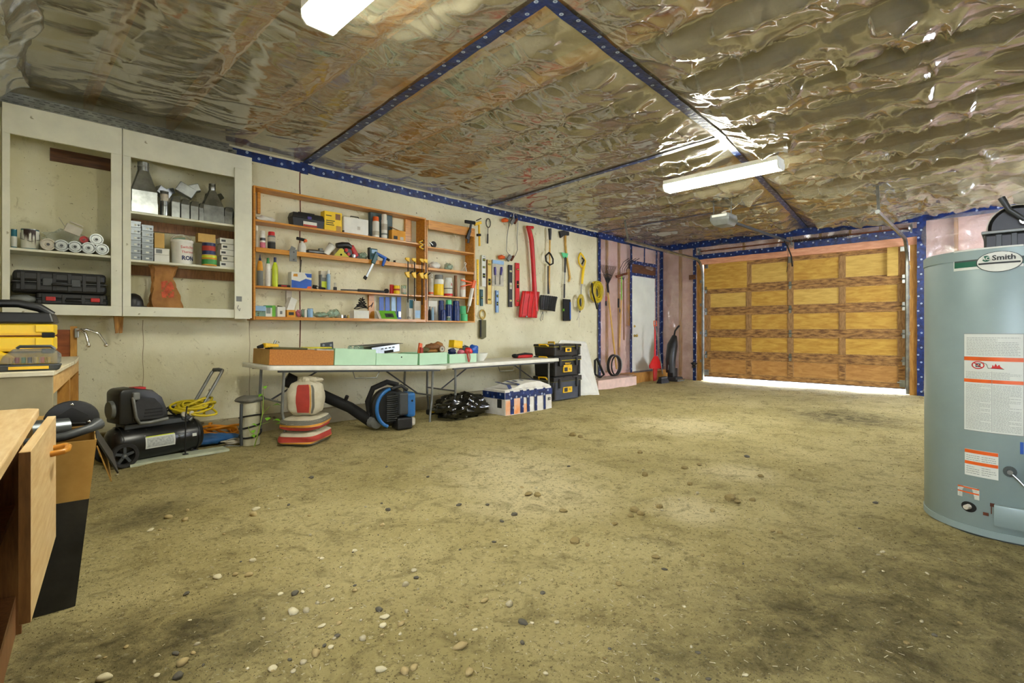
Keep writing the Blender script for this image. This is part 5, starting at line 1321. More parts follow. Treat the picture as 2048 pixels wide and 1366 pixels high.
can('small glass jar with metal lid on the third shelf', 802, 813, 570, zU3, 5.65, 'clear_green', 'brass', 'glass_jar', 'jar', ((.2,.6,'bone'),))
# --- bottom shelf
t = thing('parts_organizer', 'clear lidded organizer box at the left end of the bottom shelf', 'organizer', (wx(520,5.64), 5.69, zU0+.0005))
MB().box(-.06,.06,-.05,.05,0,.06).build('lower_tray', 'clear_green', t, bevel=.003); MB().box(-.06,.06,-.052,.05,.062,.115).build('lid', 'light_blue', t, bevel=.003)
for i in range(4): MB().box(-.05+i*.027,-.032+i*.027,-.045,-.02,.004,.04).build('contents', ('bone','matte_black','bone','chrome')[i], t)
carton('small green and white carton on the bottom shelf', 531, 551, 611, zU0, 5.64, .06, 'paper_white', panel=[(.66,1.0,0,1,'bright_green'),(.08,.5,.3,.8,'ink_soft')], lid='green')
carton('small white tray carton on the bottom shelf', 555, 571, 614, zU0, 5.635, .06, 'paper_white', panel=[(.3,.6,.3,.6,'mid_grey')])
t = carton('torn white carton tilted on the bottom shelf', 570, 585, 598, zU0+.045, 5.68, .06, 'paper_white'); t.rotation_euler = (.0,.35,.2)
t.children[0].location = (0,0,.02)
carton('grey torn packaging standing behind the torn carton', 573, 584, 582, zU0, 5.745, .03, 'bone')
tag(MB().prism([(-.03,0),(.03,0),(.028,.12),(-.02,.13)], -.01, .01).build('packaging_card', 'olive', None, (wx(560,5.72), 5.73, zU0+.001)), 'dull olive packaging card at the back of the bottom shelf', 'card')
carton('small yellow carton lying on the bottom shelf edge', 574, 591, 620, zU0, 5.615, .05, 'bag_orange', panel=[(.2,.8,.3,.7,'ink')])
tag(MB().sph((0,0,0), (.035,.025,.04), 14, 8, lambda d: 1+.1*math.sin(8*d.x+5*d.z)).build('pink_sponge', 'pink', None, (wx(598,5.7), 5.71, zU0+.05), smooth=50), 'pink sponge among the clutter of the bottom shelf', 'sponge')
for i, (u, wd, hh) in enumerate(((612,.09,.07), (642,.08,.05), (668,.075,.08))):
    b_ = MB().sph((0,0,0), (wd,.045,hh/1.6), 20, 10, lambda d, i=i: 1+.13*math.sin(7*d.x+4*d.z+i)+.09*math.sin(17*d.x+11*d.y+2*i))
    tag(b_.build('parts_bag', 'clear_green', None, (wx(u,5.69), 5.70, zU0+hh/1.6+.006), smooth=40), f'{["left","middle","right"][i]} clear plastic bag of parts on the bottom shelf', 'bag', 'clear bags of parts')
can('small blue-capped jar in front of the clear bags', 614, 627, 617, zU0, 5.635, 'light_blue', 'navy', 'small_jar', 'jar')
can('small white pot beside the blue-capped jar', 608, 614, 619, zU0, 5.63, 'white_plastic', 'bone', 'small_jar', 'jar')
for i, u in enumerate((684, 691, 698)): tag(MB().lathe([(.012,0),(.016,.004),(.016,.022),(.009,.026),(.009,.04),(0,.04)], 10).build('hose_fitting', ('chrome','dark_grey','brass')[i], None, (wx(u,5.63), 5.63+.01*i, zU0+.0005), smooth=40), f'{["chrome","dark","brass"][i]} hose fitting on the bottom shelf', 'fitting', 'hose fittings')
carton('flat white carton under the black cable', 708, 738, 621, zU0, 5.63, .1, 'paper_white')
cb = [(.09*math.cos(a*1.0)*(1-.012*k)+.012*math.sin(k*1.7), .03*math.sin(a)+.01*math.cos(k*2.1), .012*math.sin(k*.9)+.0016*k) for k, a in enumerate(np.linspace(0, 2*math.pi*6, 80))]
tag(MB().tube(cb, .006, 6).tube([(.09,0,.02),(.13,-.01,.05),(.15,-.01,.08),(.13,0,.02)], .005, 6).build('coiled_cable', 'matte_black', None, (wx(724,5.67), 5.68, wz(724,621,5.67)+.022), smooth=60), 'coiled black cable on the flat white carton', 'cable')
t = thing('game_board_box', 'bright green flat box leaning on the bottom shelf', 'box', (wx(783,5.62), 5.645, zU0+.0008), rot=(-.62,0,0))
MB().box(-.125,.105,-.008,.008,0,.13).build('panel', 'bright_green', t, bevel=.003); MB().box(-.165,-.126,-.006,.006,0,.125).build('cream_edge', 'bone', t); MB().box(-.06,.06,-.0095,-.008,.025,.085).build('grey_window', 'dark_grey', t); MB().box(-.02,.03,-.0105,-.0095,.04,.065).build('print', 'ink', t)
for i, u in enumerate((765, 777, 789, 800)):
    t = thing('battery_pack', f'{["leftmost","second","third","rightmost"][i]} blue and white blister pack behind the green box', 'blister pack', (wx(u,5.74), 5.765, zU0+.0005), 0, 'blue blister packs')
    MB().box(-.032,.032,-.004,.004,0,wz(u,594,5.74)-zU0).build('card', 'blue' if i != 2 else 'light_blue', t, bevel=.001); MB().box(-.022,.022,-.02,-.004,.03,.11).build('blister', ('galv','paper_white','navy','galv')[i], t, bevel=.004)
carton('blue and white patterned carton near the right end of the bottom shelf', 818, 832, 598, zU0, 5.70, .06, 'paper_white', panel=[(.05,.6,.55,.95,'teal_paint')])
carton('white patterned carton at the right end of the bottom shelf', 829, 842, 602, zU0, 5.66, .07, 'bone', panel=[(.1,.9,.1,.5,'light_blue')])
tag(MB().tube([(-.02,0,.004),(-.02,0,.03),(.02,0,.03),(.02,0,.004)], .004, 6, closed=True).build('key_ring', 'matte_black', None, (wx(818,5.615), 5.62, zU0+.002)), 'small black ring standing on the bottom shelf edge', 'ring')
# --- narrow unit
t = thing('caster_wheel', 'black caster wheel with pale hub on the top shelf of the narrow unit', 'wheel', (wx(868,5.65), 5.66, zV1+.0005))
MB().lathe([(.02,-.014),(.04,-.014),(.046,0),(.04,.014),(.02,.014)], 20, (0,0,.046), 'y').build('tyre', 'rubber', t, smooth=40); MB().lathe([(0,-.012),(.026,-.012),(.026,.012),(0,.012)], 16, (0,0,.046), 'y').build('hub', 'bone', t, smooth=40); MB().obox((-.04,0,.05),(.05,.03,.01),(0,.6,0)).build('fork', 'galv', t)
wbg = MB().sph((0,0,0), (.085,.05,.05), 20, 10, lambda d: 1+.1*math.sin(8*d.x+5*d.z)+.08*math.sin(15*d.x+9*d.y))
tag(wbg.build('cloth_bag', 'paper_white', None, (wx(871,5.66), 5.68, zV2+.05), smooth=60), 'white bundled cloth on the middle shelf of the narrow unit', 'cloth')
gbg = MB().sph((0,0,0), (.065,.05,.05), 18, 10, lambda d: 1+.14*math.sin(9*d.x+5*d.z)+.1*math.sin(18*d.x+9*d.y))
tag(gbg.build('plastic_wrap', 'clear_green', None, (wx(898,5.66), 5.68, zV2+.052), smooth=40), 'crumpled grey-green plastic on the middle shelf of the narrow unit', 'plastic')
t = thing('shelf_bracket', 'white angled metal bracket at the end of the middle shelf', 'bracket', (wx(928,5.63), 5.64, zV2+.003))
MB().beam((-.06,0,.006),(.06,0,.006),.02,.008).beam((.055,0,.0),(.02,0,.11),.02,.008).beam((-.05,0,.006),(.03,0,.08),.012,.006).build('bracket_frame', 'white_plastic', t); MB().tube([(.03,0,.09),(.05,0,.12),(.03,0,.135),(.01,0,.12)], .006, 6).build('hook', 'white_plastic', t)
for i, (u0, u1, v0, b, c, nm, bands) in enumerate((
    (857,867,548,'bone','clear','grey-capped spray can with orange and white label at the left of the narrow unit', ((.05,.15,'orange'),)),
    (868,887,550,'paper_white','mid_grey','spray can with yellow side and clear cap', ((.02,.55,'yellow'),)),
    (888,905,556,'sticker','sticker','white spray can with a red R and red base', ((.02,.14,'bright_red'),(.4,.44,'dark_grey'))),
    (920,931,557,'white_plastic','white_plastic','plain white spray can behind the orange caulking gun', ((.4,.6,'pink_foam'),)))):
    t = bottle(nm, u0, u1, v0, zV3, 5.66, b, c, 'spray_can', 'spray can', group='spray cans', bands=bands)
    if i == 2:
        r_ = (wx(u1,5.66)-wx(u0,5.66))/2*.82; h_ = wz(896,556,5.66)-zV3
        lettering(t, 'R', .05, 'ink_red', (0,0,0), bold=.001, fn=lambda x, y: (r_*1.02*math.sin((x+.012)/r_), -r_*1.02*math.cos((x+.012)/r_), h_*.62+y))
tag(MB().lathe([(.02,0),(.022,.004),(.022,wz(912,551,5.68)-zV3),(0,wz(912,551,5.68)-zV3)], 14).build('cardboard_tube', 'wood_edge', None, (wx(912,5.68), 5.69, zV3+.0005), smooth=40), 'dark brown tube standing between the white spray cans', 'tube')
t = thing('caulking_gun', 'orange caulking gun with white cartridge hanging from the narrow unit', 'caulking gun', (wx(940,5.57), 5.57, zV3-.05))
O = Vector(t.location); P_ = lambda u, v, Y=5.565: px(u, v, Y)-O
MB().tube([P_(945,576), P_(938,612)], .026, 14).build('cartridge', 'white_plastic', t, smooth=40); MB().tube([P_(938,612), P_(935,625)], [.012,.004], 10).build('nozzle', 'bone', t, smooth=40)
MB().beam(P_(948,561), P_(944,577), .055, .05, (0,1,0)).build('cradle', 'orange', t, bevel=.006); MB().beam(P_(922,560), P_(946,566), .022, .022, (0,1,0)).build('handle', 'orange', t, bevel=.006); MB().beam(P_(922,573), P_(944,568), .016, .016, (0,1,0)).build('trigger', 'orange', t, bevel=.004); MB().cyl(P_(946,564), P_(949,542), .004, n=6).build('plunger_rod', 'grey_metal', t)
carton('white wrapped pack at the back of the lowest narrow shelf', 857, 875, 601, zV0, 5.73, .05, 'paper_white', panel=[(.2,.8,.3,.7,'bone')])
bottle('light blue spray tube on the lowest narrow shelf', 862, 868, 615, zV0, 5.64, 'light_blue', 'light_blue', shape='tube')
bottle('dark bottle beside the light blue tube', 857, 862, 613, zV0, 5.66, 'matte_black', 'dark_grey', shape='jug')
for i, (u0, u1, v0, c, Y) in enumerate(((877,888,601,'navy_can',5.71), (879,892,620,'navy_can',5.64), (891,904,600,'mint_cap',5.68), (905,919,602,'navy_can',5.66), (893,901,633,'bone',5.625))):
    bottle(('tall navy can behind the short one', 'short dark navy can at the front', 'navy can with mint green cap', 'tall navy can at right of the lowest narrow shelf', 'tiny pale jar in front of the mint-capped can')[i], u0, u1, v0, zV0, Y, 'navy_can' if i < 4 else 'clear_green', c, 'spray_can' if i < 4 else 'small_jar', 'can' if i < 4 else 'jar', group='navy cans on the lowest narrow shelf' if i < 4 else None)
can('bright green tin at the bottom of the lowest narrow shelf', 921, 935, 628, zV0, 5.64, 'mint_cap', 'bright_green', 'small_tin', 'tin')
can('second bright green tin stacked on the first', 920, 932, 612, wz(928,628,5.64)+.001, 5.65, 'mint_cap', 'mint_cap', 'small_tin', 'tin')

# ================================================================== TOOLS HUNG ON THE WALL
TY = W-.03
def hung(name, label, cat, u, v, Y=TY, group=None):
    x, y, z = at(u, v, Y); t = thing(name, label, cat, (x, y, z), 0, group)
    O = Vector((x, y, z))
    return t, (lambda uu, vv, d=0.0: Vector(at(uu, vv, Y-d))-O)
def level(label, u0, u1, v0, v1, m, vials, name='spirit_level', th=.022, vm='lime', trim=None):
    t, P = hung(name, label, 'level', (u0+u1)/2, v1, TY, 'spirit levels on the wall')
    a = P(u0, v1); b = P(u1, v1); H = P((u0+u1)/2, v0).z; w = (b.x-a.x)/2*.8
    MB().box(-w, w, -th/2, th/2, 0, H).build('body', m, t, bevel=.003)
    for k, hh in vials:
        MB().box(-w*.6, w*.6, -th/2-.002, -th/2+.002, H*k-hh, H*k+hh).build('window', 'matte_black' if m != 'black_plastic' else 'bone', t)
        MB().cyl((-w*.4,-th/2-.003,H*k), (w*.4,-th/2-.003,H*k), .005, n=8).build('vial', vm, t)
    if trim: 
        for s in (-1, 1): MB().box(s*w-.003, s*w+.003, -th/2-.001, th/2, 0, H).build('edge_rail', trim, t)
    MB().lathe([(.006,0),(.006,.003),(0,.004)], 8, (0,-th/2,H-.02), 'y').build('hang_hole', 'matte_black', t)
    return t
level('white aluminium spirit level right of the narrow shelf', 962, 972, 511, 573, 'sticker', ((.86,.02),(.35,.035),(.62,.015)))
level('yellow wooden spirit level next to the white one', 973, 983, 520, 608, 'brass', ((.5,.05),(.9,.012),(.1,.012)), trim='wood_edge')
level('long black spirit level left of the red one', 1016, 1025, 530, 614, 'black_plastic', ((.85,.015),(.5,.05),(.15,.015)))
level('red spirit level partly behind the red shovel blade', 1030, 1039, 526, 612, 'bright_red', ((.85,.012),(.5,.06),(.12,.012)))
level('small dark green level under the white spirit level', 960, 966, 579, 612, 'teal', ((.5,.02),))
level('narrow blue torpedo level hanging alone', 991, 997, 581, 625, 'light_blue', ((.75,.02),(.4,.03)), th=.015, trim='blue')
t, P = hung('yardstick', 'long yellow straightedge hanging beside the narrow shelf', 'ruler', 955.5, 610, W-.006)
H = P(955.5, 519).z; MB().box(-.018,.018,-.004,.004,0,H).build('blade', 'yellow', t, bevel=.001)
for k in range(1, 9): MB().box(-.018,.0,-.0052,-.004,H*k/9,H*k/9+.004).build('mark', 'ink', t)
t, P = hung('hand_clamp', 'black ratchet clamp hooked on the corner of the narrow shelf', 'clamp', 938, 486, 5.57)
MB().beam(P(936,486), P(943,442), .03, .014, (0,1,0)).build('bar', 'worn_black', t); MB().beam(P(930,443), P(950,446), .045, .03, (0,1,0)).build('head', 'matte_black', t, bevel=.006); MB().beam(P(934,478), P(940,460), .05, .026, (0,1,0)).build('grip', 'black_plastic', t, bevel=.006)
MB().lathe([(.008,0),(.008,.006),(0,.007)], 10, tuple(P(940,472,.02)), 'y').build('rivet', 'bone', t)
t, P = hung('hand_clamp', 'yellow quick clamp hanging at the corner of the narrow shelf', 'clamp', 957, 492, 5.60)
MB().beam(P(959,492), P(958,450), .022, .02, (0,1,0)).build('bar', 'tool_yellow', t); MB().beam(P(949,449), P(962,445), .04, .03, (0,1,0)).build('head', 'tool_yellow', t, bevel=.005); MB().beam(P(954,470), P(961,470), .035, .03, (0,1,0)).build('sliding_jaw', 'matte_black', t, bevel=.004)
MB().beam(P(953,441), P(962,437), .012, .02, (0,1,0)).build('trigger', 'matte_black', t)
def ring_pts(cx, cz, rx, rz, n=28, y=0, ph=0): return [(cx+rx*math.cos(a+ph), y, cz+rz*math.sin(a+ph)) for a in np.linspace(0, 2*math.pi, n, endpoint=False)]
t, P = hung('strap_wrench', 'black loop-headed strap wrench hanging on the wall', 'wrench', 976, 486)
c = P(976.5, 446); MB().tube(ring_pts(c.x, c.z, .045, .068), .007, 6, closed=True).build('loop', 'matte_black', t, smooth=60); MB().cyl(P(976,456), P(975.5,470), .006, n=8).build('shaft', 'grey_metal', t); MB().cyl(P(975.5,468), P(975,487), .012, n=10).build('grip', 'black_plastic', t, smooth=40)
for i, (u, v) in enumerate(((1010, 441), (1003, 515))):
    t, P = hung('pipe_clamp', f'{["upper","lower"][i]} orange-handled pipe clamp holding the wire loop', 'clamp', u, v, TY-.02, 'orange pipe clamps')
    MB().tube([P(u-5,v), P(u,v-1), P(u+5,v)], [.028,.036,.024], 10).build('knob', 'orange', t, smooth=50); MB().cyl(P(u+4,v), P(u+14,v+3), .01, n=8).build('screw', 'grey_metal', t); MB().beam(P(u+12,v+6), P(u+18,v-4), .06, .04, (0,1,0)).build('jaw', 'steel_paint', t, bevel=.008); MB().beam(P(u+19,v+6), P(u+24,v-3), .03, .04, (0,1,0)).build('end_jaw', 'rust', t, bevel=.006)
t, P = hung('wire_loop', 'long clear wire loop hanging between the orange clamps', 'wire', 1024, 470)
MB().tube([P(1018,445), P(1020,430), P(1027,425), P(1034,430), P(1036,447), P(1034,475), P(1035,500), P(1030,512), P(1020,512), P(1013,502), P(1014,475)], .005, 6, closed=True).build('wire', 'grey_metal', t, smooth=60); MB().tube([P(1027,425), P(1028,436), P(1030,450)], .006, 6).tube([P(1029,425), P(1024,440), P(1023,452)], .006, 6).build('wire_tail', 'bone', t)
t, P = hung('blister_pack', 'clear blister pack with two blue-handled tools', 'blister pack', 996, 571)
a, b = P(985, 571), P(1008, 522); MB().box(a.x, b.x, .008, .012, a.z, b.z).build('card', 'bone', t); MB().box(a.x+.004, b.x-.004, -.002, .008, b.z-.06, b.z-.004).build('header', 'light_blue', t)
for k, (ua, ub) in enumerate(((991,990), (1000,1003))):
    MB().tube([P(ua,569), P(ua,556), P((ua+ub)/2,548)], .008, 6).build('tool_shaft', 'grey_metal', t); MB().tube([P((ua+ub)/2,550,.005), P(ub,540,.005), P(ub,534,.005)], [.016,.02,.016], 8).build('tool_handle', 'purple', t, smooth=50)
t, P = hung('hand_saw_sheath', 'olive tool sheath with ring hanging below the levels', 'sheath', 965, 677)
a, b = P(959, 640), P(972, 677); w = (b.x-a.x)/2; MB().prism([(-w,a.z),(w,a.z),(w,.02),(0,-.01),(-w,.015)], -.012, .012).build('sheath', 'olive', t, bevel=.002); MB().prism([(-w,a.z),(-w*.5,a.z),(-w*.5,.02),(-w,.02)], -.016, -.012).build('sheath_edge', 'matte_black', t)
c = P(965.5, 629); MB().tube(ring_pts(0, c.z, w*.85, w*1.0), .012, 7, closed=True).build('ring', 'brass', t, smooth=60); MB().beam((0,0,a.z),(0,0,c.z-.03),.02,.01,(0,1,0)).build('ring_stem', 'brass', t)

# --- red snow pusher
t, P = hung('snow_shovel', 'large red plastic shovel with a ribbed blade on the wall', 'shovel', 1058, 635, TY-.03)
pts = [P(1057,455,.02), P(1063,480,.03), P(1066,520,.03), P(1068,560,.03), P(1070,600,.02), P(1071,622,.01)]
MB().tube(pts, [.038,.04,.036,.036,.045,.05], 8).build('handle', 'bright_red', t, smooth=50)
MB().tube([P(1054,454,.02), P(1066,455,.02)], .024, 8).build('grip', 'bright_red', t, smooth=40)
def blade(us, vs, depth, m, ribs, parent, P, rm, thick=.012, rw=.006):
    """curved blade between corner pixels: us/vs = TL, TR, BR, BL"""
    tl, tr, br, bl_ = [P(u, v) for u, v in zip(us, vs)]; n, q = 9, 9; V = []
    for j in range(q):
        k = j/(q-1)
        for i in range(n):
            f = i/(n-1); p = tl.lerp(tr, f).lerp(bl_.lerp(br, f), k)
            V.append(p + Vector((0, -depth*(1-(2*f-1)**2)*.6 - depth*k**2*.8, 0)))
    F = [(j*n+i, j*n+i+1, (j+1)*n+i+1, (j+1)*n+i) for j in range(q-1) for i in range(n-1)]
    MB().add(V, F).build('blade', m, parent, smooth=60, solid=thick)
    for r in range(ribs):
        i = 1+round(r*(n-3)/max(1, ribs-1))
        MB().tube([V[j*n+i]+Vector((0,-thick*.7,0)) for j in range(q)], rw, 6).build('rib', rm, parent, smooth=50)
blade((1045,1079,1070,1034), (582,584,636,634), .05, 'bright_red', 4, t, P, 'red', rw=.010)
MB().cyl(P(1053,632,.08), P(1053,634.5,.08), .016, n=10).build('wear_bolt', 'grey_metal', t)
# --- black snow shovel with a wooden shaft
t, P = hung('snow_shovel', 'black ribbed snow shovel with a pale wooden shaft', 'shovel', 1098, 625, TY-.03)
MB().cyl(P(1100,476,.02), P(1098,585,.02), .014, n=10).build('shaft', 'wood_handle', t, smooth=40)
MB().tube([P(1099.5,457,.02), P(1100,466,.02), P(1100,480,.02)], [.032,.028,.02], 10).build('grip_end', 'black_plastic', t, smooth=50)
MB().tube([P(1098,505,.05), P(1091,512,.05), P(1092,522,.05), P(1100,530,.05), P(1106,527,.05), P(1106,518,.05), P(1101,508,.05)], .014, 8, closed=True).build('side_grip', 'matte_black', t, smooth=50)
MB().tube([P(1096,532,.03), P(1096,560,.03), P(1097,588,.03)], [.012,.01,.02], 8).build('socket', 'black_plastic', t, smooth=50)
blade((1081,1115,1106,1076), (590,594,623,619), .05, 'black_plastic', 7, t, P, 'worn_black', rw=.009)
t, P = hung('wire_hook', 'small wire hook hanging under the black shovel', 'hook', 1084, 636)
MB().tube([P(1086,623), P(1083,630), P(1080,638), P(1082,642)], .006, 6).tube([P(1086,623), P(1086,633), P(1085,640)], .006, 6).build('wire', 'grey_metal', t)
# --- axe
t, P = hung('axe', 'axe with dark head and curved yellow handle', 'axe', 1136, 563)
MB().prism([tuple(P(1118,463).xz), tuple(P(1126,461).xz), tuple(P(1137,464).xz), tuple(P(1137,471).xz), tuple(P(1127,471).xz), tuple(P(1121,476).xz)], -.018, .018).build('head', 'worn_black', t, bevel=.004)
MB().tube([P(1131,463), P(1131,490), P(1134,515), P(1138,540), P(1140,555), P(1138,563)], [.018,.018,.017,.017,.019,.016], 8).build('handle', 'wood_handle', t, smooth=50)
# --- snow brush
t, P = hung('snow_brush', 'snow brush with green scraper and dark blue bristle head', 'brush', 1131, 643, TY-.02)
MB().prism([tuple(P(1123,505).xz), tuple(P(1136,507).xz), tuple(P(1134,516).xz), tuple(P(1127,516).xz)], -.006, .006).build('scraper', 'mint_cap', t, bevel=.002)
MB().cyl(P(1130.5,514), P(1130,545), .018, n=10).build('foam_grip', 'black_plastic', t, smooth=40); MB().cyl(P(1130,545), P(1129,570), .011, n=10).build('shaft', 'grey_metal', t, smooth=40); MB().cyl(P(1129,568), P(1128.5,596), .015, n=10).build('lower_grip', 'black_plastic', t, smooth=40)
a, b = P(1125, 598), P(1139, 642); MB().box(a.x, b.x, -.03, .0, b.z, a.z).build('bristle_block', 'matte_black', t, bevel=.008); MB().box(b.x-.035, b.x-.008, -.04, -.028, b.z+.03, a.z-.05).build('bristles', 'blue', t, bevel=.003); MB().box(a.x-.004, a.x+.01, -.034, .0, (a.z+b.z)/2-.02, (a.z+b.z)/2+.02).build('release_button', 'bright_green', t)
# --- string trimmer
t, P = hung('string_trimmer', 'yellow and black string trimmer hanging by its handle', 'trimmer', 1160, 655, TY-.02)
MB().tube([P(1160,508), P(1157,516), P(1158,526), P(1163,534), P(1169,534), P(1171,522), P(1166,512), P(1161,506)], .016, 8, closed=True).build('loop_handle', 'yellow', t, smooth=50); MB().tube([P(1164,528), P(1168,520), P(1164,516)], .014, 8).build('trigger', 'matte_black', t, smooth=50)
MB().tube([P(1168,532), P(1166,545), P(1164,568)], [.024,.026,.02], 10).build('body', 'yellow', t, smooth=50); MB().cyl(P(1163.5,566), P(1162,590), .009, n=10).build('shaft', 'grey_metal', t, smooth=40); MB().tube([P(1160,596), P(1160,608), P(1159,625)], [.02,.028,.016], 10).build('motor_head', 'black_plastic', t, smooth=50); MB().cyl(P(1159,625), P(1158,655), .004, n=6).build('line', 'bone', t)
def coil(cx, cz, rx, rz, turns, r, m, name, parent, seed=1, dy=.02, n=26):
    rd = random.Random(seed); pts = []
    for k in range(turns*n):
        a = 2*math.pi*k/n; tt = k/n; w1 = .82+.20*math.sin(tt*2.3+seed)+.08*math.sin(tt*5.1)
        ph = .16*math.sin(tt*1.7+seed*2)
        pts.append((cx+rx*w1*math.cos(a+ph), -dy*(.5+.5*math.sin(tt*2.9))-r, cz+rz*w1*math.sin(a+ph)))
    return MB().tube(pts, r, 5).build(name, m, parent, smooth=60)
t, P = hung('extension_cord', 'thin yellow cord looped over the string trimmer', 'cord', 1160, 620, TY-.06)
coil(0, P(1160,605).z, .095, .145, 7, .0055, 'yellow_cord', 'coil', t, 3); MB().tube([P(1158,612), P(1158,632), P(1154,640)], .008, 6).build('plug', 'bone', t)
t, P = hung('extension_cord', 'large coil of yellow cord at the end of the concrete wall', 'cord', 1190, 606, TY-.05)
coil(P(1190,584).x, P(1190,584).z, .165, .195, 16, .0085, 'yellow_cord', 'coil', t, 5, .07); MB().tube([P(1184,566,.07), P(1185,585,.07), P(1190,602,.07), P(1194,618,.05)], .014, 7).build('tie_strap', 'matte_black', t, smooth=50)
# --- tools leaning in the stud bay
KY = 5.66
t, P = hung('leaf_rake', 'leaf rake with black wire tines and yellow wooden handle', 'rake', 1233, 742, KY)
MB().tube([P(1216,585), P(1225,665), P(1233,738)], .016, 10).build('handle', 'wood_handle', t, smooth=50); MB().cyl(P(1215,568), P(1217,588), .02, n=10).build('ferrule', 'matte_black', t, smooth=40)
for k in range(15):
    f = k/14; u = 1201+f*31; v = 531+6*abs(f-.5)*0+ (4*f)
    MB().tube([P(1215.5,570), P(1215.5+(u-1215.5)*.55, 552-4*(1-abs(2*f-1))), P(u, v), P(u+1, v-2, .03)], .0045, 5).build('tine', 'matte_black', t)
MB().tube([P(1208,550), P(1215,548), P(1223,551)], .006, 6).build('brace', 'matte_black', t)
t, P = hung('garden_fork', 'garden fork with long curved tines by the entry door', 'fork', 1247, 681, KY)
MB().cyl(P(1247,560), P(1248,680), .014, n=10).build('handle', 'wood_edge', t, smooth=40)
for k in range(4):
    du = k*5.0
    MB().tube([P(1247,560), P(1241+du*.6,552), P(1240+du*.9,538,.02), P(1247+du*1.2,524,.06), P(1258+du*1.4,517,.08)], .006, 6).build('tine', 'worn_black', t, smooth=50)
t, P = hung('garden_hoe', 'garden hoe with green handle hanging head up', 'hoe', 1242, 694, KY-.03)
MB().tube([P(1243,552), P(1243,600)], .013, 8).build('upper_handle', 'leaf', t, smooth=40); MB().tube([P(1243,600), P(1239,694)], .013, 8).build('lower_handle', 'wood_handle', t, smooth=40); MB().prism([tuple(P(1231,551).xz), tuple(P(1254,545).xz), tuple(P(1254,549).xz), tuple(P(1233,556).xz)], -.01, .01).build('blade', 'rust', t); MB().tube([P(1233,553), P(1238,558), P(1243,556)], .007, 6).build('neck', 'rust', t)
t, P = hung('hand_tool', 'small black handled tool hanging in the pink stud bay', 'tool', 1212, 612, W-.06)
MB().beam(P(1212,612), P(1212,602), .035, .02, (0,1,0)).build('head', 'matte_black', t, bevel=.004); MB().cyl(P(1212,602), P(1212,592), .009, n=8).build('handle', 'red', t)
t, P = hung('hand_tool', 'black hanging brush beside the green hoe handle', 'tool', 1237, 622, KY)
MB().beam(P(1237,615), P(1237,597), .04, .02, (0,1,0)).build('head', 'matte_black', t, bevel=.004); MB().cyl(P(1240,625), P(1240,618), .012, n=8).build('tip', 'navy', t)
# things on the kerb
t, P = hung('hose_coil', 'coil of thick dark hose standing on the plastic-covered kerb', 'hose', 1231, 748, 5.52)
c = P(1231, 727); rr_ = .20
for k in range(4):
    MB().tube([(rr_*(1-.07*k)*math.cos(a)+.012*k*(-1)**k, -.03*k+.05, .245+rr_*(1-.03*k)*math.sin(a)) for a in np.linspace(0, 2*math.pi, 30, endpoint=False)], .014, 7, closed=True).build('loop', ('rubber','worn_black','steel_paint','rubber')[k], t, smooth=60)
t.location.z = .192; 
for ch in t.children: ch.location.z = -.03
t = thing('bow_saw', 'black triangular folded saw leaning on the kerb', 'saw', (wx(1198,5.52), 5.52, .19))
O = Vector(t.location); P_ = lambda u, v: px(u, v, 5.52)-O
q = [P_(1190,716), P_(1194,713), P_(1208,745), P_(1200,750), P_(1190,744)]; dz = min(p.z for p in q); q = [p-Vector((0,0,dz-.02)) for p in q]
MB().tube(q, .022, 7, closed=True).build('frame', 'matte_black', t, smooth=40)
# --- by the entry door
t = thing('red_shovel', 'red plastic shovel standing head down by the entry door', 'shovel', (wx(1310,5.45), 5.45, 0.0))
O = Vector(t.location); P_ = lambda u, v, d=0: px(u, v, 5.45-d)-O
MB().tube([P_(1310,650), P_(1310,685), P_(1310,718)], [.018,.018,.024], 8).build('shaft', 'bright_red', t, smooth=50); MB().tube([P_(1308,652), P_(1308,642), P_(1313,642), P_(1313,652)], .012, 6, closed=True).build('grip', 'orange', t, smooth=50)
MB().prism([tuple(P_(1307,712).xz), tuple(P_(1313,712).xz), tuple(P_(1321,730).xz), tuple(P_(1320,737).xz), tuple(P_(1298,737).xz), tuple(P_(1297,731).xz)], -.03, -.005).build('blade', 'bright_red', t, bevel=.006); MB().prism([tuple(P_(1305,737).xz), tuple(P_(1313,737).xz), (P_(1311,752).x, .02), (P_(1306,752).x, .02)], -.025, -.005).build('scoop_tip', 'red', t)
t.location = (t.location.x, 5.45, .0)
t = thing('push_broom', 'black push broom with thin grey stick by the entry door', 'broom', fp(1326, 766))
O = Vector(t.location); P_ = lambda u, v: px(u, v, O.y)-O
MB().tube([P_(1311,652), P_(1318,700), P_(1325,748)], .011, 8).build('stick', 'grey_metal', t, smooth=40); MB().taper(.0, (-.17,.17,-.06,.06), .09, (-.13,.13,-.035,.035)).build('bristle_head', 'matte_black', t, bevel=.004); MB().box(-.13,.13,-.035,.035,.09,.13).build('block', 'worn_black', t, bevel=.008)
t = thing('upright_vacuum', 'black upright vacuum cleaner in the corner by the overhead door', 'vacuum cleaner', fp(1345, 762))
O = Vector(t.location); P_ = lambda u, v: px(u, v, O.y)-O
MB().tube([P_(1341,745), P_(1341,720), P_(1345,690), P_(1349,672)], [.09,.105,.11,.05], 14).build('dust_bag', 'black_plastic', t, smooth=50); MB().tube([P_(1348,674), P_(1350,662), P_(1355,655), P_(1358,652)], [.02,.018,.02,.022], 8).build('handle', 'matte_black', t, smooth=50)
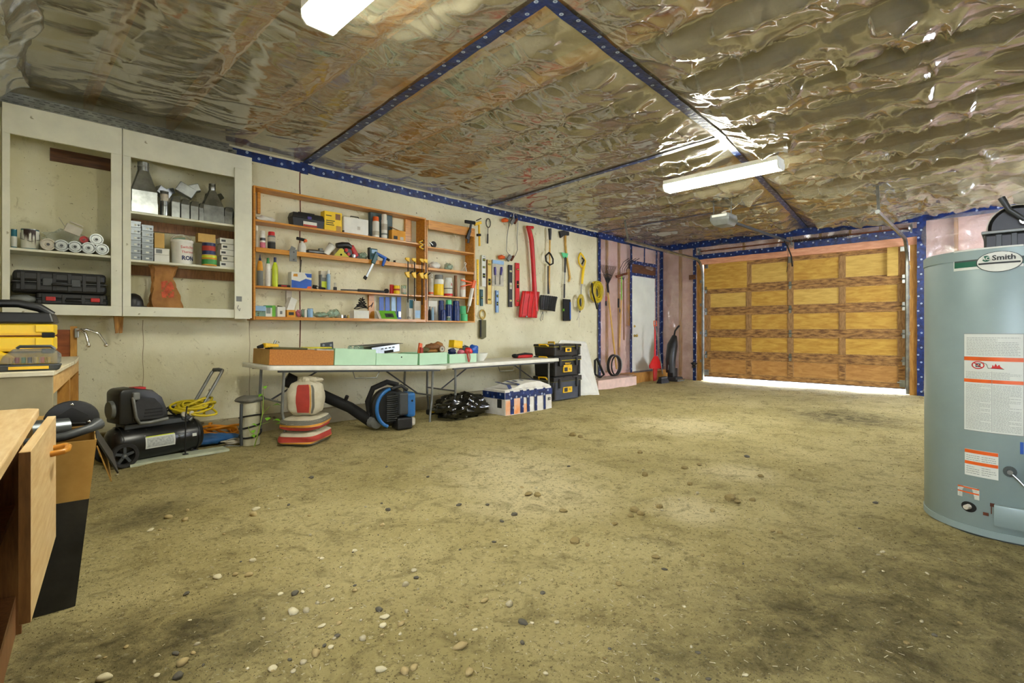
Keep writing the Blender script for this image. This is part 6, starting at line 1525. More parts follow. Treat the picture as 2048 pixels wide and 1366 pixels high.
MB().taper(.01, (-.17,.17,-.2,.12), .09, (-.15,.15,-.15,.12)).build('floor_head', 'worn_black', t, bevel=.015); MB().box(-.10,.10,-.07,.07,.09,.28).build('motor_housing', 'black_plastic', t, bevel=.02); MB().tube([P_(1336,740), P_(1337,728), P_(1341,722), P_(1346,728), P_(1346,742)], .008, 6).build('hose', 'mid_grey', t, smooth=50)
MB().tube([(-.17,-.19,.04),(.17,-.19,.04)], .012, 8).build('bumper', 'chrome', t)
tag(MB().box(-.06,.06,-.05,.05,0,.18).build('wood_block', 'wood_pale', None, fp(1391, 757), bevel=.004), 'short pale wood block on the floor beside the door track', 'wood block')
t = thing('pipe_valve', 'dark pipe valve low on the wall beside the door track', 'valve', (GX-.10, gp(1392,728,GX)[1], gp(1392,728,GX)[2]))
MB().cyl((.06,0,0),(-.02,0,0),.02,n=10).build('pipe', 'rust', t, smooth=40); MB().lathe([(.03,-.08),(.05,-.06),(.03,-.03),(.05,0),(.03,.05)], 12).build('valve_body', 'matte_black', t, smooth=40); MB().cyl((0,.07,.02),(0,-.07,.02),.012,n=8).build('cross_handle', 'matte_black', t)
tag(MB().box(-.02,.02,-.07,.07,-.05,.05).build('junction_block', 'wood_dark', None, (GX-.08, gp(1388,555,GX)[1], gp(1388,555,GX)[2]), bevel=.004), 'dark wooden block fixed beside the left door track', 'wood block')

# ================================================================== FOLDING TABLES AND WHAT IS ON THEM
TF, TB = 4.84, 5.58            # front and back of both tables
def folding_table(label, x0, x1, zt):
    L = x1-x0; D = TB-TF
    t = thing('folding_table', label, 'table', (x0, TF, 0), 0, 'white folding tables')
    def rr(w0, w1, d0, d1, r, n=5):
        P = []
        for cx, cy, a0 in ((w1-r, d1-r, 0), (w0+r, d1-r, 90), (w0+r, d0+r, 180), (w1-r, d0+r, 270)):
            P += [(cx+r*math.cos(math.radians(a0+90*k/n)), cy+r*math.sin(math.radians(a0+90*k/n))) for k in range(n+1)]
        return P
    MB().prism(rr(0, L, 0, D, .05), zt-.045, zt, 'z').build('tabletop', 'white_plastic', t, bevel=.006, smooth=40)
    for e, xl in ((1, .17), (-1, L-.17)):
        for y in (.08, D-.08):
            MB().tube([(xl,y,zt-.05),(xl,y,zt*.45),(xl+e*(-.0),y,zt*.38),(xl+.03*e,y-.02*(1 if y < .3 else -1),zt*.18),(xl+.03*e,y-.02*(1 if y < .3 else -1),.0)], .014, 8).build('leg', 'steel_paint', t, smooth=50)
            MB().cyl((xl+.03*e, y-.02*(1 if y < .3 else -1), -.005), (xl+.03*e, y-.02*(1 if y < .3 else -1), .03), .017, n=8).build('rubber_foot', 'rubber', t)
        MB().cyl((xl, .08, zt*.5), (xl, D-.08, zt*.5), .010, n=8).build('cross_bar', 'steel_paint', t)
        MB().cyl((xl, D/2, zt*.5), (xl+e*.5, D/2, zt-.05), .009, n=8).build('brace', 'dark_grey', t)
    for y in (.04, D-.04): MB().box(.1, L-.1, y-.012, y+.012, zt-.065, zt-.045).build('side_rail', 'dark_grey', t)
    MB().tube([(L/2-.18,.05,zt-.05),(L/2-.15,.05,zt-.13),(L/2+.1,.05,zt-.13),(L/2+.14,.05,zt-.05)], .006, 6).build('carry_handle', 'grey_metal', t)
    return t
# the left table stands on sloping ground: its right end is lower
X10, X11 = 1.73, 3.80; Z10, Z11 = .755, .655
t1 = folding_table('white folding table at left carrying drawers and trays', X10, X11, .705)
tilt = math.atan2(Z10-Z11, X11-X10)
t1.rotation_euler = (0, tilt, 0); t1.location = (X10, TF, Z10-.705)
X20, X21, Z2 = 3.83, 5.93, .665
folding_table('white folding table at right with the taped box beneath it', X20, X21, Z2)
def tz(x): return Z10+(Z11-Z10)*(x-X10)/(X11-X10) if x < X11+.01 else Z2
def drawer(name, label, u0, u1, vt, Yf, depth, m, face=None, edge=None, cat='drawer', rz=0, wall=.012, rot_tilt=True, group=None):
    x0, x1 = wx(u0, Yf), wx(u1, Yf); zb = tz((x0+x1)/2); h = wz((u0+u1)/2, vt, Yf)-zb; w = (x1-x0)/2
    t = thing(name, label, cat, ((x0+x1)/2, Yf, zb+.004), 0, group, rot=(0, tilt if x1 < X11+.2 else 0, rz))
    MB().box(-w, w, 0, wall, 0, h).build('front_panel', face or m, t, bevel=.0015)
    MB().box(-w, w, depth-wall, depth, 0, h).build('back_panel', m, t, bevel=.0015)
    for s in (-1, 1): MB().box(min(s*w, s*(w-wall)), max(s*w, s*(w-wall)), wall, depth-wall, 0, h).build('side_panel', edge or m, t, bevel=.0015)
    MB().box(-w+wall, w-wall, wall, depth-wall, 0, .008).build('bottom', m, t)
    return t, w, h
dr, w, h = drawer('wooden_drawer', 'orange-brown wooden drawer holding green tools on the left table', 538, 667, 701, 4.90, .42, 'mdf', 'mdf', 'cardboard')
drw = Vector(dr.location)
d2, w2_, h2_ = drawer('drawer_tray', 'mint green drawer standing upright beside the wooden drawer', 669, 751, 699, 4.92, .36, 'mint', 'mint', 'mint_edge', 'tray', group='mint green drawers')
d3, w3_, h3_ = drawer('drawer_tray', 'mint green drawer with a small black hole holding the flat computer case', 752, 835, 708, 4.93, .40, 'mint', 'mint', 'mint_edge', 'tray', group='mint green drawers')
MB().lathe([(.008,0),(.008,.002),(0,.002)], 10, (w3_*.18,-.001,h3_*.7), 'y').build('pull_hole', 'matte_black', d3)
d4, w4_, h4_ = drawer('drawer_tray', 'mint green drawer holding brown work gloves across the two tables', 838, 896, 707, 5.0, .38, 'mint', 'mint', 'mint_edge', 'tray', group='mint green drawers', rz=.06)
d4.location.z = .668; d4.rotation_euler = (0, 0, .06)
d5, w5_, h5_ = drawer('drawer_tray', 'mint green drawer with red and blue odds and ends on the right table', 899, 953, 708, 5.02, .36, 'mint', 'mint', 'mint_edge', 'tray', group='mint green drawers')
d5.rotation_euler = (0, 0, 0); d5.location.z = Z2+.002
# on the wooden drawer
def loc(u, v, Y): return at(u, v, Y)
t = thing('yellow_drill', 'yellow and black drill resting on the wooden drawer', 'drill', loc(541, 696, 5.05)); 
MB().obox((0,0,.02),(.14,.06,.045),(0,.1,.2)).build('gear_case', 'tool_yellow', t, bevel=.01); MB().cyl((-.07,0,.02),(-.12,-.01,.01),.02,.012,10).build('chuck', 'matte_black', t, smooth=40); MB().obox((.02,0,-.005),(.13,.05,.03),(0,0,.2)).build('battery', 'matte_black', t, bevel=.006); MB().cyl((.03,0,.03),(.05,.0,.07),.012,n=8).build('switch', 'galv', t)
t = thing('hedge_shears', 'long green and black shears lying across the wooden drawer', 'shears', (wx(605,5.0), 5.0, tz(2.2)+h+.006), rot=(0, tilt, .02))
MB().beam((-.30,0,.012),(.05,.02,.012),.05,.022).build('handle', 'olive', t, bevel=.006); MB().beam((0,.02,.02),(.30,.0,.03),.035,.016).build('second_handle', 'lime_dull', t, bevel=.004); MB().beam((.12,-.03,.008),(.33,-.03,.004),.05,.014).build('blade', 'bone', t)
t = thing('hinge_plate', 'dark metal hinge plate with two holes standing on the drawer', 'metal plate', loc(654, 697, 5.1))
MB().prism([(-.07,0),(.07,-.01),(.065,.07),(-.07,.055)], -.004, .004).build('plate', 'dark_grey', t, bevel=.002)
for xx in (-.04, .04): MB().lathe([(.013,0),(.013,.002),(0,.002)], 12, (xx,-.005,.035), 'y').build('hole_ring', 'galv', t)
# in the mint drawers
t = thing('computer_case', 'open grey metal computer drive case tilted in the mint drawer', 'metal case', loc(775, 706, 5.10), rot=(0, -.10, .05))
MB().box(-.20,.17,0,.24,.0,.085).build('chassis', 'galv', t, bevel=.002); MB().obox((-.05,.12,.10),(.52,.28,.004),(0,.06,0)).build('lid_sheet', 'dark_grey', t); MB().box(-.04,.08,-.004,0,.0,.03).build('front_slot', 'matte_black', t)
for k in range(4): MB().box(-.08+k*.05,-.05+k*.05,-.003,0,.05,.062).build('vent', 'matte_black', t)
for i, (u, r) in enumerate(((700,.025),(712,.03),(722,.03))): tag(MB().lathe([(r*.8,0),(r,.01),(r,.05),(r*.4,.07),(0,.07)], 12).build('glass_bottle', 'clear_green', None, loc(u, 704, 5.08), smooth=40), f'{["left","middle","right"][i]} small glass bottle in the upright mint drawer', 'bottle', 'small glass bottles')
tag(MB().prism([(-.03,0),(.03,0),(.035,.13),(-.005,.14)], -.01, .01).build('folder', 'orange', None, loc(839, 709, 5.12)), 'upright orange card in the mint drawer with gloves', 'card')
tag(MB().prism([(-.018,0),(.018,0),(.018,.09),(-.018,.1)], -.01, .01).build('red_marker_box', 'bag_red', None, loc(843, 711, 5.10)), 'small red carton next to the orange card', 'box')
for i, (u, v, s, rz, m) in enumerate(((852,703,(.09,.05,.035),.4,'olive'), (866,697,(.10,.06,.045),-.3,'wood_edge'), (862,705,(.11,.06,.03),.1,'kraft'))):
    b_ = MB().sph((0,0,0), s, 18, 10, lambda d, i=i: 1+.14*math.sin(6*d.x+4*d.y+i)+.1*math.sin(14*d.x+9*d.z+i*2))
    o = tag(b_.build('work_glove', m, None, loc(u, v-3, 5.16), smooth=50), f'{["greenish","dark brown","tan"][i]} work glove heaped in the mint drawer', 'glove', 'work gloves'); o.rotation_euler = (0,0,rz)
t = thing('paper_sack', 'tan paper sack sticking up behind the gloves', 'paper sack', loc(872, 703, 5.28)); MB().prism([(-.12,0),(.11,0),(.10,.10),(.03,.13),(-.08,.07)], -.02, .02).build('sack', 'kraft', t, bevel=.008)
t = thing('twine_spool', 'brown spool of twine lying with its round end forward', 'spool', loc(884, 698, 5.08))
MB().lathe([(.012,.004),(.045,.004),(.045,-.01),(.036,-.012),(.036,-.14),(.045,-.142),(.045,-.15),(0,-.15)], 18, (0,0,0), 'y').build('spool_body', 'wood_edge', t, smooth=30); MB().lathe([(.014,0),(.033,0),(.033,.003),(.014,.003)], 18, (0,-.004,0), 'y').build('spool_end', 'bone', t); MB().lathe([(.013,0),(.013,.002),(0,.002)], 12, (0,-.005,0), 'y').build('core_hole', 'matte_black', t)
t = thing('yellow_battery_box', 'yellow box perched above the rightmost mint drawer', 'box', loc(911, 694, 5.22), rot=(0,.12,.1)); MB().box(-.08,.08,-.05,.05,.0,.085).build('body', 'yellow', t, bevel=.006); MB().box(-.082,.082,-.052,.052,-.012,.0).build('base', 'tool_yellow', t, bevel=.004)
for i, (u, v, s, m, lab, Y) in enumerate(((904,703,(.05,.04,.04),'navy','dark blue bundle at the left of the rightmost drawer',5.12), (922,705,(.05,.04,.035),'pink','pink and white bundle in the rightmost drawer',5.10), (930,699,(.09,.05,.05),'teal_grey','dark green cloth behind the red bundle',5.25), (937,703,(.055,.045,.05),'bright_red','red bundle of straps in the rightmost drawer',5.10), (947,700,(.075,.05,.065),'blue','blue cap heaped at the end of the rightmost drawer',5.16))):
    b_ = MB().sph((0,0,0), s, 16, 10, lambda d, i=i: 1+.13*math.sin(8*d.x+5*d.y+i)+.1*math.sin(16*d.x+11*d.z+i*2))
    tag(b_.build('bundle', m, None, loc(u, v, Y), smooth=50), lab, 'bundle')
t = thing('red_strap', 'thin red straps hanging over the front of the rightmost drawer', 'strap', loc(938, 724, 5.005))
for du in (-3, -1, 2): MB().tube([Vector(at(937+du*.5,703,5.03))-t.location, Vector(at(937+du,708,5.0))-t.location, Vector(at(938+du,715,4.995))-t.location, Vector(at(938+du*.4,724,5.0))-t.location], .006, 6).build('strap', 'bag_red', t, smooth=50)
tag(MB().lathe([(.0,.004),(.06,.004),(.10,.06),(.115,.105),(.118,.105),(.105,.058),(.064,0),(0,0)], 24).build('white_bowl', 'white_plastic', None, (wx(960,5.18), 5.20, Z2+.001), smooth=50), 'white bowl behind the last mint drawer', 'bowl')
t = thing('tool_roll', 'red and black tool pouch lying alone on the right table', 'pouch', (wx(1045,5.3), 5.30, Z2+.001)); MB().box(-.16,.16,-.07,.07,0,.05).build('pouch', 'red', t, bevel=.02); MB().tube([(-.16,-.05,.05),(0,-.05,.065),(.16,-.05,.05)], .016, 8).build('strap', 'matte_black', t, smooth=50)
for s in (-1, 1): MB().sph((s*.16,0,.035), (.04,.06,.03), 12, 8).build('end_flap', 'matte_black', t, smooth=50)

# ================================================================== STACK OF TOOL BOXES, BOARD, TAPED BOX
def toolbox(label, u0, um, u1, v0, v1, Yc, zb, zt, letters, small=False):
    """u0..um = left end, um..u1 = front face"""
    t = thing('modular_toolbox', label, 'toolbox', (0,0,0), 0, 'stacked modular toolboxes')
    return t
BXx0, BXx1, BY0, BY1 = 0, 0, 0, 0
fpt = fp(1160, 808); bpt = fp(1106, 818)
yF = 4.92
xa = wx(1107, yF); xb = wx(1162, yF); Wd = xb-xa; Dp = .40
zs = [.0, wz(1135, 752, yF), wz(1135, 712, yF), wz(1135, 688, yF)]
zs[0] = .02
names = ['largest black and yellow toolbox at the bottom of the stack', 'middle black toolbox with yellow labels in the stack', 'flat black toolbox with yellow handle topping the stack']
for i in range(3):
    z0, z1 = zs[i], zs[i+1]-.003; H = z1-z0; e = (0, .012, .01)[i]
    t = thing('modular_toolbox', names[i], 'toolbox', ((xa+xb)/2, yF, z0+.001), 0, 'stacked modular toolboxes')
    w = Wd/2-e; bodym = 'tool_grey' if i == 0 else 'black_plastic'
    MB().taper(0, (-w*.93,w*.93,.02,Dp), H*.80, (-w,w,0,Dp)).build('body', bodym, t, bevel=.008)
    MB().box(-w*1.02, w*1.02, -.012, Dp+.01, H*.80, H).build('lid', 'black_plastic', t, bevel=.01)
    MB().box(-w*1.025, w*1.025, -.014, Dp+.012, H*.785, H*.81).build('lid_trim', 'olive' if i == 0 else 'lime_dull', t, bevel=.002)
    for s in (-1, 1): MB().box(s*w*.62-.022, s*w*.62+.022, -.03, -.008, H*.52, H*.93).build('latch', 'black_plastic', t, bevel=.006)
    for s in (-1, 1): MB().box(s*w*.9-.02, s*w*.9+.02, -.008, .03, H*.05, H*.78).build('corner_post', 'worn_black', t, bevel=.006)
    MB().tube([(-w*.35,-.01,H*.95),(-w*.3,-.02,H*1.0),(w*.3,-.02,H*1.0),(w*.35,-.01,H*.95)], .008, 6).build('front_handle', 'worn_black', t, smooth=40)
    MB().tube([(-w*1.02,.10,H*.86),(-w*1.12,.12,H*.98),(-w*1.12,.26,H*.98),(-w*1.02,.28,H*.86)], .012, 6).build('side_handle', 'tool_yellow', t, smooth=40)
    if i == 2:
        MB().box(-w*.22, w*.22, -.016, -.011, H*.35, H*.7).build('badge', 'tool_yellow', t); MB().tube([(-w*.6,.1,H),(-w*.6,.1,H+.03),(-w*.6,.22,H+.03),(-w*.6,.22,H)], .012, 6).build('top_handle', 'tool_yellow', t)
        MB().box(-w*.1, w*.1, -.0175, -.016, H*.42, H*.62).build('badge_mark', 'ink', t)
    else:
        k = .20 if i == 1 else .30; hh = .085
        MB().box(-w*.32, w*.32, -.004, .002+.02*(1-k), H*k, H*k+hh).build('label_panel', 'tool_yellow', t)
        MB().box(-w*.26, -w*.02, -.0055, -.004, H*k+.012, H*k+hh-.012).build('label_picture', 'ink', t); lettering(t, 'XL', .045, 'ink', (w*.15, -.006, H*k+hh/2), bold=.001)
        if i == 1:
            lettering(t, 'DEWALT', .034, 'tool_yellow', (0, -.006, H*.63), bold=.0012)
            MB().box(-w*.3, w*.3, -.005, -.003, H*.49, H*.56).build('label_strip', 'tool_yellow', t)
# leaning white board
t = thing('leaning_panel', 'large white panel leaning on the wall behind the toolboxes', 'panel', (wx(1160,5.2), 5.25, 0))
q = [at(1122,800,5.02), at(1198,787,5.12), at(1172,684,5.60), at(1118,680,5.52)]
q[0] = (6.34, 5.47, 0.0); q[1] = (*fp(1198,790)[:2], 0.0)
O = Vector(t.location); q = [Vector(p)-O for p in q]
n_ = (q[1]-q[0]).cross(q[3]-q[0]).normalized()*.02
def rc(a, b, c, r=.06):
    d1 = (a-b).normalized(); d2 = (c-b).normalized(); return [b+d1*r, b+d1*r*.3+d2*r*.3, b+d2*r]
pl_ = [q[0], q[1]] + rc(q[1], q[2], q[3]) + rc(q[2], q[3], q[0])
m_ = len(pl_)
MB().add(pl_+[p+n_ for p in pl_], [tuple(range(m_)), tuple(range(2*m_-1, m_-1, -1))]+[(i, (i+1) % m_, (i+1) % m_+m_, i+m_) for i in range(m_)]).build('board', 'white_plastic', t)
# taped cardboard box
t = thing('taped_box', 'battered white cardboard box wrapped in blue tape under the right table', 'box', (0,0,0))
A, B, C2 = fp(1010, 833), fp(1104, 818), fp(975, 815)
A = Vector((A[0], A[1], 0)); B = Vector((B[0], B[1], 0)); ex = (B-A).normalized(); ey = Vector((-ex.y, ex.x, 0)); Lb = (B-A).length; Db = .42
Hb = EYE-(782-HORIZON)/F_PX*(A.dot(Vector((FX,FY,0))))
t.location = A; t.rotation_euler = (0, 0, math.atan2(ex.y, ex.x))
Hb = max(.22, Hb)
MB().taper(0, (0,Lb,0,Db), Hb, (.01,Lb-.005,.01,Db)).build('carton', 'box_white', t, bevel=.006)
MB().prism([(.0,Hb),(Lb*.2,Hb+.02),(Lb*.45,Hb+.075),(Lb*.75,Hb+.08),(Lb*.98,Hb+.012),(Lb*.98,Hb)], .02, Db-.02).build('bulging_flaps', 'box_white', t, bevel=.006)
def bt(x0, x1, z0, z1, y=-.003, nm='blue_tape'): return MB().strip([(x0,y,z0),(x1,y,z0)], [(x0,y,z1),(x1,y,z1)]).build(nm, 'tape', t, recalc=False)
bt(0, Lb, Hb*.66, Hb*.92, -.004)
for a, b in ((.10,.17), (.30,.37), (.44,.50), (.60,.66), (.80,.85)): MB().strip([(Lb*a,-.006,Hb*.05),(Lb*a,-.004,Hb*.9),(Lb*a,.06,Hb+.06),(Lb*a,.3,Hb+.085)], [(Lb*b,-.006,Hb*.05),(Lb*b,-.004,Hb*.9),(Lb*b,.06,Hb+.06),(Lb*b,.3,Hb+.085)]).build('blue_tape', 'tape', t, recalc=False)
MB().box(0.01, Lb*.13, -.0025, 0, .01, Hb*.6).build('orange_print', 'print_orange', t); MB().box(Lb*.18, Lb*.30, -.0025, 0, .01, Hb*.66).build('orange_print', 'print_orange', t); MB().box(Lb*.37, Lb*.44, -.0025, 0, .01, Hb*.4).build('orange_print', 'print_orange', t)
MB().box(-.004, -.0015, .06, .14, Hb*.3, Hb*.64).build('black_label', 'ink', t)
lettering(t, '80', .06, 'ink', (Lb*.93, -.004, Hb*.46), bold=.002)
MB().strip([(-.006,0,Hb*.66),(-.006,Db,Hb*.66)], [(-.006,0,Hb*.92),(-.006,Db,Hb*.92)]).build('blue_tape', 'tape', t, recalc=False)
# black rubbish bag and the strap tool beside it
bag = MB().sph((0,0,0), (.36,.22,.15), 46, 26, lambda d: 1+.10*math.sin(5*d.x+4*d.y+1)+.08*math.sin(11*d.x-7*d.z)+.06*math.sin(19*d.y+13*d.x)+.05*math.sin(29*d.x+23*d.z)+.03*math.sin(47*d.y+41*d.z))
p = fp(945, 838); tag(bag.build('rubbish_bag', 'trash_bag', None, (p[0]-.02, p[1]+.2, .135), smooth=50), 'crumpled shiny black rubbish bag on the floor under the tables', 'bag')
t = thing('yellow_strap_tool', 'black ratchet strap with yellow buckle beside the rubbish bag', 'strap', fp(880, 832))
MB().beam((-.12,.1,.05),(.16,.1,.05),.09,.07).build('strap_bundle', 'matte_black', t, bevel=.02); MB().box(-.10,-.02,.05,.06,.04,.08).build('yellow_buckle', 'tool_yellow', t, bevel=.006); MB().box(.0,.05,.05,.06,.05,.08).build('yellow_tab', 'tool_yellow', t, bevel=.004); MB().cyl((.12,.06,.09),(.2,.04,.12),.03,n=10).build('yellow_grip', 'tool_yellow', t, smooth=40)

# ================================================================== BLOWER AND CEMENT BAGS
p = fp(800, 862); t = thing('backpack_blower', 'blue and black backpack leaf blower under the left table', 'leaf blower', (p[0], p[1]+.2, 0), -.15)
MB().lathe([(.0,-.10),(.17,-.10),(.21,-.06),(.21,.02),(.17,.06),(0,.06)], 28, (0,0,.24), 'y').build('fan_housing', 'black_plastic', t, smooth=40)
MB().tube([(-.19*math.cos(a)*1.0, -.10, .24+.21*math.sin(a)) for a in np.linspace(-1.2, 1.35, 16)], .02, 8).build('blue_guard', 'blower_blue', t, smooth=50)
for k in range(13): MB().box(-.08,.06,-.115,-.10,.10+k*.022,.11+k*.022).build('grille_slat', 'dark_grey', t)
MB().box(.04,.15,-.17,.0,.16,.40).build('engine_block', 'dark_grey', t, bevel=.02); MB().box(.13,.23,-.18,.0,.13,.40).build('engine_cover', 'blower_blue', t, bevel=.03); MB().lathe([(.012,0),(.012,.004),(0,.005)], 10, (.18,-.18,.31), 'y').build('cover_knob', 'matte_black', t)
MB().box(.02,.20,-.16,.02,.0,.13).build('base_foot', 'black_plastic', t, bevel=.02); MB().box(.16,.26,-.12,.0,.02,.12).build('fuel_tank', 'bone', t, bevel=.03)
MB().tube([(-.17,.12,.10),(-.20,.13,.3),(-.14,.13,.44),(.02,.12,.50),(.14,.1,.46)], .03, 8).build('back_frame', 'matte_black', t, smooth=50); MB().tube([(.0,-.05,.44),(.1,-.08,.47),(.17,-.08,.42)], .02, 8).build('carry_handle', 'worn_black', t, smooth=50)
q0 = Vector((-.16,-.02,.08)); tw_ = lambda u, v, Y: t.matrix_world.inverted() @ Vector(at(u, v, Y))
bpy.context.view_layer.update()
e1, e2, e3 = tw_(742, 843, 5.05), tw_(700, 815, 5.2), tw_(571, 758, 5.42)
fl_ = []
for k in range(60):
    f = k/59; pt_ = q0.lerp(e1, f); fl_.append(pt_)
MB().tube(fl_, [.055+(.008 if k % 4 < 2 else 0) for k in range(60)], 12).build('flexible_hose', 'steel_paint', t, smooth=30)
MB().tube([e1, e1.lerp(e2, .5), e2, e2.lerp(e3, .5), e3], [.062,.06,.058,.06,.075], 14).build('blower_tube', 'matte_black', t, smooth=40)
MB().tube([e2.lerp(e3,.1), e2.lerp(e3,.1)+Vector((.02,-.05,.10))], .02, 8).build('control_grip', 'worn_black', t, smooth=40)
p = fp(620, 888)
def sack(label, loc_, sx, sy, sz, rz, stripes, upright=False, seed=0):
    t = thing('cement_bag', label, 'cement bag', loc_, rz, 'bags of cement mix')
    def pt(a, b, off=0):      # superellipse pillow
        ca, sa, cb, sb = math.cos(a), math.sin(a), math.cos(b), math.sin(b)
        s = lambda v, p: math.copysign(abs(v)**p, v)
        r = 1+.025*math.sin(5*a+seed)+.025*math.sin(9*b+3*a+seed)+off
        e1_, e2_ = (.45, .55) if not upright else (.6, .6)
        return (sx*s(cb, e1_)*s(ca, e2_)*r, sy*s(cb, e1_)*s(sa, e2_)*r, sz+sz*s(sb, .7)*r)
    n, q = 40, 20
    V = [pt(2*math.pi*i/n, -math.pi/2+math.pi*j/q) for j in range(q+1) for i in range(n)]
    MB().add(V, [(j*n+i, j*n+(i+1) % n, (j+1)*n+(i+1) % n, (j+1)*n+i) for j in range(q) for i in range(n)]).build('sack', 'cement_bag', t, smooth=50)
    for (b0, b1, m, nm) in stripes:
        V = [pt(2*math.pi*i/n, b0+(b1-b0)*j/4, .008) for j in range(5) for i in range(n)]
        MB().add(V, [(j*n+i, j*n+(i+1) % n, (j+1)*n+(i+1) % n, (j+1)*n+i) for j in range(4) for i in range(n)]).build(nm, m, t, smooth=50, recalc=False)
    return t, pt
cx_, cy_ = p[0]+.02, p[1]+.14
st_ = [(-.9,-.35,'bag_grey','grey_band'), (-.35,-.16,'bag_orange','orange_band'), (-.14,.35,'bag_red','red_band')]
ta, pa = sack('bottom grey and red cement bag of the floor stack', (cx_+.0, cy_, -.005), .27, .19, .068, -.75+math.pi/2*.95, st_, seed=1)
tb, pb_ = sack('middle cement bag with red and yellow bands in the stack', (cx_+.01, cy_+.005, .132), .265, .19, .062, -.70+math.pi/2*.95, [(-.75,-.12,'bag_red','red_band'), (-.10,.04,'bag_orange','orange_band'), (.05,.7,'bag_grey','grey_band')], seed=4)
tc_, pc_ = sack('upright open white cement bag on top of the stack', (cx_+.0, cy_+.0, .258), .165, .13, .165, -.68, [], upright=True, seed=7)
for (a0_, a1_, b0_, b1_, m, nm) in ((4.55,4.95,-.75,.9,'bag_red','red_panel'), (4.97,5.03,-.8,.85,'bag_orange','orange_stripe'), (5.08,5.25,-.8,.8,'bag_grey','grey_stripe')):
    V = [pc_(a0_+(a1_-a0_)*i/6, b0_+(b1_-b0_)*j/10, .012) for j in range(11) for i in range(7)]
    MB().add(V, [(j*7+i, j*7+i+1, (j+1)*7+i+1, (j+1)*7+i) for j in range(10) for i in range(6)]).build(nm, m, tc_, smooth=50, recalc=False)
V = [pc_(2*math.pi*i/30, 1.0+.25*j, .04*j*math.sin(3*i)) for j in range(3) for i in range(30)]
MB().sph((.02,.02,.335), (.11,.08,.035), 20, 8, lambda d: 1+.2*math.sin(7*d.x+5*d.y)+.12*math.sin(15*d.x)).build('crumpled_top', 'cement_bag', tc_, smooth=40)
for f, txt, par, kk in ((0,'ALL PURPOSE',tb,.62), (0,'GENERAL USE',ta,.45)):
    pass
# wrapped post with the vine
p = fp(507, 893); t = thing('wrapped_pail', 'tall white weathered tube with straps and a dark sack on top', 'tube', (p[0], p[1]+.09, 0), .1)
MB().lathe([(.075,0),(.085,.01),(.085,.40),(.078,.405),(0,.40)], 24).build('tube', 'old_white', t, smooth=40)
for k, z in enumerate((.10, .18, .27)): MB().tube([(.09*math.cos(a), .09*math.sin(a), z+.02*math.cos(a-.5+k)) for a in np.linspace(0, 2*math.pi, 24, endpoint=False)], .008, 6, closed=True).build('strap', 'matte_black', t, smooth=50)
MB().sph((-.01,0,.43), (.125,.10,.035), 22, 10, lambda d: 1+.1*math.sin(6*d.x+3)+.08*math.sin(11*d.y+5*d.x)).build('folded_sack', 'bag_grey', t, smooth=50); MB().tube([(-.10,-.05,.40),(-.11,-.06,.2),(-.10,-.05,.02)], .014, 7).build('hanging_strap', 'dark_grey', t, smooth=50)
t = thing('vine', 'pale green vine climbing the weathered white tube', 'plant', (p[0]+.02, p[1]-.02, 0))
st = [(-.02,-.0,.0),(.0,-.02,.1),(.03,-.01,.2),(.05,-.01,.3),(.06,0,.42),(.06,.01,.52)]
MB().tube(st, [.005,.005,.004,.004,.003,.002], 6).tube([(.0,-.02,.1),(-.06,-.02,.14),(-.08,-.02,.2)], .003, 5).tube([(.05,-.01,.3),(.11,-.02,.36)], .003, 5).tube([(.03,-.01,.2),(.11,-.02,.22)], .003, 5).build('stem', 'stem', t, smooth=50)
rd = random.Random(8)
for (x, y, z, s) in ((.06,.01,.54,.05), (.12,-.02,.37,.06), (.12,-.03,.23,.07), (.09,-.03,.25,.05), (-.08,-.02,.21,.055), (-.05,-.03,.15,.05), (.14,-.02,.19,.06), (-.06,-.03,.11,.05), (.04,0,.47,.035)):
    s *= 1.5; y -= .03; a = rd.uniform(0, 6.28); ca, sa = math.cos(a)*s, math.sin(a)*s
    MB().add([(x,y,z),(x+ca*.5-sa*.35,y-.01,z+.01),(x+ca,y-.005,z-.012),(x+ca*.5+sa*.35,y+.01,z+.012),(x+ca*.5,y-.012,z+.02)], [(0,1,4),(1,2,4),(2,3,4),(3,0,4)]).build('leaf', 'leaf', t, smooth=60, recalc=False)

# ================================================================== LEFT FOREGROUND
# laminate base cabinet with its door ajar
ang = -math.atan2(.11, 1.05)
DZ = .79
cX, cYy = .123, 2.55                     # far front corner of the top
t = thing('base_cabinet', 'low oak laminate cabinet with its door ajar at bottom left', 'cabinet', (cX, cYy, 0), ang)
Lc, Dc = 1.25, .56                        # local: -y along the front, -x into the depth
MB().prism([(-Dc,-Lc),(0,-Lc),(0,-.03),(-.03,0),(-Dc,0)], DZ-.03, DZ, 'z').build('worktop', 'wood_laminate', t, bevel=.004)
for y in (-.03, -Lc+.02): MB().box(-Dc+.02, -.045, y-.018, y, .0, DZ-.03).build('side_panel', 'wood_edge', t)
MB().box(-Dc+.005, -Dc+.02, -Lc+.02, -.03, .0, DZ-.03).build('back_panel', 'wood_edge', t)
for z in (.14, .46): MB().box(-Dc+.02, -.06, -Lc+.03, -.05, z-.018, z).build('inner_shelf', 'wood_edge', t)
MB().box(-.08, -.06, -Lc+.02, -.03, 0, .12).build('toe_kick', 'wood_edge', t)
MB().box(-.066, -.046, -Lc+.02, -.03, DZ-.07, DZ-.03).build('top_rail', 'wood_edge', t)
dl = .72
dpiv = bpy.data.objects.new('door', None)
bpy.data.objects.remove(dpiv)
D0, D1 = Vector((wx(62, 1.83), 1.83, 0)), Vector((wx(112, 2.53), 2.53, 0)); dl = (D1-D0).length
dm = MB().box(-.024, 0, -dl, 0, .31, .757).build('door', 'wood_laminate', t, bevel=.002)
bpy.context.view_layer.update()
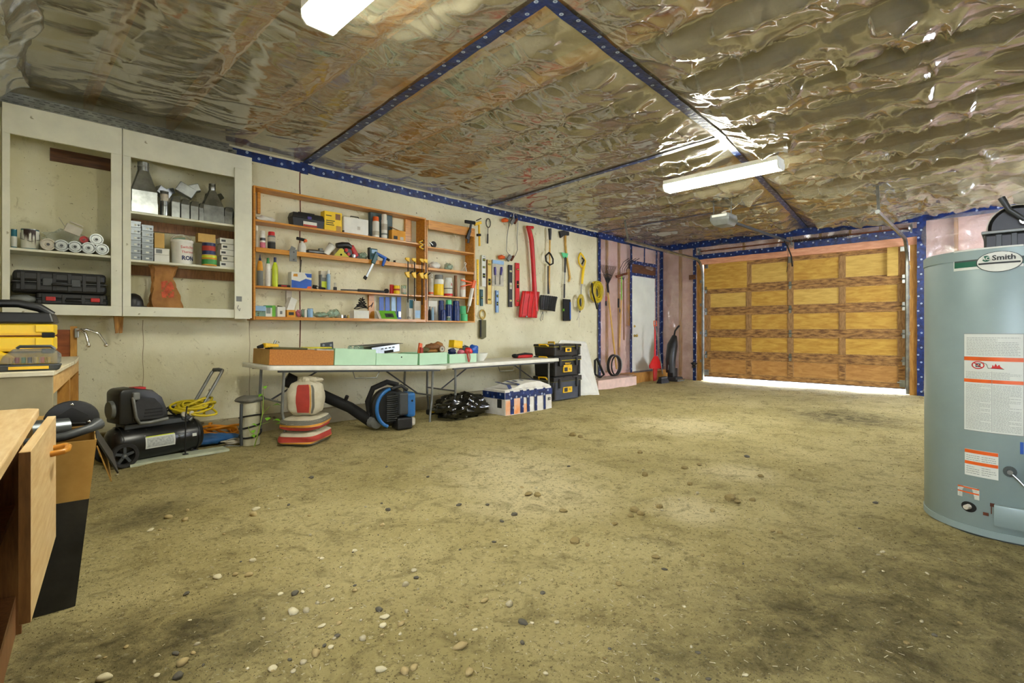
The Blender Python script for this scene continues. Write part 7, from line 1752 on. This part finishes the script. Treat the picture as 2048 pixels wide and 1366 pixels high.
dm.location = t.matrix_world.inverted() @ D1; dm.rotation_euler = (0, 0, -math.atan2(D1.x-D0.x, D1.y-D0.y)-ang)
MB().tube([(0,-.10,.655),(.034,-.10,.66),(.042,-.125,.66),(.042,-.19,.66),(.034,-.215,.66),(0,-.215,.655)], .010, 8).build('handle', 'wood_shelf', dm, smooth=50)
MB().box(-.0235, -.0005, -dl-.0015, -dl+.0005, .312, .755).build('edge_band', 'wood_edge', dm)

# tall cardboard box with painted black lower part
t = thing('cardboard_box', 'tall cardboard box with black painted lower part behind the cabinet', 'box', (.10, 2.62, 0), -.10)
b0 = (-.16,.125,.0,.30); b1 = (-.16,.19,.0,.36); zk, zt_ = .41, .64
def mixr(k): return tuple(a+(b-a)*k for a, b in zip(b0, b1))
def shell(z0, z1, m, nm, th=.006):
    r0, r1 = mixr(z0/zt_), mixr(z1/zt_); mb = MB()
    for (i, j, k, l) in (((0,1),2,None,0), ((0,1),3,None,0)): pass
    def quad(p, q):
        d = Vector((q[1]-p[1], -(q[0]-p[0]), 0)).normalized()*th
        mb.add([(p[0],p[1],z0),(q[0],q[1],z0),(q[2],q[3],z1),(p[2],p[3],z1),(p[0]+d.x*0,p[1]+d.y*0,z0)], [(0,1,2,3)])
    c = [(r0[0],r0[2],r1[0],r1[2]), (r0[1],r0[2],r1[1],r1[2]), (r0[1],r0[3],r1[1],r1[3]), (r0[0],r0[3],r1[0],r1[3])]
    for i in range(4): quad(c[i], c[(i+1) % 4])
    return mb.build(nm, m, t, recalc=False, solid=th)
shell(0, zk, 'worn_black', 'painted_lower'); shell(zk+.0005, zt_, 'cardboard', 'upper_walls'); MB().box(-.15,.12,.01,.29,.0,.006).build('bottom', 'cardboard', t)
MB().add([(.19,.02,zt_),(.19,.34,zt_),(.25,.33,zt_-.12),(.262,.06,zt_-.16)], [(0,1,2,3)]).build('side_flap', 'worn_black', t, solid=.006)
MB().add([(.193,.02,zt_-.03),(.193,.33,zt_-.03),(.235,.31,zt_-.14),(.24,.06,zt_-.19)], [(0,1,2,3)]).build('flap_liner', 'cardboard', t, solid=.004)
MB().add([(-.16,.36,zt_),(.2,.36,zt_),(.19,.40,zt_+.06),(-.15,.40,zt_+.06)], [(0,1,2,3)]).build('rear_flap', 'cardboard', t, solid=.006)
# in the box: saw guard, grey pipe, hose
t2 = thing('saw_guard', 'black round saw guard sticking out of the cardboard box', 'saw guard', (.245, 2.93, .655), -.12); t2.scale = (.57,.57,.57)
pts = [(-.16,0)]+[(.165*math.cos(a)-.0, .05+.145*math.sin(a)) for a in np.linspace(math.pi, 0, 16)]+[(.165,0)]
MB().prism(pts, -.03, .03).build('guard_shell', 'worn_black', t2, bevel=.012, smooth=40); MB().prism([(-.13,.06),(.0,.15),(.10,.08),(.02,.03)], -.034, -.03).build('lower_guard', 'black_plastic', t2)
for x, z in ((0,.17), (-.125,.03), (.10,.03)): MB().lathe([(.01,0),(.01,.004),(.006,.008),(0,.009)], 10, (x,-.03,z), 'y').build('bolt', 'chrome', t2, smooth=40)
MB().tube([(-.15,-.03,.0),(-.05,-.034,.03),(.08,-.034,.02)], .008, 6).build('slot_edge', 'matte_black', t2)
tag(MB().cyl((-.12,0,0),(.0,.02,0),.05,.045,16).build('grey_pipe', 'galv_dark', None, (wx(138,2.82), 2.82, .66), smooth=40), 'short grey metal pipe in the cardboard box', 'pipe')
tag(MB().tube([(-.14,0,-.01),(-.02,-.01,.0),(.06,.01,.02),(.09,.05,.03)], [.017,.017,.018,.026], 10).build('pipe_wrench', 'dark_grey', None, (wx(143,2.72), 2.72, .648), smooth=40), 'dark pipe wrench lying across the cardboard box', 'wrench')

# workbench
wa = -math.atan2(.26, 1.82)
wb_ = thing('workbench', 'pale painted workbench with open side under the left cabinet', 'workbench', (.206, 3.25, 0), wa)
Hw = .88; Lw, Dw = 1.3, 1.85            # local -x along the front, +y towards the wall
MB().prism([(-Lw,0),(0,0),(0,.02),(.02,1.1),(0,Dw),(-Lw,Dw)], Hw-.022, Hw, 'z').build('bench_top', 'bench_top', wb_, bevel=.003)
MB().box(-Lw, -.004, .006, .026, .0, Hw-.024).build('front_panel', 'bench_paint', wb_, bevel=.002)
MB().box(-.05, -.004, .027, Dw-.02, Hw-.11, Hw-.024).build('side_apron', 'wood_pale', wb_); MB().box(-.06, -.004, Dw-.10, Dw-.02, 0, Hw-.11).build('rear_leg', 'wood_stud', wb_); MB().box(-.06, -.004, .95, 1.04, 0, Hw-.11).build('middle_leg', 'wood_stud', wb_)
MB().box(-Lw, -.07, .1, Dw-.02, .50, .52).build('lower_shelf', 'wood_pale', wb_); MB().box(-.045, -.02, .1, Dw-.1, .40, .49).build('lower_stretcher', 'wood_pale', wb_)
MB().box(-.9, -.05, Dw-.06, Dw-.04, Hw+.0005, Hw+.20).build('backboard', 'wood_red', wb_, bevel=.002); MB().box(-.05, -.012, Dw-.07, Dw-.03, Hw+.0005, Hw+.225).build('backboard_post', 'wood_stud', wb_)
# chrome double hook on the post
hk = thing('coat_hook', 'chrome double hook on the workbench post', 'hook', at(153, 662, 5.0))
for d in ((.17,-.02), (.06,-.06)): MB().tube([(0,0,.0),(d[0]*.35,d[1],.012),(d[0]*.75,d[1]*1.3,-.02),(d[0],d[1]*1.5,-.10)], .009, 8).sph((d[0],d[1]*1.5,-.108), .014, 10, 6).build('hook_arm', 'chrome', hk, smooth=60)
MB().box(-.012,.012,-.012,.008,-.05,.02).build('back_plate', 'grey_metal', hk, bevel=.004)
# yellow two-drawer organizer on the bench
oy = 3.52; ox1 = wx(107, oy)-.004; zb = Hw+.001
t = thing('tool_organizer', 'yellow and black stacked tool organizer with carry handle on the workbench', 'tool organizer', (ox1, oy, zb), wa)
zz_ = [wz(60, v, oy)-zb for v in (735, 716, 680, 648, 628, 608)]
zz_ = [0, .085, .165, .23, .27]
for i in range(3):
    z0, z1 = zz_[i]+.002, zz_[i+1]-.004
    dr_ = MB().box(-.56, 0, 0, .26, z0, z1).build('drawer', 'yellow', t, bevel=.008); MB().box(-.56, -.002, -.006, .0, z0+.02*(z1-z0), z0+.2*(z1-z0)).build('drawer_lip', 'tool_yellow', dr_); MB().box(-.065, .004, -.008, .03, z0+.25*(z1-z0), z1-.004).build('corner_tab', 'yellow', dr_, bevel=.004)
    MB().box(-.04, .006, -.01, .05, z0-.012, z0+.014).build('hinge_block', 'matte_black', t, bevel=.004)
MB().taper(.23, (-.57,.008,-.012,.272), .282, (-.555,-.006,.0,.26)).build('lid', 'black_plastic', t, bevel=.008)
MB().tube([(-.55,.12,.275),(-.5,.12,.325),(-.14,.12,.33),(-.06,.12,.31),(-.01,.12,.272)], [.018,.02,.02,.022,.02], 8).build('carry_handle', 'black_plastic', t, smooth=50); MB().box(-.36,-.24,.09,.15,.282,.312).build('orange_latch', 'orange', t, bevel=.006)
# bit set in front of it
t = thing('bit_case', 'clear-lidded yellow bit set case on the workbench edge', 'bit case', (*at(57, 733, 3.36)[:2], Hw+.001), wa)
MB().taper(0, (-.10,.11,-.03,.03), .03, (-.105,.12,-.035,.035)).build('tray', 'dark_grey', t, bevel=.006); MB().box(-.065,.075,-.038,-.034,.008,.022).build('label_strip', 'tool_yellow', t)
MB().prism([(-.10,.032),(.115,.032),(.118,.075),(.09,.105),(-.05,.105),(-.085,.07)], -.03, .03).build('clear_lid', 'clear_smoke', t, bevel=.006)
for k in range(7): MB().cyl((-.06+k*.022,-.012,.036),(-.06+k*.022,-.012,.064),.008,n=8).build('bit', ('tool_yellow','red','green','dark_grey','yellow','orange','tool_yellow')[k], t)
MB().tube([(-.04,0,.105),(-.03,0,.115),(.08,0,.115),(.095,0,.1)], .008, 6).build('handle', 'dark_grey', t, smooth=50)
t = thing('yellow_drill', 'yellow cordless tool at the left end of the workbench edge', 'drill', (*at(6, 733, 3.38)[:2], Hw+.001), wa)
MB().obox((-.02,0,.065),(.12,.05,.06),(0,.5,0)).build('body', 'tool_yellow', t, bevel=.01); MB().box(-.06,.03,-.03,.03,0,.035).build('battery', 'matte_black', t, bevel=.006)

# ================================================================== AIR COMPRESSOR
pw = fp(235, 938)
t = thing('air_compressor', 'black wheeled air compressor with grey push handle by the wall', 'air compressor', (.66, 5.02, 0), .22)
R_ = .145; zc_ = .235
MB().lathe([(0,-.02),(.08,-.012),(.125,.01),(R_,.05),(R_,.62),(.125,.66),(.08,.682),(0,.69)], 32, (0,.08,zc_), 'x').build('tank', 'black_gloss', t, smooth=40)
for x in (.055, .615): MB().lathe([(R_+.001,x-.004),(R_+.004,x-.003),(R_+.004,x+.003),(R_+.001,x+.004)], 32, (0,.08,zc_), 'x').build('weld_seam', 'black_plastic', t)
for y in (-.075, .235):
    wh_ = MB().lathe([(.068,-.018),(.09,-.02),(.098,-.01),(.098,.01),(.09,.02),(.068,.018),(.068,-.018)], 28, (.05,y,.098), 'y').build('wheel', 'rubber', t, smooth=40)
    sp_ = MB().lathe([(.0,-.014),(.02,-.016),(.02,.016),(0,.014)], 14, (.05,y,.098), 'y')
    for k in range(5):
        a = 2*math.pi*k/5+.3; sp_.beam((.05,y,.098), (.05+.066*math.cos(a),y,.098+.066*math.sin(a)), .02, .016, (0,1,0))
    sp_.build('wheel_spokes', 'dark_grey', wh_)
MB().cyl((.05,-.09,.098),(.05,.25,.098),.01,n=8).build('axle', 'grey_metal', t)
MB().box(.02,.09,-.03,.19,.10,.15).build('axle_bracket', 'black_plastic', t); 
for y in (.0, .16): MB().tube([(.58,y,.12),(.58,y,.03),(.63,y,.012)], .014, 8).build('foot', 'black_plastic', t, smooth=40)
MB().tube([(.55,-.02,.012),(.55,.18,.012)], .014, 8).build('foot_bar', 'bone', t, smooth=40)
MB().box(.08,.56,.0,.17,zc_+R_-.02,zc_+R_+.02).build('saddle', 'dark_grey', t, bevel=.006)
sh = [(.03,.41),(.03,.66),(.06,.685),(.16,.69),(.30,.665),(.38,.60),(.43,.48),(.43,.41)]
MB().prism(sh, -.04, .20).build('motor_shroud', 'black_plastic', t, bevel=.018, smooth=40)
MB().prism([(.13,.43),(.14,.57),(.18,.61),(.31,.60),(.37,.53),(.39,.45),(.38,.43)], -.052, -.04).build('shroud_panel', 'worn_black', t, bevel=.005)
for k in range(3): MB().box(.22+k*.005,.37,-.058,-.052,.455+k*.026,.463+k*.026).build('vent_slot', 'matte_black', t)
MB().box(.14,.22,-.02,.08,.676,.694).build('red_badge', 'red', t)
MB().tube([(.13,-.055,.62),(.13,-.062,.60),(.15,-.065,.46),(.18,-.06,.41),(.27,-.05,.405),(.42,-.05,.42)], .015, 8).build('discharge_pipe', 'steel_paint', t, smooth=50); MB().box(.11,.16,-.075,-.03,.60,.66).build('air_filter', 'mid_grey', t, bevel=.01)
MB().lathe([(0,0),(.07,0),(.075,.01),(.075,.03),(0,.03)], 20, (.0,.08,.52), 'x').build('intake_cover', 'mid_grey', t, smooth=40)
MB().tube([(.56,.0,.37),(.66,-.01,.47),(.83,-.01,.76),(.85,-.0,.785),(.85,.14,.785),(.83,.15,.76),(.66,.15,.47),(.56,.15,.37)], .014, 8).build('push_handle', 'steel_paint', t, smooth=50); MB().tube([(.845,.0,.785),(.853,.07,.79),(.845,.14,.785)], .018, 8).build('handle_grip', 'dark_grey', t, smooth=50)
MB().box(.50,.60,-.01,.15,.38,.43).build('manifold', 'dark_grey', t, bevel=.008)
for k, x in enumerate((.51, .57)): MB().lathe([(.022,0),(.022,.016),(.018,.02),(0,.02)], 16, (x,-.01,.43), 'y').build('pressure_gauge', 'bone', t, smooth=40)
def tank_patch(x0, x1, a0, a1, m, nm, off=.0025):
    mb = MB(); n = 8
    A = [(x0, .08+(R_+off)*math.cos(a0+(a1-a0)*k/n), zc_+(R_+off)*math.sin(a0+(a1-a0)*k/n)) for k in range(n+1)]
    mb.strip(A, [(x1, p[1], p[2]) for p in A]); return mb.build(nm, m, t, recalc=False)
tank_patch(.20, .42, 2.78, 3.42, 'sticker', 'warning_label'); tank_patch(.205, .415, 2.74, 2.79, 'lime', 'label_stripe', .003)
tank_patch(.21, .41, 2.85, 3.35, 'ink_lines', 'label_print', .0032)
tank_patch(.555, .59, 2.95, 3.12, 'sticker', 'small_label')
tank_patch(.44, .52, 2.9, 2.94, 'ink_soft', 'brand_print'); tank_patch(.44, .50, 2.99, 3.02, 'ink_soft', 'brand_print')
MB().tube([(.50,-.09,.43),(.485,-.10,.36),(.48,-.105,.2),(.48,-.10,.05),(.48,-.11,.0)], .006, 6).build('power_cord', 'matte_black', t, smooth=50); MB().box(.46,.50,-.12,-.09,-.005,.03).build('plug', 'matte_black', t, bevel=.004)
for ch in t.children:
    n_ = ch.name.split('.')[0]
    if n_ not in ('wheel', 'axle', 'foot', 'foot_bar', 'power_cord', 'plug'): ch.location.z -= .078
    if n_ in ('motor_shroud', 'shroud_panel', 'vent_slot', 'discharge_pipe'): ch.scale.x = .88
# cords on and beside it
def heap(name, label, cat, loc_, rx, ry, rz_, r, m, turns=8, seed=1, axis_tilt=0):
    rd = random.Random(seed); pts = []; n = 20; Q = [[rd.uniform(-1, 1) for _ in range(7)] for _ in range(turns+2)]
    for k in range(turns*n):
        a = 2*math.pi*k/n; f = k/n; i = int(f); f -= i; q = [x+(y-x)*f for x, y in zip(Q[i], Q[i+1])]
        s_ = .75+.3*q[0]; x, y = rx*s_*math.cos(a)+rx*.35*q[1], ry*s_*math.sin(a)+ry*.35*q[2]
        z = rz_*(.5+.22*q[3])+rz_*.45*(q[4]*math.cos(a)+q[5]*math.sin(a))
        pts.append((x, y, max(0, z)+r))
    o = thing(name, label, cat, loc_); MB().tube(pts, r, 6).build('coil', m, o, smooth=60); return o
heap('extension_cord', 'tangled yellow cord heaped on the compressor tank', 'cord', (1.24, 5.20, .31), .15, .08, .13, .010, 'yellow_cord', 9, 3, 1)
heap('extension_cord', 'dark tangled hose bundle at the left of the yellow cord', 'cord', (1.13, 5.28, .31), .08, .05, .08, .008, 'worn_black', 6, 5, 1)
p = fp(458, 878); o = heap('extension_cord', 'orange extension cord coiled on the floor beside the white tube', 'cord', (p[0]-.02, p[1]+.14, .0), .18, .11, .17, .012, 'orange_cord', 9, 9, 1)
p = fp(425, 893); tb_ = MB().sph((0,0,0), (.24,.13,.045), 30, 12, lambda d: 1+.1*math.sin(6*d.x+4*d.y)+.09*math.sin(13*d.x+7*d.y)+.05*math.sin(27*d.y))
tag(tb_.build('tarp', 'tarp_blue', None, (p[0]+.02, p[1]+.12, .048), smooth=50), 'crumpled blue tarp on the floor beside the compressor', 'tarp')
for i, (u, v, r, m, lab) in enumerate(((408,868,.05,'light_blue','tangle of pale blue rope behind the blue tarp'), (470,888,.04,'bone','tangle of pale wire by the orange cord'))):
    p = fp(u, v+8); heap('rope_tangle', lab, 'rope', (p[0], p[1]+.12, 0.01), .09, .05, .12-.08*i, .005, m, 7, 21+i, 1)
p = fp(480, 893); tg = thing('wire_hanger', 'bent metal wire loop on the dirt beside the tube', 'wire', (p[0]-.05, p[1]+.02, .01)); MB().tube([(.09*math.cos(a), .045*math.sin(a), .008+.008*math.sin(2*a)) for a in np.linspace(0, 2*math.pi, 20, endpoint=False)], .005, 6, closed=True).build('loop', 'grey_metal', tg)
# plank under the compressor
A = Vector(fp(255, 932)); B = Vector(fp(452, 900)); A.z = B.z = .012
tag(MB().beam(A-Vector((0,0,0)), B, .16, .022).build('plank', 'plank_mint', None), 'pale painted plank on the dirt in front of the compressor', 'plank')

# ================================================================== STONES AND GRIT ON THE FLOOR
def stone_mesh(seed, flat):
    rd = random.Random(seed); k = [rd.uniform(0, 6.28) for _ in range(6)]
    mb = MB().sph((0,0,0), (1, rd.uniform(.6,.9), flat), 10, 6, lambda d: 1+.13*math.sin(2.3*d.x+k[0])+.12*math.sin(3.1*d.y+k[1])+.08*math.sin(4.3*d.z+5*d.x+k[2]))
    return mb
STONES = {}
for m in ('stone_pale', 'grout_stone', 'stone_tan', 'stone_dark', 'clod'):
    STONES[m] = []
    for i in range(4):
        o = stone_mesh(hash(m) % 97+i if False else i*7+len(m), (.55,.45,.7,.35)[i]).build('pebble', m, None, smooth=70 if m != 'clod' else 25)
        STONES[m].append(o.data); bpy.data.objects.remove(o)
NOUN = {'stone_pale': 'pale whitish pebble', 'grout_stone': 'grey-beige pebble', 'stone_tan': 'tan pebble', 'stone_dark': 'dark grey pebble', 'clod': 'crumbly brown earth clod'}
MARKS = [(150,1150,'by the cardboard box at left'), (260,1010,'between the cardboard box and the compressor'), (250,1300,'at the bottom left corner of the floor'), (500,1010,'on bare dirt before the plank'), (480,1180,'left of centre in the foreground'), (430,1340,'along the bottom edge at left'), (800,1340,'along the bottom edge near the centre'), (760,1220,'in the loose group low in the foreground'), (820,1080,'in the middle of the open floor'), (1060,1200,'right of the low foreground group'), (1060,990,'on the large pale dusty patch'), (700,930,'in front of the cement bags'), (1280,1015,'right of the large pale dusty patch'), (1150,880,'in front of the toolboxes'), (1400,930,'far out towards the overhead door'), (1500,1020,'between dusty patch and water heater'), (1250,1330,'along the bottom edge right of centre'), (1300,1150,'on the floor left of the dark soil'), (1620,1250,'on the dark soil at lower right'), (1780,1040,'just left of the water heater'), (1900,1260,'in front of the water heater')]
def stone_label(u, v, wpx, m):
    d = min(MARKS, key=lambda k: (k[0]-u)**2+(2*(k[1]-v))**2)[2]
    return f"{'large ' if wpx >= 18 else 'tiny ' if wpx < 9 else ''}{NOUN[m]} {d}"
rd = random.Random(11)
def pebble(u, v, wpx, m):
    x, y, _ = fp(u, v)
    if not (BX+.1 < x < GX-.1 and RY+.1 < y < W-.9): return
    if (x-HX)**2+(y-HY)**2 < (HR+.06)**2 or (x < .55 and y > 2.2): return
    dep = x*FX+y*FY; s = wpx/2/F_PX*dep
    me = rd.choice(STONES[m]); o = bpy.data.objects.new('pebble' if m != 'clod' else 'earth_clod', me); COL.objects.link(o)
    fl = .4
    o.scale = (s, s, s*rd.uniform(.8, 1.1)); o.rotation_euler = (rd.uniform(-.2,.2), rd.uniform(-.2,.2), rd.uniform(0, 6.28)); o.location = (x, y, fz(x, y)+s*.25)
    lb = stone_label(u, v, wpx, m); tag(o, lb, 'stone' if m != 'clod' else 'clod', lb+'s' if False else 'stones: '+lb)
P_, G_, T_, D_, C_ = 'stone_pale', 'grout_stone', 'stone_tan', 'stone_dark', 'clod'
known = [(918,1297,30,T_),(546,1343,20,P_),(763,1342,22,P_),(811,1351,22,T_),(828,1344,20,T_),(939,1350,24,T_),(766,1256,17,P_),(768,1240,20,P_),(757,1226,16,D_),(585,1226,24,P_),(612,1222,18,G_),(590,1189,17,D_),(348,1193,19,P_),(434,1157,18,P_),(255,1243,26,P_),(242,1275,20,T_),(372,1188,14,D_),(725,1283,20,G_),(607,1331,16,G_),(643,1257,16,P_),(678,1252,12,T_),(803,1252,16,T_),(813,1227,12,G_),(675,1279,14,D_),(649,1298,12,D_),(632,1315,22,T_),(365,1330,26,T_),(355,1355,26,D_),(353,1312,18,D_),(206,1360,30,P_),(512,1019,16,P_),(508,1030,18,T_),(828,1142,14,G_),(832,1155,12,D_),(810,1171,16,G_),(1018,1210,20,G_),(1047,1246,20,D_),(1064,1246,10,P_),(970,1200,18,T_),(1040,1170,10,G_),(622,955,10,D_),(855,955,9,D_),(918,1009,12,D_),(974,1010,9,D_),(764,1051,12,T_),(776,1022,12,D_),(336,1035,16,T_),(370,1040,16,T_),(300,1060,14,P_),(250,1058,12,P_),(225,1055,12,T_),(1029,1030,14,D_),(1003,1045,12,D_),(665,1200,14,G_),(498,1153,16,T_),(470,1152,14,T_),(710,1104,12,P_),(505,1127,14,P_),(645,1116,10,P_),(560,1190,12,P_),(1213,1342,14,C_),(1490,1352,14,P_),(1395,1303,12,D_),(1505,1000,14,C_),(1270,1018,22,C_),(1282,1025,18,C_),(1318,1010,16,C_),(1262,1030,14,C_),(1460,998,24,C_),(1475,1004,18,C_),(1425,1022,14,C_),(1310,1118,18,C_),(1330,1142,12,D_),(1236,1168,16,C_),(1150,1085,22,C_),(1175,1092,14,C_),(1230,1050,16,C_),(1125,1024,20,C_),(1058,990,20,C_),(1075,993,16,C_),(1750,1007,11,D_),(1545,1060,14,C_),(1560,1064,12,C_),(1400,928,12,C_),(1495,912,12,D_),(1520,952,14,C_),(1290,950,14,C_),(1370,935,14,C_),(1145,870,16,C_),(1160,873,14,C_),(1380,965,12,C_),(1280,905,12,C_)]
for u, v, w_, m in known: pebble(u, v, w_, m)
for k in range(150):
    v = 900+460*rd.random()**.8; u = rd.uniform(130, 1150) if rd.random() < .72 else rd.uniform(1150, 2000)
    if u < 330 and v > 1080 and u < 180: continue
    pebble(u, v, rd.uniform(6, 13)*(.6+.5*(v-880)/480), rd.choice((P_, P_, G_, T_, T_, D_)) if u < 1150 else rd.choice((P_, G_, C_, C_, D_)))
# grit and litter far too many to count
def grit(name, label, m, n, size, seed, zone):
    r = np.random.RandomState(seed); V = []; F = []; XY = []; base = np.array([(1,0,0),(-.5,.87,0),(-.5,-.87,0),(0,0,.9)]); tot = 0
    while tot < n:
        u, v = zone(r); x, y, _ = fp(u, v)
        if not (BX+.1 < x < GX-.1 and RY+.1 < y < W-.15): continue
        if (x-HX)**2+(y-HY)**2 < (HR+.02)**2: continue
        dep = x*FX+y*FY; s = size*r.uniform(.4, 1.3)*(.55+.18*dep); a = r.uniform(0, 6.28); c, si = math.cos(a), math.sin(a)
        z = 0; o = len(V); XY += [(x, y)]*4
        for bx_, by_, bz in base:
            k = r.uniform(.6, 1.3); V.append((x+s*k*(bx_*c-by_*si), y+s*k*(bx_*si+by_*c), z-.001+s*bz*k))
        F += [(o,o+1,o+3),(o+1,o+2,o+3),(o+2,o,o+3)]; tot += 1
    XY = np.array(XY); Zf = floor_z(XY[:, 0], XY[:, 1]); V = [(a, b, c+z) for (a, b, c), z in zip(V, Zf)]
    o = MB().add(V, F).build(name, m, None, recalc=False)
    o.parent = flo; tag(o, label, None, None, 'stuff')
zall = lambda r: (r.uniform(-50, 2100), 780+590*r.rand()**1.15)
zright = lambda r: (r.normal(1650, 260), 980+380*r.rand())
zleft = lambda r: (r.normal(420, 160), 1190+170*r.rand())
grit('soil_crumbs', 'small brown soil crumbs scattered over the floor', 'crumb', 12000, .0042, 1, zall)
grit('dark_crumbs', 'dark crumbs of soil scattered at right and bottom left', 'stone_dark', 3200, .0032, 2, lambda r: zright(r) if r.rand() < .7 else zleft(r))
grit('pale_grit', 'pale grit and chips scattered over the floor', 'stone_pale', 2600, .0028, 3, zall)
def chips():
    r = random.Random(4); mb = MB()
    for k in range(420):
        u, v = (r.gauss(1500, 330), r.uniform(930, 1366)) if k % 3 else (r.uniform(150, 1300), r.uniform(900, 1366))
        x, y, _ = fp(u, v)
        if not (BX+.1 < x < GX-.1 and RY+.1 < y < W-.9) or (x-HX)**2+(y-HY)**2 < (HR+.05)**2: continue
        mb.obox((x, y, fz(x, y)+.003), (r.uniform(.006,.022), r.uniform(.001,.003), .0012), (r.uniform(-.2,.2), r.uniform(-.2,.2), r.uniform(0, 3.1)))
    tag(mb.build('wood_chips', 'stone_pale', flo), 'thin pale wood splinters scattered on the dirt', None, None, 'stuff')
chips()

# ------------------------------------------------------------------ pieces of parts go one level deeper
SUB = {'label_band': ['body'], 'label_panel': ['body', 'tray', 'shell'], 'lettering': ['label_panel', 'oval_badge', 'bucket', 'carton', 'body'], 'latch': ['lid', 'lid_shell', 'lower_case'], 'vial': [], 'window': ['body'], 'edge_rail': ['body'], 'bolt': ['guard_shell'], 'knockout': ['box_shell'], 'sticker': ['box_shell'], 'mounting_ear': ['box_shell'], 'printed_text': ['warning_label'], 'deadbolt_turn': ['deadbolt'], 'rubber_foot': ['leg'], 'label_picture': ['body'], 'orange_latch': ['lid'], 'hole_ring': ['plate'], 'end_label': ['body'], 'paint_drips': ['body'], 'vent_slot': ['shroud_panel'], 'pressure_gauge': ['manifold'], 'label_stripe': ['tank'], 'label_print': ['tank'], 'warning_label': ['tank'], 'small_label': ['tank'], 'brand_print': ['tank'], 'handle_grip': ['push_handle'], 'weld_seam': ['tank'], 'logo_disc': ['oval_badge'], 'oval_band': ['oval_badge'], 'silver_band': ['brand_plate'], 'dark_band': ['brand_plate'], 'green_band': ['brand_plate'], 'label_border': ['warning_label'], 'column_rule': ['warning_label'], 'orange_bar': ['warning_label'], 'no_flammables_ring': ['warning_label'], 'pictogram_lines': ['warning_label'], 'pictogram_flame': ['warning_label'], 'rib': ['blade', 'lid_shell'], 'screw': ['front_plate'], 'button': ['case'], 'screen': ['case'], 'badge_mark': ['badge'], 'red_stripe': ['label_panel'], 'pull_hole': ['front_panel'], 'lid_trim': ['lid'], 'front_handle': ['lid'], 'wear_bolt': ['blade'], 'core_hole': ['spool_end'], 'cover_knob': ['engine_cover'], 'grille_slat': ['fan_housing'], 'light_lens': ['motor_housing'], 'control_panel': ['motor_housing'], 'mark': ['blade'], 'orange_print': ['carton'], 'black_label': ['carton'], 'blue_print': ['body'], 'blue_corner': ['body'], 'orange_corner': ['body'], 'orange_logo': ['body'], 'strike_plate': ['loose_board'], 'wire_hook': ['loose_board']}
for th in [o for o in scene.objects if o.parent is None and o.type == 'EMPTY']:
    kids = list(th.children); base = {}
    for k in kids: base.setdefault(k.name.split('.')[0], k)
    for k in kids:
        for target in SUB.get(k.name.split('.')[0], ()):
            p = base.get(target)
            if p is None or p is k or k.children or p.name.split('.')[0] in ('label_panel', 'label_band') and 'body' in base: continue
            if p.parent is not th: continue
            k.parent = p; k.matrix_parent_inverse = p.matrix_basis.inverted(); break
